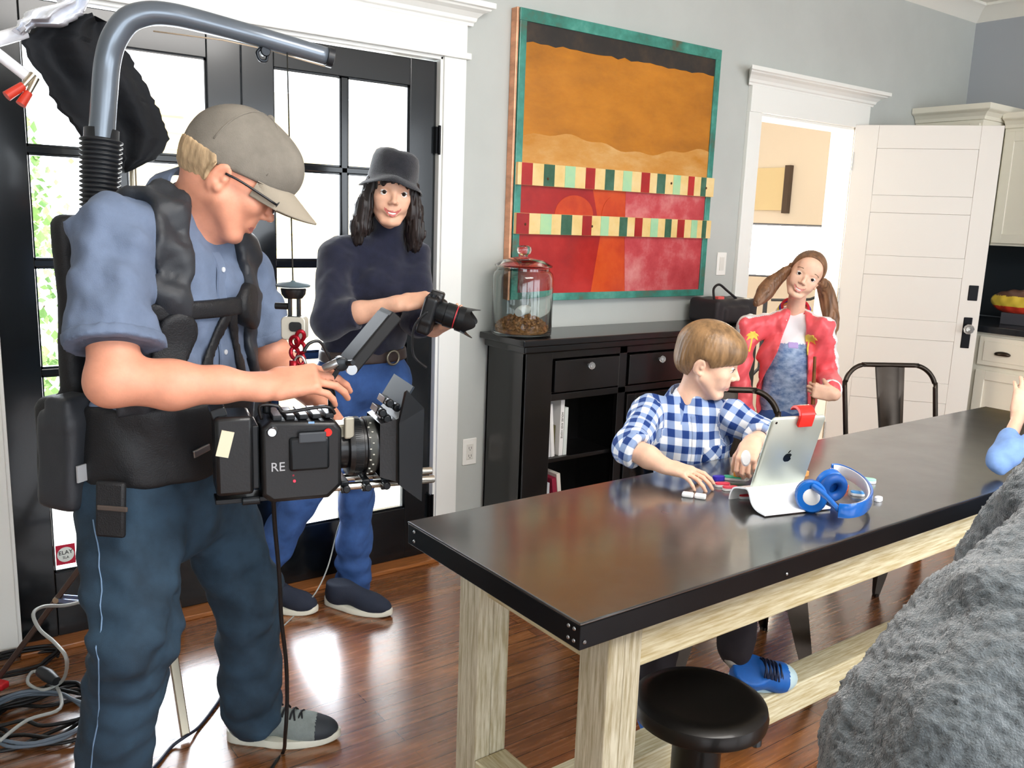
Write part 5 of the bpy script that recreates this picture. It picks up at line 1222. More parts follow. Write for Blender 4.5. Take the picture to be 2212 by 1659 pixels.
# matte box: open hood, rectangular tapered, with top flag bracket
s = cb()
def rect(x, hw, h0, h1): return [(x, -hw, h0), (x, hw, h0), (x, hw, h1), (x, -hw, h1)]
s.rings([rect(.160, .058, -.062, .052), rect(.192, .066, -.072, .062), rect(.232, .090, -.098, .090), rect(.236, .090, -.098, .090), rect(.234, .084, -.092, .084), rect(.196, .060, -.066, .056), rect(.170, .05, -.05, .04)], cap=False)
mb_ = s.build('matte_box', M_cb, fc)
s = cb(); s.rings([[(.236, -.092, -.10), (.236, -.092, .085), (.200, -.094, .125), (.188, -.09, .06), (.19, -.09, -.07)], [(.240, -.098, -.11), (.242, -.098, .09), (.204, -.10, .13), (.19, -.096, .06), (.192, -.096, -.07)]]); s.build('side_flag', M_cb2, mb_)
s = cb(); s.obox((.212, 0, .108), (.004, .15, .055), roty(.55)); s.build('top_flag', mat('flag_blue_black', '1a2430', .6), mb_)  # flag in one even blue-black
s = cb()
for x_, z_ in ((.165, .075), (.180, .095), (.196, .085), (.175, .062)): s.obox((x_, -.02, z_), (.02, .05, .014), roty(.4)); s.lathe([(.007, -.012), (.009, -.008), (.009, .008), (.007, .012)], (x_, -.05, z_), (0, 1, 0), 14)
s.build('flag_bracket', M_cb2, mb_, bev=.001, smooth='auto')
s = cb()
for y_ in (-.032, .030): s.lathe([(.0005, .06), (.0075, .062), (.0082, .066), (.0082, .286 if y_ < 0 else .300), (.007, .288 if y_ < 0 else .302), (.0005, .288 if y_ < 0 else .302)], (0, y_, -.084), (1, 0, 0), 18)
s.build('rods', M_rod, fc, smooth='auto')
s = cb()
for x_ in (.09, .135, .175): s.obox((x_, 0, -.082), (.016, .09, .026)); s.lathe([(.008, 0), (.009, .004), (.008, .018)], (x_, -.045, -.082), (0, -1, 0), 12)
s.build('rod_clamp', M_cb2, fc, bev=.002, smooth='auto')
# top handle and cage
s = cb(); s.tube([(-.06, 0, .075), (-.058, 0, .105), (-.04, 0, .122), (.04, 0, .126), (.068, 0, .118), (.072, 0, .078)], [.008, .009, .012, .012, .009, .008], 14, smooth=5); s.build('top_handle', M_cb2, fc, smooth=True)
s = cb(); s.tube([(-.075, -.04, .072), (-.078, -.045, .10), (-.045, -.046, .098), (-.03, -.045, .085), (.05, -.045, .092), (.07, -.04, .075)], .0035, 8, smooth=5); s.build('cable_loop', M_cb, fc, smooth=True)
# monitor on ball arm
s = cb(); s.beam((.055, -.01, .115), (.085, -.02, .17), .012, .010); s.lathe([(.011, -.012), (.015, -.010), (.015, .010), (.011, .012)], (.083, -.035, .178), (0, 1, 0), 20); s.lathe([(.006, 0), (.006, .02)], (.095, -.045, .18), (.4, -1, .2), 12); s.build('ball_arm', M_cb2, fc, bev=.001, smooth='auto')
s = cb(); s.lathe([(.008, -.016), (.009, -.014), (.009, .014), (.008, .016)], (.062, -.04, .175), (.7, -.3, .4), 16); s.lathe([(.011, -.006), (.011, .006)], (.105, -.035, .165), (0, 1, 0), 16); s.build('arm_knobs', M_al, fc, smooth='auto')
m0 = at(752, 788, 1.655); m1 = at(842, 680, 1.655); md = m1-m0; ml = np.linalg.norm(md); md /= ml; Rm = np.array([np.cross(md, cB), md, cB]).T
s = MB(); s.obox((m0+m1)/2, (.026, ml+.012, .10), Rm); mo = s.build('monitor', mat('monitor_dark', '0f1012', .7), fc, bev=.004, smooth='auto')
s = MB(); s.obox((m0+m1)/2+Rm[:, 0]*-.0135, (.002, ml-.012, .088), Rm); s.build('monitor_screen', mat('screen_off', '131518', .6), mo)
s = MB(); s.tube([at(656, 760, 1.66), at(668, 742, 1.66), at(690, 738, 1.66), at(706, 762, 1.66), at(724, 800, 1.66)], .0034, 8, smooth=6); s.build('monitor_cable', M_cb, fc, smooth=True)
# suspension: cord, disc, weight block, red carabiner
sc_ = thing('suspension_hook', 'red carabiner with grey block and black disc hanging above the film camera', 'hook', at(633, 620, 1.72))
ctop = at(620, 101, 2.016); cbot = at(633, 618, 1.72)
d0 = at(633, 616, 1.72)
MB().lathe([(.0, -.002), (.034, -.003), (.036, .0), (.030, .004), (.006, .007), (.003, .010), (0, .010)], d0, n=36).build('top_disc', mat('disc_slate', '4f6068', .4), sc_, smooth='auto')
d1 = at(634, 640, 1.72); MB().lathe([(.018, 0), (.024, .008), (.026, .019), (.024, .021)], d1+V(0, 0, -.004), n=28).build('drum', M_cb, sc_, smooth='auto')
s = MB(); q_ = at(636, 662, 1.72)
for dx in (-.009, .009): s.obox(q_+_r*dx, (.006, .018, .05), rotz(-.6))
s.obox(q_-V(0, 0, .024), (.026, .022, .010), rotz(-.6)); s.lathe([(.007, 0), (.007, .028)], q_+_r*-.012, -_r, 12); s.build('yoke', M_cb2, sc_, bev=.001, smooth='auto')
g_ = at(637, 708, 1.72); Rg = frame((0, 0, 1), _r)
s = MB(Rg, g_); s.rings([[(x, y, z) for x, z in [(u[0], u[1]) for u in rrect(.050, .048, .009)]] for y in (-.016, .016)]); gb = s.build('block', mat('block_grey', 'b9b6aa', .35, .3), sc_, bev=.002, smooth='auto')
s = MB(Rg, g_); s.rings([[(x+.005, y, z+.004) for x, z in rrect(.026, .020, .007)] for y in (-.0175, -.0155)] if _r[1] else []); s.build('block_recess', M_cb, gb)
s = MB(); c0 = at(643, 762, 1.70)
for i in range(5): s.tube([c0+_r*(.006*((-1)**i))+V(0, 0, .035-.012*i)+_r*.008*math.cos(a)+V(0, 0, .011*math.sin(a))+cB*.006*math.sin(a+i) for a in np.linspace(0, 2*PI, 14, endpoint=False)], .0042, 8, closed=True)
s.tube([at(641, 728, 1.72), c0+V(0, 0, .02)], .007, 8); s.build('red_shackle', M_red, sc_, smooth=True)
k0 = at(648, 798, 1.685)
s = MB(); s.tube([k0+_r*(.013*math.cos(a))+V(0, 0, .028*math.sin(a)) for a in np.linspace(0, 2*PI, 22, endpoint=False)], .0032, 8, closed=True); s.build('steel_carabiner', M_al, sc_, smooth=True)
s = MB(); s.tube([k0+_r*-.013+V(0, 0, .018), k0+_r*-.014+V(0, 0, -.016)], .0085, 12); s.build('red_sleeve', M_red, sc_, smooth=True)
s = MB(); s.tube([k0+V(0, 0, -.026), cO+cR@V(-.01, 0, .122)], .004, 8); s.build('steel_link', M_al, sc_, smooth=True)
s = MB(); s.tube([ctop, cbot], .0016, 8); o = s.build('support_cord', mat('cord_black', '14140f', .5), None); tag(o, 'thin black cord running from the curved arm down to the black disc', 'cord')
# cable from camera to the floor
s = MB(); s.tube([cO+cR@V(-.05, .0, -.10), at(594, 1140, 1.72), at(603, 1240, 1.76), at(608, 1340, 1.80), at(618, 1430, 1.84), at(620, 1520, 1.87), at(616, 1590, 1.89), atz(612, 1624, .006), atz(590, 1655, .006), atz(560, 1720, .006)], .0048, 8, smooth=6)
o = s.build('camera_cable', mat('cable_black', '121315', .45), None, smooth=True); tag(o, 'black cable hanging from the film camera to the floor beside the grey shoe', 'cable')
# ================================================================ WOMAN WITH STILLS CAMERA
wo = thing('person', 'woman in black bucket hat, navy sweater and jeans smiling with a stills camera', 'person', (1.38, 2.82, 0))
SKw = skin('woman', 'e3b195', 'c0655f')
wF, wU = uv_dir((-.36, -.93), math.radians(4), math.radians(5))
WH = Head(at(838, 487, 2.66), wF, wU, .222, smile=1, fem=True)
wn = at(838, 515, 2.74); wch = at(812, 610, 2.76); wbl = at(795, 700, 2.77); wpv = at(785, 790, 2.79)
wsr, wsl = at(730, 550, 2.75), at(888, 555, 2.73)
wer, wwr = at(712, 690, 2.62), at(862, 655, 2.44)
wel, wwl = at(905, 690, 2.58), at(938, 712, 2.44)
wTF = V(.1, -.99, 0); wTL = V(.99, .1, 0)
s = Sdf(.02); WH.sdf(s); s.cap(WH.p(0, -.1, .26), wn, .046, .052, .03); s.cap(wn, wch, .06, .09, .04)
s.cap(wsr, wn-V(0, 0, .04), .036, .045, .03); s.cap(wsl, wn-V(0, 0, .04), .036, .045, .03); s.chain([wsr, wer], [.042, .038], .03); s.chain([wsl, wel], [.042, .036], .03)
s.chain([wer, wer*.55+wwr*.45, wwr], [.040, .034, .0235], .02); s.chain([wel, wwl], [.036, .024], .02)
hand(s, wwr+(at(930, 650, 2.40)-wwr)*.1, at(925, 645, 2.40)-wwr, V(-.15, -.55, .82), .92, side=-1, curls=[(.5, .7, .5), (.6, .7, .5), (.65, .7, .5), (.7, .7, .5)], thumb=(.8, .3))
hand(s, wwl, at(975, 700, 2.34)-wwl, V(.1, -.5, -.85), .9, side=1, curls=[(.35, .5, .4)]*4, thumb=(.4, .3))
solid('body', s, .0034, SKw, wo, paint=WH.paint()); WH.extras(wo, mat('brow_dark', '2a1c16', .8), gaze=(0, .02))
# hair
M_wh = mat('hair_dark_brown', '241b19', .45, var=.5, vscale=60, stretch=(1, 1, .12), bump=.5, bscale=150)
q = Sdf(.02); H = WH.H; P = WH.p
q.ell(P(0, -.12, .60), V(.37, .45, .40)*H, WH.R)
for x in (-1, 1):
    q.chain([P(x*.30, .02, .62), P(x*.37, .02, .25), P(x*.43, .03, -.08), P(x*.44, .06, -.28)], [.10*H, .13*H, .13*H, .07*H], .05*H)
    q.chain([P(x*.25, -.25, .5), P(x*.32, -.25, .0), P(x*.34, -.2, -.32)], [.15*H, .15*H, .08*H], .05*H)
q.chain([P(-.17, .33, .63), P(0, .37, .67), P(.17, .33, .63)], [.05*H, .045*H, .05*H], .03*H)
q.ell(P(0, .27, .30), V(.255, .26, .40)*H, WH.R, .02*H, '-')
q.warp = lambda X: .0035*np.sin(WH.loc(X)[..., 0]*70+WH.loc(X)[..., 1]*50)*np.clip(1.2-WH.loc(X)[..., 2], .3, 1.4)+.002*np.sin(WH.loc(X)[..., 1]*120)
solid('hair', q, .0042, M_wh, wo)
# bucket hat
M_hat = mat('hat_black_wool', '25262c', .95, var=.3, vscale=30, bump=.7, bscale=500, sheen=.4)
hR = WH.R@roty(-.13)@rotx(.05); hO = P(0, -.08, .63)
vs = []; fs = []; n = 48; prof = [(.53, -.01, 0), (.495, .03, 0), (.43, .075, 0), (.395, .10, 0), (.385, .22, 0), (.37, .34, 0), (.34, .43, 0), (.28, .475, 0), (.17, .488, 0), (.02, .49, 0)]
r_ = np.random.default_rng(3); rs = []
for rr, z, _ in prof:
    ring = []
    for a in np.arange(n)*2*PI/n:
        fl_ = 1+ (.05*math.cos(2*a) if z < .08 else 0); k_ = rr*fl_; dz = (-.13*max(0, math.sin(a))**1.5-.05*max(0, -math.sin(a))-.03*max(0, -math.cos(a))+.02*max(0, math.cos(a)) if z < .08 else 0)+.008*math.sin(5*a+z*9); k2 = k_*(1+.018*math.sin(3*a+z*7)+.012*math.sin(7*a-z*11))
        ring.append(hO+hR@(V(k2*math.sin(a)*.95, k2*math.cos(a)*1.12, z+dz)*H))
    rs.append(ring)
inner = [[p_+hR@V(0, 0, -.012*H) for p_ in r2] for r2 in rs[:4]]
MB().rings([inner[3], inner[2], inner[1], inner[0]]+rs).build('bucket_hat', M_hat, wo, smooth=True)
s = MB(); s.lathe([(.004, 0), (.004, .002)], P(.385, .22, .60), WH.R@V(.8, .5, 0), 10); s.build('hat_rivet', mat('steel', 'a9abad', .3, 1.), wo)
s = MB(); s.tube([P(.31, .04, .27), P(.312, .045, .18)], [.002, .005], 8); s.build('earring', mat('pearl', 'efe9da', .2), wo, smooth=True)
# sweater
M_sw = mat('navy_wool', '1d2033', .95, var=.15, vscale=40, bump=.6, bscale=600, sheen=.3)
q = Sdf(.04); q.cap(wpv+V(0, 0, .055), wbl, .112, .105, .04, sq=(1.38, 1), hint=wTL); q.cap(wbl, wch, .105, .115, .04, sq=(1.36, 1), hint=wTL); q.cap(wch, wn-V(0, 0, .05), .113, .075, .04, sq=(1.35, 1), hint=wTL)
q.ell(wch+wTF*.07+V(0, 0, -.005), V(.135, .07, .075), frame((0, 0, 1), wTL), .05)
q.cap(wsr, wn-V(0, 0, .035), .058, .060, .04); q.cap(wsl, wn-V(0, 0, .035), .058, .06, .04)
q.cap(wn-V(0, 0, .03), wn+(WH.p(0, -.1, .2)-wn)*.62, .066, .058, .02)
rc = wer+(wwr-wer)*.40; q.chain([wsr, wer, rc], [.062, .058, .048], .03)
q.chain([wsl, wel, wel*.6+wwl*.4], [.060, .054, .046], .03)
wf_ = folds(.004, 31, 1.5); q.warp = wf_
sw = Sdf(0); dr = (wwr-wer)/np.linalg.norm(wwr-wer); dl = (wwl-wel)/np.linalg.norm(wwl-wel); lc_ = wel*.6+wwl*.4
sw._a(lambda X: np.maximum(np.maximum(q.ev(X), np.where(np.linalg.norm(X-rc, axis=-1) < .09, (X-rc)@dr, -1)), np.where(np.linalg.norm(X-lc_, axis=-1) < .08, (X-lc_)@dl, -1)), (wch+wpv)/2, .5, '+', 0)
solid('sweater', sw, .0068, M_sw, wo)
# jeans, belt
q = Sdf(.03); wkl, wal = at(772, 1040, 2.80), at(762, 1262, 2.88); wkr, war = at(662, 1045, 2.86), at(590, 1195, 2.93)
hl_, hr_ = wpv+V(.085, 0, -.07), wpv+V(-.085, 0, -.07)
q.cap(wpv+V(0, 0, -.05), wpv+V(0, 0, .07), .118, .108, .03, sq=(1.38, 1), hint=wTL)
q.chain([hl_, wkl, wal], [.098, .064, .062], .03); q.chain([hr_, wkr, war], [.100, .070, .064], .03)
q.warp = (lambda f1: lambda X: f1(X)+.0045*np.sin(X[..., 2]*75)*np.exp(-((X[..., 2]-wkl[2])/.09)**2)+.004*np.sin(X[..., 2]*90)*np.exp(-((X[..., 2]-.10)/.08)**2))(folds(.004, 41, 1.5))
q.plane(wal+V(0, 0, -.05), (0, 0, -1)) if 0 else None
jw = solid('jeans', q, .0064, M_denim2, wo)
bt2 = Sdf(.03); bt2.cap(wpv+V(0, 0, -.02), wpv+V(0, 0, .09), .122, .114, .03, sq=(1.37, 1), hint=wTL)
solid('belt', over(bt2, .004, lambda X: np.abs(X[..., 2]-wpv[2]-.045)-.021, wpv, .25, .004), .006, mat('belt_brown', '3f3330', .5), wo)
bp = wpv+wTF*.135+wTL*.035+V(0, 0, .045); s = MB(); s.tube([bp+wTL*.024*math.cos(a)+V(0, 0, .024*math.sin(a)) for a in np.linspace(0, 2*PI, 26, endpoint=False)], .0045, 8, closed=True); s.build('round_buckle', mat('brass_dull', '8f8a7a', .35, .9), wo, smooth=True)
hh, ht = atz(704, 1303, 0), atz(845, 1333, 0)
shoe(wo, hh, ht, .095, .042, (mat('sole_white', 'dcdacb', .6), mat('shoe_navy_knit', '232a3a', .85, bump=.3, bscale=400)))
wal2 = V(war[0], war[1], .1); shoe(wo, V(war[0]-.05, war[1]+.0, .0), V(war[0]+.10, war[1]-.16, 0), .095, .042, (mat('sole_white', 'dcdacb', .6), mat('shoe_navy_knit', '232a3a', .85, bump=.3, bscale=400)))
# ---- stills camera
sO = at(930, 668, 2.36); lf = at(1012, 690, 2.30)-at(935, 665, 2.37); lf /= np.linalg.norm(lf); sR_ = frame(lf, (0, 0, 1)); # z forward, x up
st_ = thing('stills_camera', 'black stills camera with long petal-hooded lens in the hands of the woman', 'camera', sO)
q = Sdf(.006); q.rbox(sO, (.045, .062, .022), .010, sR_); q.rbox(sO+sR_@V(.045, 0, .008), (.018, .024, .022), .008, sR_, .012); q.rbox(sO+sR_@V(-.005, -.05, .018), (.042, .016, .025), .012, sR_, .012); q.rbox(sO+sR_@V(-.052, 0, 0), (.025, .06, .022), .010, sR_, .006)
solid('camera_body', q, .003, M_cb, st_)
s = MB(sR_, sO); s.lathe([(.034, .018), (.036, .030), (.036, .048), (.039, .050), (.039, .078), (.036, .080), (.036, .088), (.040, .090), (.041, .112), (.036, .112), (.034, .09), (0, .088)], n=40, cap=False); l_ = s.build('lens_barrel', M_cb2, st_, smooth='auto')
MB(sR_, sO).lathe([(.0366, .0815), (.0366, .0845)], n=40, cap=False).build('red_ring', mat('ring_red', 'c4303a', .4), l_, smooth=True)
rs = [];
for z0_, r0 in ((.112, .041), (1, .047)):
    rs.append([(r0*math.cos(a), r0*math.sin(a), (.110 if z0_ < 1 else .138+.014*math.cos(4*a))) for a in np.arange(64)*2*PI/64])
rs.append([(.0455*math.cos(a), .0455*math.sin(a), .138+.014*math.cos(4*a)) for a in np.arange(64)*2*PI/64]); rs.append([(.038*math.cos(a), .038*math.sin(a), .110) for a in np.arange(64)*2*PI/64])
MB(sR_, sO).rings(rs, cap=False).build('petal_hood', M_cb, l_, smooth='auto')
MB(sR_, sO).lathe([(.0001, .100), (.020, .098), (.034, .092)], n=32, cap=False).build('front_element', mat('coated_glass', '2c2030', .05, spec=.9), l_, smooth=True)
s = MB(); s.lathe([(.011, 0), (.011, .008)], sO+sR_@V(.045, .04, 0), sR_[:, 0], 16); s.build('mode_dial', M_cb2, st_)
s = MB(); a0 = sO+sR_@V(.0, .066, 0); s.tube([a0, a0+V(-.03, .03, -.05), a0+V(-.02, .05, -.14), a0+V(.01, .02, -.18)], .004, 8, smooth=6); s.build('wrist_strap', M_nyl, st_, smooth=True)
# ================================================================ BOY IN PLAID
def plaid_mat():
    m = bpy.data.materials.new('gingham'); m.use_nodes = True; n = m.node_tree; b = n.nodes['Principled BSDF']; b.inputs['Roughness'].default_value = .85; L = n.links
    a = n.nodes.new('ShaderNodeAttribute'); a.attribute_name = 'plaid'; sp = n.nodes.new('ShaderNodeSeparateXYZ'); L.new(a.outputs['Vector'], sp.inputs[0]); st = []
    for i in (0, 1):
        w_ = n.nodes.new('ShaderNodeMath'); w_.operation = 'PINGPONG'; w_.inputs[1].default_value = .5; d = n.nodes.new('ShaderNodeMath'); d.operation = 'DIVIDE'; d.inputs[1].default_value = .045; L.new(sp.outputs[i], d.inputs[0]); L.new(d.outputs[0], w_.inputs[0])
        r = n.nodes.new('ShaderNodeMapRange'); r.inputs[1].default_value = .235; r.inputs[2].default_value = .265; L.new(w_.outputs[0], r.inputs[0]); st.append(r)
    ad = n.nodes.new('ShaderNodeMath'); ad.operation = 'ADD'; L.new(st[0].outputs[0], ad.inputs[0]); L.new(st[1].outputs[0], ad.inputs[1]); h = n.nodes.new('ShaderNodeMath'); h.operation = 'MULTIPLY'; h.inputs[1].default_value = .5; L.new(ad.outputs[0], h.inputs[0])
    r = n.nodes.new('ShaderNodeValToRGB'); r.color_ramp.interpolation = 'LINEAR'; L.new(h.outputs[0], r.inputs[0]); e = r.color_ramp.elements; e[0].color = (*srgb('eef2f8'), 1); e[1].color = (*srgb('12397e'), 1); x = e.new(.5); x.color = (*srgb('8ea4cc'), 1); L.new(r.outputs[0], b.inputs['Base Color'])
    t = n.nodes.new('ShaderNodeTexNoise'); t.inputs['Scale'].default_value = 400; bp = n.nodes.new('ShaderNodeBump'); bp.inputs['Strength'].default_value = .2; bp.inputs['Distance'].default_value = .005; L.new(t.outputs[0], bp.inputs['Height']); L.new(bp.outputs[0], b.inputs['Normal']); return m
M_pl = plaid_mat()
boy = thing('person', 'seated boy with brown bowl-cut hair in blue and white checked shirt, head turned right', 'person', (2.05, 1.72, 0))
SKb = skin('child', 'f0c3a8', 'd98a80')
bF, bU = uv_dir((.60, -.80), math.radians(15), math.radians(-2))
BH = Head(at(1512, 851, 1.70), bF, bU, .212, child=True)
bn = at(1486, 872, 1.735); bsr, bsl = at(1400, 890, 1.79), at(1582, 900, 1.62)
bch = at(1482, 945, 1.735); bwa = V(2.02, 1.74, .62); bpv = V(2.13, 1.75, .535)
ber, bwr = at(1364, 968, 1.655), atz(1440, 1008, .800)
bel, bwl = at(1652, 942, 1.53), at(1624, 958, 1.445)
bTL = V(.83, -.55, 0); bTF = V(-.55, -.83, 0)
s = Sdf(.02); BH.sdf(s); s.cap(BH.p(0, -.13, .28), bn, .036, .040, .02); s.cap(bn, bch, .045, .07, .03)
s.cap(bsr, bn-V(0, 0, .035), .026, .034, .02); s.cap(bsl, bn-V(0, 0, .035), .026, .034, .02); s.chain([bsr, ber], [.032, .030], .02); s.chain([bsl, bel], [.032, .030], .02); s.chain([ber, ber*.5+bwr*.5, bwr], [.032, .030, .0195], .015); s.chain([bel, bwl], [.030, .020], .015)
hd_ = atz(1520, 1030, .797)-bwr
hand(s, bwr, hd_+V(0, 0, .002), V(-.15, -.25, .95), .76, side=-1, curls=[(.22, .40, .30), (.26, .42, .3), (.30, .42, .3), (.34, .45, .3)], thumb=(.45, .3), spread=.14)
hand(s, bwl, at(1612, 992, 1.42)-bwl, V(-.75, -.35, .3), .76, side=1, curls=[(.9, 1.0, .6)]*4, thumb=(.7, .6))
solid('body', s, .0032, SKb, boy, paint=BH.paint()); BH.extras(boy, mat('brow_brown', '7a5a3e', .8), gaze=(.0, -.25))
M_bh = mat('hair_light_brown', '8a6a48', .38, var=.38, vscale=55, stretch=(1, 1, .14), bump=.35, bscale=180)
q = Sdf(.02); H = BH.H; P = BH.p
q.ell(P(0, -.075, .66), V(.385, .475, .395)*H, BH.R); q.ell(P(0, .14, .72), V(.31, .27, .24)*H, BH.R, .06*H); q.ell(P(0, -.26, .46), V(.29, .26, .27)*H, BH.R, .08*H)
def hair_line(X):
    L = BH.loc(X); y = L[..., 1]; zl = np.interp(y, [-.6, -.24, -.17, -.04, .02, .20, .42], [.20, .20, .52, .53, .44, .53, .60]); return zl-L[..., 2]
qq = Sdf(0); qq._a(lambda X: -smin(-q.ev(X), -hair_line(X)*H*.7, .008), P(0, -.05, .6), .6*H+.02, '+', 0)
def strands(Hd, amp):
    def f(X):
        L = Hd.loc(X); a = np.arctan2(L[..., 0], L[..., 1]+.08); return amp*(np.sin(a*46+L[..., 2]*6)+.6*np.sin(a*83-L[..., 2]*4))*np.clip(1.25-L[..., 2], .2, 1)
    return f
qq.warp = strands(BH, .0011); solid('hair', qq, .0032, M_bh, boy)
# shirt
q = Sdf(.03); q.cap(bpv+V(0, 0, .02), bwa, .088, .086, .04, sq=(1.3, 1), hint=bTL); q.cap(bwa, bch, .086, .092, .04, sq=(1.3, 1), hint=bTL); q.cap(bch, bn-V(0, 0, .04), .092, .060, .04, sq=(1.3, 1), hint=bTL)
q.cap(bsr, bn-V(0, 0, .02), .044, .046, .03); q.cap(bsl, bn-V(0, 0, .02), .044, .046, .03); q.cap(bn-V(0, 0, .02), bn+V(0, 0, .004), .053, .050, .015)
brc = ber+(bwr-ber)*.20; q.chain([bsr, ber, brc], [.047, .045, .047], .02); blc = bel+(bwl-bel)*.5; q.chain([bsl, bel, blc], [.047, .043, .040], .02)
q.warp = folds(.0036, 51, 2.0)
bs2 = Sdf(0); db = (bwr-ber)/np.linalg.norm(bwr-ber); dl2 = (bwl-bel)/np.linalg.norm(bwl-bel)
bs2._a(lambda X: np.maximum(np.maximum(q.ev(X), np.where(np.linalg.norm(X-brc, axis=-1) < .075, (X-brc)@db, -1)), np.where(np.linalg.norm(X-blc, axis=-1) < .06, (X-blc)@dl2, -1)), (bch+bpv)/2, .42, '+', 0)
def plaid_uv(vs):
    out = np.zeros((len(vs), 3)); dt = seg_d(vs, [bpv, bwa, bch, bn], .085); d1 = seg_d(vs, [bsr+(ber-bsr)*.25, ber, brc], .045); d2 = seg_d(vs, [bsl+(bel-bsl)*.25, bel, blc], .045)
    lat = (vs-bn)@bTL; out[:, 0] = lat*1.15+.004; out[:, 1] = vs[:, 2]+.02*lat
    for d, a, b, o_ in ((d1, bsr, ber, d2), (d2, bsl, bel, d1)):
        F = frame(b-a, bTF); k = (d < dt) & (d <= o_); L = (vs-a)@F; ang = np.arctan2(L[:, 1], L[:, 0]); out[k, 0] = ang[k]*.0501; out[k, 1] = L[k, 2]
    return out
shb = solid('shirt', bs2, .0058, M_pl, boy, attr={'plaid': plaid_uv})
for c_, d_, a_ in ((brc, db, ber), (blc, dl2, bel)):
    F = frame(d_, bTF); s = MB(); r0 = .046 if c_ is brc else .040
    s.lathe([(r0-.004, -.030), (r0+.004, -.030), (r0+.006, -.015), (r0+.005, .0), (r0+.001, .004), (r0-.012, .004), (r0-.014, -.01)], c_, d_, 30, cap=False)
    vs = np.concatenate(s.v); L = (vs-c_)@F; s.build('rolled_cuff', M_pl, boy, smooth=True, attr={'plaid': np.stack([np.arctan2(L[:, 1], L[:, 0])*.0501, L[:, 2], 0*L[:, 2]], 1)})
s = MB(); ax = V(.02, -.05, 1); Fc = frame(ax, bTF); rs = []
for a in np.linspace(.42, 2*PI-.42, 24):
    dv = Fc[:, 0]*math.cos(a)+Fc[:, 1]*math.sin(a); b_ = bn+V(0, 0, .002-.022*math.cos(a))+dv*.060; tp = b_+V(0, 0, .026)-dv*.006; fo = b_+dv*.020-V(0, 0, .018+.012*max(0, math.cos(a))); rs.append([b_, tp, tp+dv*.004, fo+dv*.004, fo])
s.rings(rs); vs = np.concatenate(s.v); s.build('collar', M_pl, boy, smooth='auto', attr={'plaid': np.stack([(vs-bn)@bTL*1.2+.01, (vs-bn)@bTF+vs[:, 2], vs[:, 2]*0], 1)})
pk_ = Sdf(0); 
o_ = over(q, .0026, lambda X: np.maximum(np.maximum(np.abs((X-bn)@bTL-.004)-.011, -((X-bn)@bTF)), np.maximum(X[..., 2]-bn[2]+.02, bwa[2]-X[..., 2])), bch, .2, .001); solid('button_placket', o_, .0045, M_pl, boy, attr={'plaid': plaid_uv})
o_ = over(q, .0028, lambda X: np.maximum(np.maximum(np.abs((X-bch)@bTL-.058)-.032, np.abs((X-bch)[..., 2]+.035)-.036), -((X-bch)@bTF)), bch, .2, .001)
solid('chest_pocket', o_, .0045, M_pl, boy, attr={'plaid': lambda v: np.stack([((v-bch)@bTL+v[:, 2])*.707, ((v-bch)@bTL-v[:, 2])*.707, v[:, 2]*0], 1)})
# trousers, shoes
q = Sdf(.02); kl, al = V(1.97, 1.47, .57), V(1.756, 1.345, .325); kr, ar = V(1.78, 1.56, .56), V(1.62, 1.50, .20)
q.cap(bpv+V(0, 0, .0), bpv+V(-.02, -.03, .03), .092, .088, .02, sq=(1.25, 1), hint=bTL); q.chain([bpv+bTL*.05, kl, al*.93+kl*.07], [.075, .055, .050], .02); q.chain([bpv-bTL*.05, kr, ar], [.075, .055, .050], .02)
q.warp = folds(.003, 61, 1.6); solid('trousers', q, .006, mat('trousers_black_plum', '1d1418', .85), boy)
for a_, b_ in ((al, V(.03, -.01, -.045)), (ar, V(.0, -.01, -.05))): s = Sdf(.01); s.cap(a_, a_+b_, .027, .025); solid('ankle_sock', s, .005, mat('sock_grey', 'a8a39c', .9), boy)
M_bsh = mat('shoe_blue', '0f5aa8', .5, var=.12, vscale=30)
sd = V(.60, -.78, .0); hl = atz(1606, 1474, .2275); hl = V(1.765, 1.365, .238); tl2 = hl+V(.86, -.50, -.055)/np.linalg.norm(V(.86, -.50, -.055))*.185
shoe(boy, hl, tl2, .085, .037, (mat('sole_pale', 'bcd0d2', .6), [M_bsh, mat('shoe_cap_pale', 'b7cdd0', .5)]), laces=mat('lace_navy', '0e1c3a', .6), up=V(-.35, -.55, .8))
shoe(boy, V(1.64, 1.52, .1), V(1.55, 1.38, .03), .085, .037, (mat('sole_pale', 'bcd0d2', .6), M_bsh))
wp = at(1611, 990, 1.385); t = thing('game_piece', 'white oval piece held between the fingers of the boy beside the tablet', 'game piece', wp)
MB(frame((-.6, -.7, .2), (0, 0, 1)), wp).lathe([(.0, -.004), (.010, -.004), (.0125, 0), (.010, .004), (0, .004)], n=28, sc=(1.7, 1), cap=False).build('disc', M_ws, t, smooth='auto')

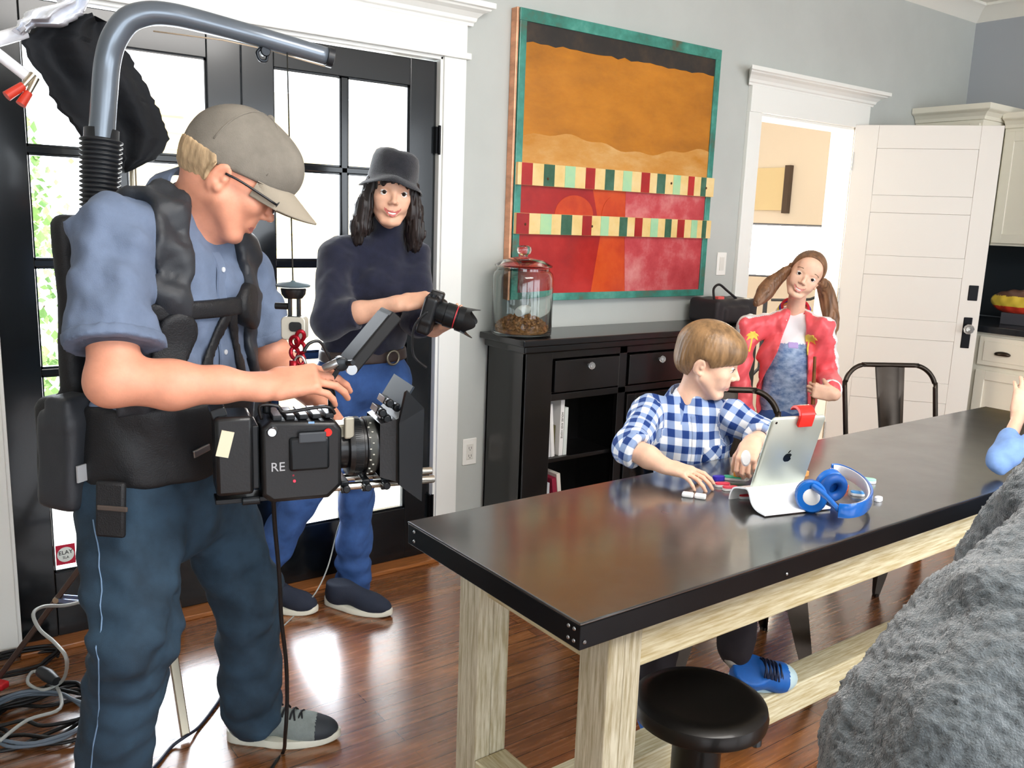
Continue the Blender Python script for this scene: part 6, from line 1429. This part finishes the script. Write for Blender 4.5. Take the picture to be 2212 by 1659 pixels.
# ================================================================ GIRL IN RED JACKET
gl_ = thing('person', 'smiling girl with two ponytails in a coral red bomber jacket holding a stick', 'person', (3.2, 2.32, 0))
gF, gU = uv_dir((-.80, -.62), math.radians(3), math.radians(25))
GH = Head(at(1712, 640, 2.29), gF, gU, .205, child=True, smile=1, fem=True)
gn = at(1716, 682, 2.335); gch = at(1706, 765, 2.32); gwa = at(1700, 850, 2.33); gpv = at(1698, 900, 2.33)
gsr, gsl = at(1617, 708, 2.45), at(1777, 712, 2.19); gTF = V(-.72, -.69, 0); gTL = V(.69, -.72, 0)
ger, gwr = at(1597, 805, 2.46), at(1612, 905, 2.42); gel = at(1790, 815, 2.19); gSp = at(1757, 842, 2.06); gD = V(-.62, .74, .12); gD /= np.linalg.norm(gD); gN = V(-.77, -.63, 0); gwl = gSp-gD*.074+gN*.017
s = Sdf(.02); GH.sdf(s); s.cap(GH.p(0, -.12, .28), gn, .034, .040, .02); s.cap(gn, gch-gTF*.02, .040, .05, .02)
s.cap(gsr, gn-V(0, 0, .04)-gTF*.01, .024, .03, .02); s.cap(gsl, gn-V(0, 0, .04)-gTF*.01, .024, .03, .02); s.chain([gsr, ger, gwr], [.030, .027, .019], .015); s.chain([gsl, gel, gwl], [.030, .027, .019], .015)
hand(s, gwr, V(-.1, -.1, -1), V(-.6, .6, 0), .76, side=1)
hand(s, gwl, gD, gN, .82, side=1, curls=[(1.0, 1.35, .8)]*4, thumb=(.9, .7), spread=.04)
solid('body', s, .0032, SKb, gl_, paint=GH.paint()); GH.extras(gl_, mat('brow_brown', '7a5a3e', .8))
M_gh = mat('hair_chestnut', '7d5a40', .42, var=.4, vscale=55, stretch=(1, 1, .14), bump=.35, bscale=180)
hg = Sdf(.01); GH.sdf(hg); H = GH.H; P = GH.p
def g_line(X):
    L = GH.loc(X); return np.maximum(L[..., 1]-np.interp(L[..., 2], [.2, .45, .6, .75, .9, 1.05], [-.2, -.10, .06, .15, .22, .3]), .30-L[..., 2])*H
o_ = over(hg, .0065, g_line, P(0, -.1, .6), .15, .003); o_.warp = strands(GH, .0006); solid('hair', o_, .0034, M_gh, gl_)
tr = [P(.33, -.12, .45), at(1668, 612, 2.36), at(1652, 632, 2.37), at(1634, 655, 2.37)]; tlf = [P(-.34, -.12, .50), at(1781, 622, 2.24), at(1791, 658, 2.23), at(1797, 700, 2.20), at(1793, 735, 2.18)]
for nm, pts, rr in (('ponytail', tr, [.018, .030, .034, .014]), ('ponytail', tlf, [.018, .030, .034, .028, .010])):
    p_, r_2 = spline(np.array(pts), 4, np.array(rr)); s = Sdf(.01); s.chain(list(p_), list(r_2), .008)
    ax = (p_[-1]-p_[0]); Fp = frame(ax); s.warp = lambda X, Fp=Fp, p0=p_[0]: .0018*np.sin(np.arctan2((X-p0)@Fp[:, 1], (X-p0)@Fp[:, 0]+.03)*26)+.0015*np.sin(X@Fp[:, 0]*260); solid(nm, s, .0036, M_gh, gl_)
# t-shirt, jacket
q = Sdf(.03); q.cap(gpv, gwa, .085, .078, .03, sq=(1.3, 1), hint=gTL); q.cap(gwa, gch, .078, .082, .03, sq=(1.3, 1), hint=gTL); q.cap(gch, gn-V(0, 0, .035), .082, .055, .03, sq=(1.3, 1), hint=gTL); q.cap(gsr, gn-V(0, 0, .02), .038, .04, .03); q.cap(gsl, gn-V(0, 0, .02), .038, .04, .03)
gsh = q; q.warp = folds(.002, 71, 2)
M_ts = mat('tshirt_washed_blue', 'a9bcd8', .85, col2='5f7ba8', vscale=28, stretch=(1, 1, 1.6)); M_tw = mat('tshirt_white', 'f2f2f6', .85)
solid('t_shirt', q, .006, [M_ts, M_tw], gl_, paint=lambda c: (c[:, 2] > gch[2]+.055).astype(int))
o_ = over(q, .0015, lambda X: np.maximum(np.maximum(np.abs((X-gch)@gTL)-.022, np.abs(X[..., 2]-gch[2]-.048)-.014), -(X-gch)@gTF), gch, .16, 0); solid('lilac_print', o_, .004, mat('print_lilac', 'b9a4dc', .8), gl_)
j = Sdf(.02); j.p = [(f, c, R, o, k) for f, c, R, o, k in q.p]
grc, glc = gwr*.92+ger*.08, gwl*.72+gel*.28; 
j2 = Sdf(.02); j2.p = list(q.p); j2.chain([gsr, ger, grc], [.048, .044, .038], .02); j2.chain([gsl, gel, glc], [.048, .046, .040], .02)
jf = folds(.0035, 73, 2.2); bigq = Sdf(0); dg = (gwl-gel)/np.linalg.norm(gwl-gel)
jc_ = (gch+gpv)/2+V(0, 0, .02)
def jac(X):
    nk_ = np.linalg.norm((X-gn)[..., :2], axis=-1)
    body_ = q.ev(X)-.014; arms = np.minimum(seg_d(X, [gsr, ger, grc], [.048, .046, .038]), seg_d(X, [gsl, gel, glc], [.048, .047, .040])); d = smin(body_, arms, .02)+jf(X)
    u = (X-gn)@gTL-.004; z = gn[2]-X[..., 2]; hw = .030+np.clip(z, 0, .4)*.22; fr = (X-gn)@gTF
    op = np.where((fr > 0) & (body_ < .02) & (arms > .002), hw-np.abs(u+z*.10), -1); return np.maximum(np.maximum(d, op), gpv[2]+.005-X[..., 2]-np.where(arms < .01, 9, 0))
bigq._a(jac, jc_, .42, '+', 0)
M_jr = mat('jacket_coral', 'f6626a', .38, var=.1, vscale=10, sheen=.2); M_jw = mat('jacket_white', 'f4f2f2', .5)
tp = V(0, 0, 1)
def jp(c):
    d = np.minimum(seg_d(c, [gn-gTL*.05+tp*.03, gsr+tp*.042-gTL*.01, gsr-gTL*.045, ger-gTL*.04], .031), seg_d(c, [gn+gTL*.05+tp*.03, gsl+tp*.042+gTL*.01, gsl+gTL*.045, gel+gTL*.04], .031)); return (d < 0).astype(int)
solid('bomber_jacket', bigq, .0045, [M_jr, M_jw], gl_, paint=jp)
cn = [mat('rib_red', 'd8283c', .7), mat('rib_blue', '4a3cb4', .7), mat('rib_yellow', 'f0d84a', .7), M_jw]
for i, m_ in enumerate(cn):
    rr = .056+.0065*i; dz = .034-.009*i
    pts = [gn+gTL*rr*math.sin(a)+gTF*rr*math.cos(a)*.95+V(0, 0, dz-.034*math.cos(a)+.004) for a in np.linspace(.52, 2*PI-.52, 30)]
    MB().tube(pts, .0062, 8).build('collar_rib', m_, gl_, smooth=True)
MB().tube([gn+gTL*.036*math.sin(a)+gTF*.042*math.cos(a)+V(0, 0, -.030*math.cos(a)-.004) for a in np.linspace(-1.5, 1.5, 16)], .0022, 6).build('neck_trim', mat('neck_trim', '5a2c38', .7), gl_, smooth=True)
s = MB(); s.lathe([(.034, -.012), (.041, -.010), (.042, .012), (.036, .016), (.030, .016)], glc, dg, 24, cap=False); s.build('white_cuff', M_jw, gl_, smooth=True)
s = MB(); s.lathe([(.034, -.012), (.039, -.010), (.039, .012), (.030, .014)], grc, gwr-ger, 24, cap=False); s.build('white_cuff', M_jw, gl_, smooth=True)
def palm(c0, sc):
    vd = ray(*sc); vd = -vd/np.linalg.norm(vd); ts = np.linspace(-.3, .3, 241); lv = bigq.ev(c0[None]+vd[None]*ts[:, None]); c0 = c0+vd*ts[np.where(lv < 0)[0].max()] if (lv < 0).any() else c0
    def reg(X):
        u = (X-c0)@gTL; v = X[..., 2]-c0[2]; Pn = np.stack([u, v, 0*u], -1); d = seg_d(Pn, [(.0, .0, 0), (-.004, -.03, 0), (-.008, -.062, 0)], [.0035, .0035, .0045])
        for a in (-.5, .35, 1.2, 2.0, 2.8, 3.7):
            e = (math.cos(a)*.030, math.sin(a)*.024-.004, 0); m_ = (math.cos(a)*.016, math.sin(a)*.016+.006, 0); d = np.minimum(d, seg_d(Pn, [(0, 0, 0), m_, e], [.003, .0065, .001]))
        return np.maximum(d, -((X-c0)@gTF)-.05)
    o_ = Sdf(0); o_._a(lambda X: np.maximum(bigq.ev(X)-.0016, reg(X)), c0, .10, '+', 0); solid('palm_tree_embroidery', o_, .0028, mat('embroidery_yellow', 'f6d65a', .6), gl_, relax=0)
palm(at(1625, 728, 2.33), (1625, 728)); palm(at(1748, 735, 2.15), (1748, 735))
# jeans and shoes
q = Sdf(.02); q.cap(gpv-V(0, 0, .03), gpv+V(0, 0, .02), .094, .088, .02, sq=(1.25, 1), hint=gTL)
for sg in (-1, 1): q.chain([gpv+gTL*.06*sg-V(0, 0, .04), gpv+gTL*.075*sg+V(0, 0, -.32)+gTF*.02, V(*(gpv+gTL*.08*sg)[:2], .07)], [.078, .052, .045], .02)
q.warp = folds(.003, 75, 1.7); solid('jeans', q, .0064, mat('denim_child', '38548a', .85, var=.2, vscale=9), gl_)
for sg in (-1, 1):
    h0 = V(*(gpv+gTL*.08*sg-gTF*.06)[:2], 0); shoe(gl_, h0, h0+gTF*.20+gTL*.02*sg, .08, .037, (mat('sole_white', 'dcdacb', .6), mat('shoe_white', 'e6e4e0', .6)))
st0, st1 = gSp+V(-.004, .006, .135), gSp+V(.002, -.003, -.06)
s = MB(); s.tube([st1, st1*.5+st0*.5, st0], [.0085, .0075, .006], 12); o = s.build('wooden_stick', mat('stick_brown', '7c4a1e', .5, var=.3, vscale=20), None, smooth='auto'); tag(o, 'brown wooden stick held upright in the fist of the girl', 'stick')

# ================================================================ FOREGROUND PERSON IN GREY FLEECE
fl = thing('person', 'person in fuzzy grey fleece seen from behind, cropped at the right edge', 'person', (1.1, .3, 0))
SKf = skin('adult', 'dba488', 'b87068')
pv, wa, ch, nk = V(1.02, .40, .79), V(1.13, .38, .88), V(1.34, .36, .975), V(1.54, .34, 1.08)
lx = V(-.45, .88, .1); lx /= np.linalg.norm(lx); shl, shr = nk+V(-.06, .17, -.05), nk+V(.06, -.17, -.05)
el_, wr_ = V(1.52, .60, .87), V(1.76, .60, .95); er_, wr2 = V(1.58, .10, .85), V(1.78, .30, .83)
fF, fU = uv_dir((.95, .3), .5); FH = Head(nk+V(.10, .02, .07), fF, fU, .225, fem=True)
s = Sdf(.02); FH.sdf(s); s.cap(FH.p(0, -.12, .28), nk, .05, .055, .02); s.cap(nk, ch, .06, .1, .03); s.cap(shl, nk-V(.02, 0, .05), .04, .05, .02); s.cap(shr, nk-V(.02, 0, .05), .04, .05, .02); s.chain([shl, el_, wr_], [.045, .036, .024], .02); s.chain([shr, er_, wr2], [.045, .04, .026], .02)
hand(s, wr_, V(.95, -.1, .1), V(0, 0, 1), .95); hand(s, wr2, V(.8, .4, -.2), V(0, 0, 1), .95, side=-1); solid('body', s, .005, SKf, fl, paint=FH.paint()); FH.extras(fl, mat('brow_brown', '7a5a3e', .8))
q = Sdf(.03); q.ell(FH.p(0, -.12, .60), V(.37, .46, .42)*.225, FH.R); q.ell(FH.p(0, .28, .35), V(.26, .22, .38)*.225, FH.R, .01, '-'); solid('hair', q, .006, M_bh, fl)
M_fl = mat('fleece_grey', '596064', .95, var=.34, vscale=85, bump=1, bscale=420, sheen=.6)
q = Sdf(.05); q.chain([pv, wa, ch, nk-V(.04, 0, .03)], [.185, .172, .165, .11], .06); q.chain([shl, nk-V(.02, 0, .05)], [.095, .10], .05); q.chain([shr, nk-V(.02, 0, .05)], [.095, .10], .05)
q.chain([shl, el_, wr_], [.098, .088, .055], .035); q.chain([shr, er_, wr2], [.09, .08, .055], .035); q.cap(nk-V(0, 0, .03), nk+V(.03, 0, .05), .07, .065, .02)
ff = folds(.006, 81, 1.2)
q.warp = ff
fo = solid('fleece_jacket', q, .0048, M_fl, fl)
_c = np.zeros(len(fo.data.vertices)*3); fo.data.vertices.foreach_get('co', _c); _n = np.zeros_like(_c); fo.data.vertices.foreach_get('normal', _n); _c = _c.reshape(-1, 3); _n = _n.reshape(-1, 3)
_c += _n*(rng.normal(0, .0011, (len(_c), 1))+.0016*np.sin(_c[:, :1]*170+4*np.sin(_c[:, 2:]*60))*np.sin(_c[:, 2:]*190+3*np.sin(_c[:, 1:2]*70))); fo.data.vertices.foreach_set('co', _c.ravel()); fo.data.update()
q = Sdf(.03); q.cap(pv-V(0, 0, .10), pv-V(0, 0, .02), .15, .16, .03, sq=(1, 1.2))
for sg, d_ in ((1, V(.02, .10, 0)), (-1, V(-.02, -.08, 0))): q.chain([pv+d_-V(0, 0, .12), V(pv[0]+d_[0]+.06, pv[1]+d_[1], .46), V(pv[0]+d_[0], pv[1]+d_[1], .08)], [.10, .07, .06], .02)
solid('trousers', q, .008, mat('trousers_charcoal', '24272c', .85), fl)
for d_ in (V(.02, .10, 0), V(-.02, -.08, 0)): h0 = V(pv[0]+d_[0]-.08, pv[1]+d_[1], 0); shoe(fl, h0, h0+V(.26, .03, 0), .1, .045, (mat('sole_white', 'dcdacb', .6), mat('shoe_dark_toe', '2f353c', .6)))

# ================================================================ CHILD AT THE FAR RIGHT EDGE
make_chair((2.86, .72, 0), math.radians(183), 'dark metal chair at the near side of the table under the child in pale denim', .82)
kc = thing('person', 'child in pale blue denim shirt leaning an arm on the table at the right edge', 'person', (2.86, .74, 0))
kel = atz(2160, 1002, .80); ksh = V(2.80, .92, .97); kn = V(2.88, .82, 1.02); kch = V(2.88, .78, .88); kpv = V(2.87, .74, .535); kwr = at(2204, 893, kel[1]+.04)
kF, kU = uv_dir((-.4, .9), .3); KH = Head(kn+V(-.01, .06, .07), kF, kU, .205, child=True)
s = Sdf(.02); KH.sdf(s); s.cap(KH.p(0, -.12, .28), kn, .036, .04, .02); s.cap(kn, kch, .045, .07, .03); s.chain([ksh, kel+V(0, 0, .014), kwr], [.030, .022, .017], .012); ks2, ke2, kw2 = V(2.98, .76, .97), V(3.08, .86, .84), V(3.05, 1.06, .80); s.chain([ks2, ke2, kw2], [.032, .03, .019], .015); s.cap(ksh, kn-V(0, 0, .045), .024, .032, .02); s.cap(ks2, kn-V(0, 0, .045), .024, .032, .02)
hand(s, kwr, V(.3, .1, .9), V(-.8, -.5, 0), .76); hand(s, kw2, V(-.2, .9, -.02), V(0, 0, 1), .76, side=-1); solid('body', s, .0045, SKb, kc, paint=KH.paint()); KH.extras(kc, mat('brow_brown', '7a5a3e', .8))
q = Sdf(.03); q.ell(KH.p(0, -.10, .62), V(.37, .46, .42)*.205, KH.R); q.ell(KH.p(0, .28, .30), V(.27, .22, .36)*.205, KH.R, .01, '-'); solid('hair', q, .006, M_bh, kc)
q = Sdf(.03); kx = V(.95, .3, 0); q.chain([kpv+V(0, 0, .02), kch], [.09, .095], .04); q.cap(kch, kn-V(0, 0, .04), .095, .055, .03); q.cap(ksh, kn-V(0, 0, .02), .042, .045, .02); q.cap(ks2, kn-V(0, 0, .02), .042, .045, .02)
kc_ = kel*.55+kwr*.45; q.chain([ksh, kel+V(0, 0, .012), kc_+V(0, 0, .008)], [.042, .033, .029], .02); q.chain([ks2, ke2, kw2*.7+ke2*.3], [.045, .042, .035], .02)
q.warp = folds(.003, 91, 2); solid('denim_shirt', q, .006, mat('denim_pale', '7fa3dc', .85, var=.15, vscale=14), kc)
q = Sdf(.02); q.cap(kpv-V(0, 0, .0), kpv+V(0, .02, .03), .09, .086, .02, sq=(1.2, 1)); q.chain([kpv+V(-.05, .02, 0), V(2.83, 1.08, .55), V(2.90, 1.38, .12)], [.072, .055, .048], .02); q.chain([kpv+V(.06, .02, 0), V(2.97, 1.06, .55), V(3.04, 1.2, .12)], [.072, .055, .048], .02)
solid('trousers', q, .0065, mat('trousers_black', '14161a', .8), kc)
for h0 in (V(2.90, 1.34, 0), V(3.04, 1.16, 0)): shoe(kc, h0, h0+V(.03, .20, 0), .08, .037, (mat('sole_white', 'dcdacb', .6), mat('shoe_dark_toe', '2f353c', .6)))
# ================================================================ STAND, DRAPED FLAG, CABLES at the left
M_stl = mat('stand_steel', 'c3b9a5', .28, .95); M_brn = mat('stand_dark', '5a4a44', .35, .7)
hub = at(320, 1130, 2.55); hb0 = V(hub[0], hub[1], .62)
t = thing('light_stand', 'metal light stand with spread legs and brackets standing behind the man', 'light stand', V(hub[0], hub[1], 0))
ftA, ftB, ftC = atz(-30, 1500, .012), atz(401, 1592, .012), V(hub[0]+.18, hub[1]+.36, .012)
s = MB(); s.tube([V(hub[0], hub[1], .25), V(hub[0], hub[1], 1.35)], .0125, 14); s.build('pole', M_stl, t, smooth='auto')
s = MB(); s.tube([V(hub[0], hub[1], 1.35), V(hub[0], hub[1], 1.78)], .0095, 14); s.build('riser', M_stl, t, smooth='auto')
s = MB(); kz = at(287, 385, hub[1])[2]
for dz, r_ in ((0, .017), (.022, .02), (.04, .015)): s.lathe([(r_-.003, 0), (r_, .003), (r_, .014), (r_-.003, .017)], V(hub[0], hub[1], 1.34+dz-.03), n=18)
s.build('collar_knuckle', M_stl, t, smooth='auto')
for i, ft in enumerate((ftA, ftB, ftC)):
    m_ = M_brn if i == 0 else M_stl; top = V(hub[0], hub[1], .66); d = (ft-top); d /= np.linalg.norm(d)
    MB().beam(top, ft, .024, .016).build('leg', m_, t, bev=.003, smooth='auto')
    mid = top*.45+ft*.55; lo_ = V(hub[0], hub[1], .27); b = MB(); side = np.cross(d, V(0, 0, 1)); side /= np.linalg.norm(side)
    for sg in (-1, 1): b.beam(mid+side*.014*sg, lo_+side*.014*sg, .003, .012)
    b.build('brace', mat('brace_blue_steel', '7f93bb', .3, .9), t)
    s = MB(); s.lathe([(.008, -.018), (.009, -.016), (.009, .016), (.008, .018)], mid, side, 12); s.build('rivet_joint', M_stl, t, smooth='auto')
# draped black fabric
def cloth(name, poly, Y, th, m, label, cat, seed, nx=34, nz=40, amp=.018):
    P = np.array([at(x, y, Y) for x, y in poly]); zs = np.linspace(P[:, 2].min()+.004, P[:, 2].max()-.004, nz); r = np.random.default_rng(seed); front = []; back = []
    for z in zs:
        xs = []
        for i in range(len(P)):
            a, b = P[i], P[(i+1) % len(P)]
            if (a[2]-z)*(b[2]-z) < 0: xs.append(a[0]+(b[0]-a[0])*(z-a[2])/(b[2]-a[2]))
        x0, x1 = min(xs)+r.normal(0, .0025), max(xs)+r.normal(0, .0025); u = np.linspace(0, 1, nx); X = x0+(x1-x0)*u
        yy = Y+amp*np.sin(u*9+z*14)+amp*.6*np.sin(u*17-z*9+1)+amp*.5*np.sin(u*4+z*22)+ .10*(z-zs[0])*0; e = th*np.sqrt(np.clip(1-(2*u-1)**6, 0, 1))/2
        front.append(np.stack([X, yy-e-.0008, z+0*u], 1)); back.append(np.stack([X, yy+e+.0008, z+0*u], 1)[::-1])
    rs = [np.concatenate([f, b]) for f, b in zip(front, back)]
    o = MB().rings(rs).build(name, m, None, smooth='auto'); tag(o, label, cat); return o
cloth('draped_black_cloth', [(48, 80), (100, 45), (190, 30), (235, 45), (290, 130), (345, 230), (367, 295), (352, 330), (318, 350), (262, 378), (232, 350), (182, 318), (160, 280), (118, 235), (95, 180), (60, 130)], 2.47, .03, mat('black_flag_cloth', '15181d', .8, bump=.3, bscale=90), 'large crumpled black cloth hanging in front of the left glass door at the top', 'cloth', 3)
cloth('white_plastic_wrap', [(30, 62), (60, 22), (120, 8), (150, -30), (195, -20), (190, 20), (165, 40), (132, 58), (90, 48), (50, 75)], 2.42, .05, mat('plastic_wrap', 'eef2fb', .25, coat=.6, bump=.4, bscale=60), 'crumpled white plastic wrap above the black hanging cloth', 'wrap', 9, 26, 22, .02)
t = thing('lamp_boom', 'white tubular lamp arm with red-handled clamp at the top left edge', 'lamp arm', at(20, 120, 2.45))
s = MB(); s.tube([at(-260, 160, 2.45), at(55, 68, 2.47)], .016, 16); s.build('upper_tube', mat('tube_white', 'f3f5fa', .3), t, smooth='auto')
s = MB(); s.tube([at(-230, -60, 2.45), at(58, 165, 2.47)], .013, 16); s.build('lower_tube', mat('tube_white', 'f3f5fa', .3), t, smooth='auto')
s = MB(); s.tube([at(-255, 158, 2.45), at(-228, -58, 2.45)], .016, 12); s.build('end_bar', mat('tube_white', 'f3f5fa', .3), t, smooth='auto')
for a, b, c in (((72, 160), (50, 185), (14, 208)), ((78, 168), (62, 200), (45, 226))):
    j = MB().tube([at(*a, 2.46), at(*b, 2.455)], [.009, .007], 10).build('clamp_jaw', M_stl, t, smooth='auto'); MB().tube([at(*b, 2.455), at(*c, 2.45)], [.010, .012], 12).build('red_handle', mat('handle_red', 'd8402c', .4), j, smooth='auto')
# cables on the floor
def cable(name, pts, r, m, label, sm=5):
    o = MB().tube(pts, r, 8, smooth=sm).build(name, m, None, smooth=True); tag(o, label, 'cable'); return o
Mk = mat('cable_black', '121315', .45); Mg = mat('cable_grey', 'a8aaa6', .5); c0 = atz(85, 1560, .006); r = np.random.default_rng(12)
pts = []
for i in range(0, 64):
    a = i*.62; R_ = .15+.035*math.sin(i*.9)+.02*r.normal(); pts.append(V(c0[0]+R_*math.cos(a)*1.05+.015*math.sin(i*.31), c0[1]+R_*.8*math.sin(a)+.02*math.cos(i*.4), .006+.0006*i+.004*math.sin(i*1.7)**2))
pts.append(atz(180, 1500, .03)); cable('coiled_cable', pts, .0055, Mk, 'heap of coiled black cable on the floor at the bottom left')
pts = []
for i in range(0, 22):
    a = 1+i*.66; R_ = .12+.03*math.sin(i*1.3); pts.append(V(c0[0]-.02+R_*math.cos(a)*1.2, c0[1]-.06+R_*math.sin(a), .052+.0007*i))
cable('coiled_cable', pts, .0048, mat('cable_slate', '5f6b78', .45), 'slate grey cable looped on top of the black coil')
pk1 = atz(30, 1440, .03)
pts = [atz(0+20*k*0, 0, 0) if 0 else None for k in range(0)]
q_ = atz(40, 1440, .008); pts = [q_+V(.11*math.cos(a)+.02*math.sin(3*a), .07*math.sin(a), .001*i+.002) for i, a in enumerate(np.arange(0, 15, .6))]
cable('coiled_cable', pts, .0048, Mk, 'smaller dark cable loops by the foot of the light stand near the left trim')
cable('white_cable', [at(183, 1298, 2.6), at(140, 1308, 2.55), at(95, 1310, 2.5), at(72, 1326, 2.45), at(86, 1360, 2.4), at(120, 1390, 2.33), at(144, 1425, 2.25), atz(135, 1470, .10), atz(95, 1490, .072), atz(60, 1475, .07), atz(75, 1450, .07), atz(120, 1480, .07), atz(130, 1530, .075), atz(60, 1555, .075), atz(0, 1600, .07)], .0048, Mg, 'pale grey cable draped over the stand leg and falling onto the coils')
s = MB(); s.tube([atz(88, 1450, .10), atz(105, 1460, .10), atz(122, 1472, .095)], [.016, .019, .013], 14); o = s.build('cable_connector', mat('rubber_black', '1d2024', .4), None, smooth='auto'); tag(o, 'round black connector on the pale grey cable above the coils', 'connector')
s = MB(); s.beam(atz(-20, 1475, .06), atz(12, 1482, .06), .03, .02); o = s.build('red_plug', mat('plug_red', 'c8242a', .4), None, bev=.004); tag(o, 'small red plug at the left edge beside the coiled cables', 'plug')
cable('floor_cable', [atz(300, 1690, .006), atz(340, 1650, .006), atz(372, 1612, .006), atz(402, 1590, .02), atz(428, 1572, .006), atz(458, 1535, .006), atz(480, 1500, .006), atz(500, 1440, .006)], .0045, mat('cable_navy', '1c2438', .4), 'dark blue cable curving across the bright floor between the legs of the man')
cable('thin_cable', [at(742, 1108, 2.92), at(728, 1150, 2.9), at(708, 1225, 2.86), at(682, 1280, 2.78), atz(650, 1315, .004), atz(620, 1345, .004), atz(560, 1400, .004)], .0026, Mg, 'thin cable trailing behind the jeans of the woman to the floor')
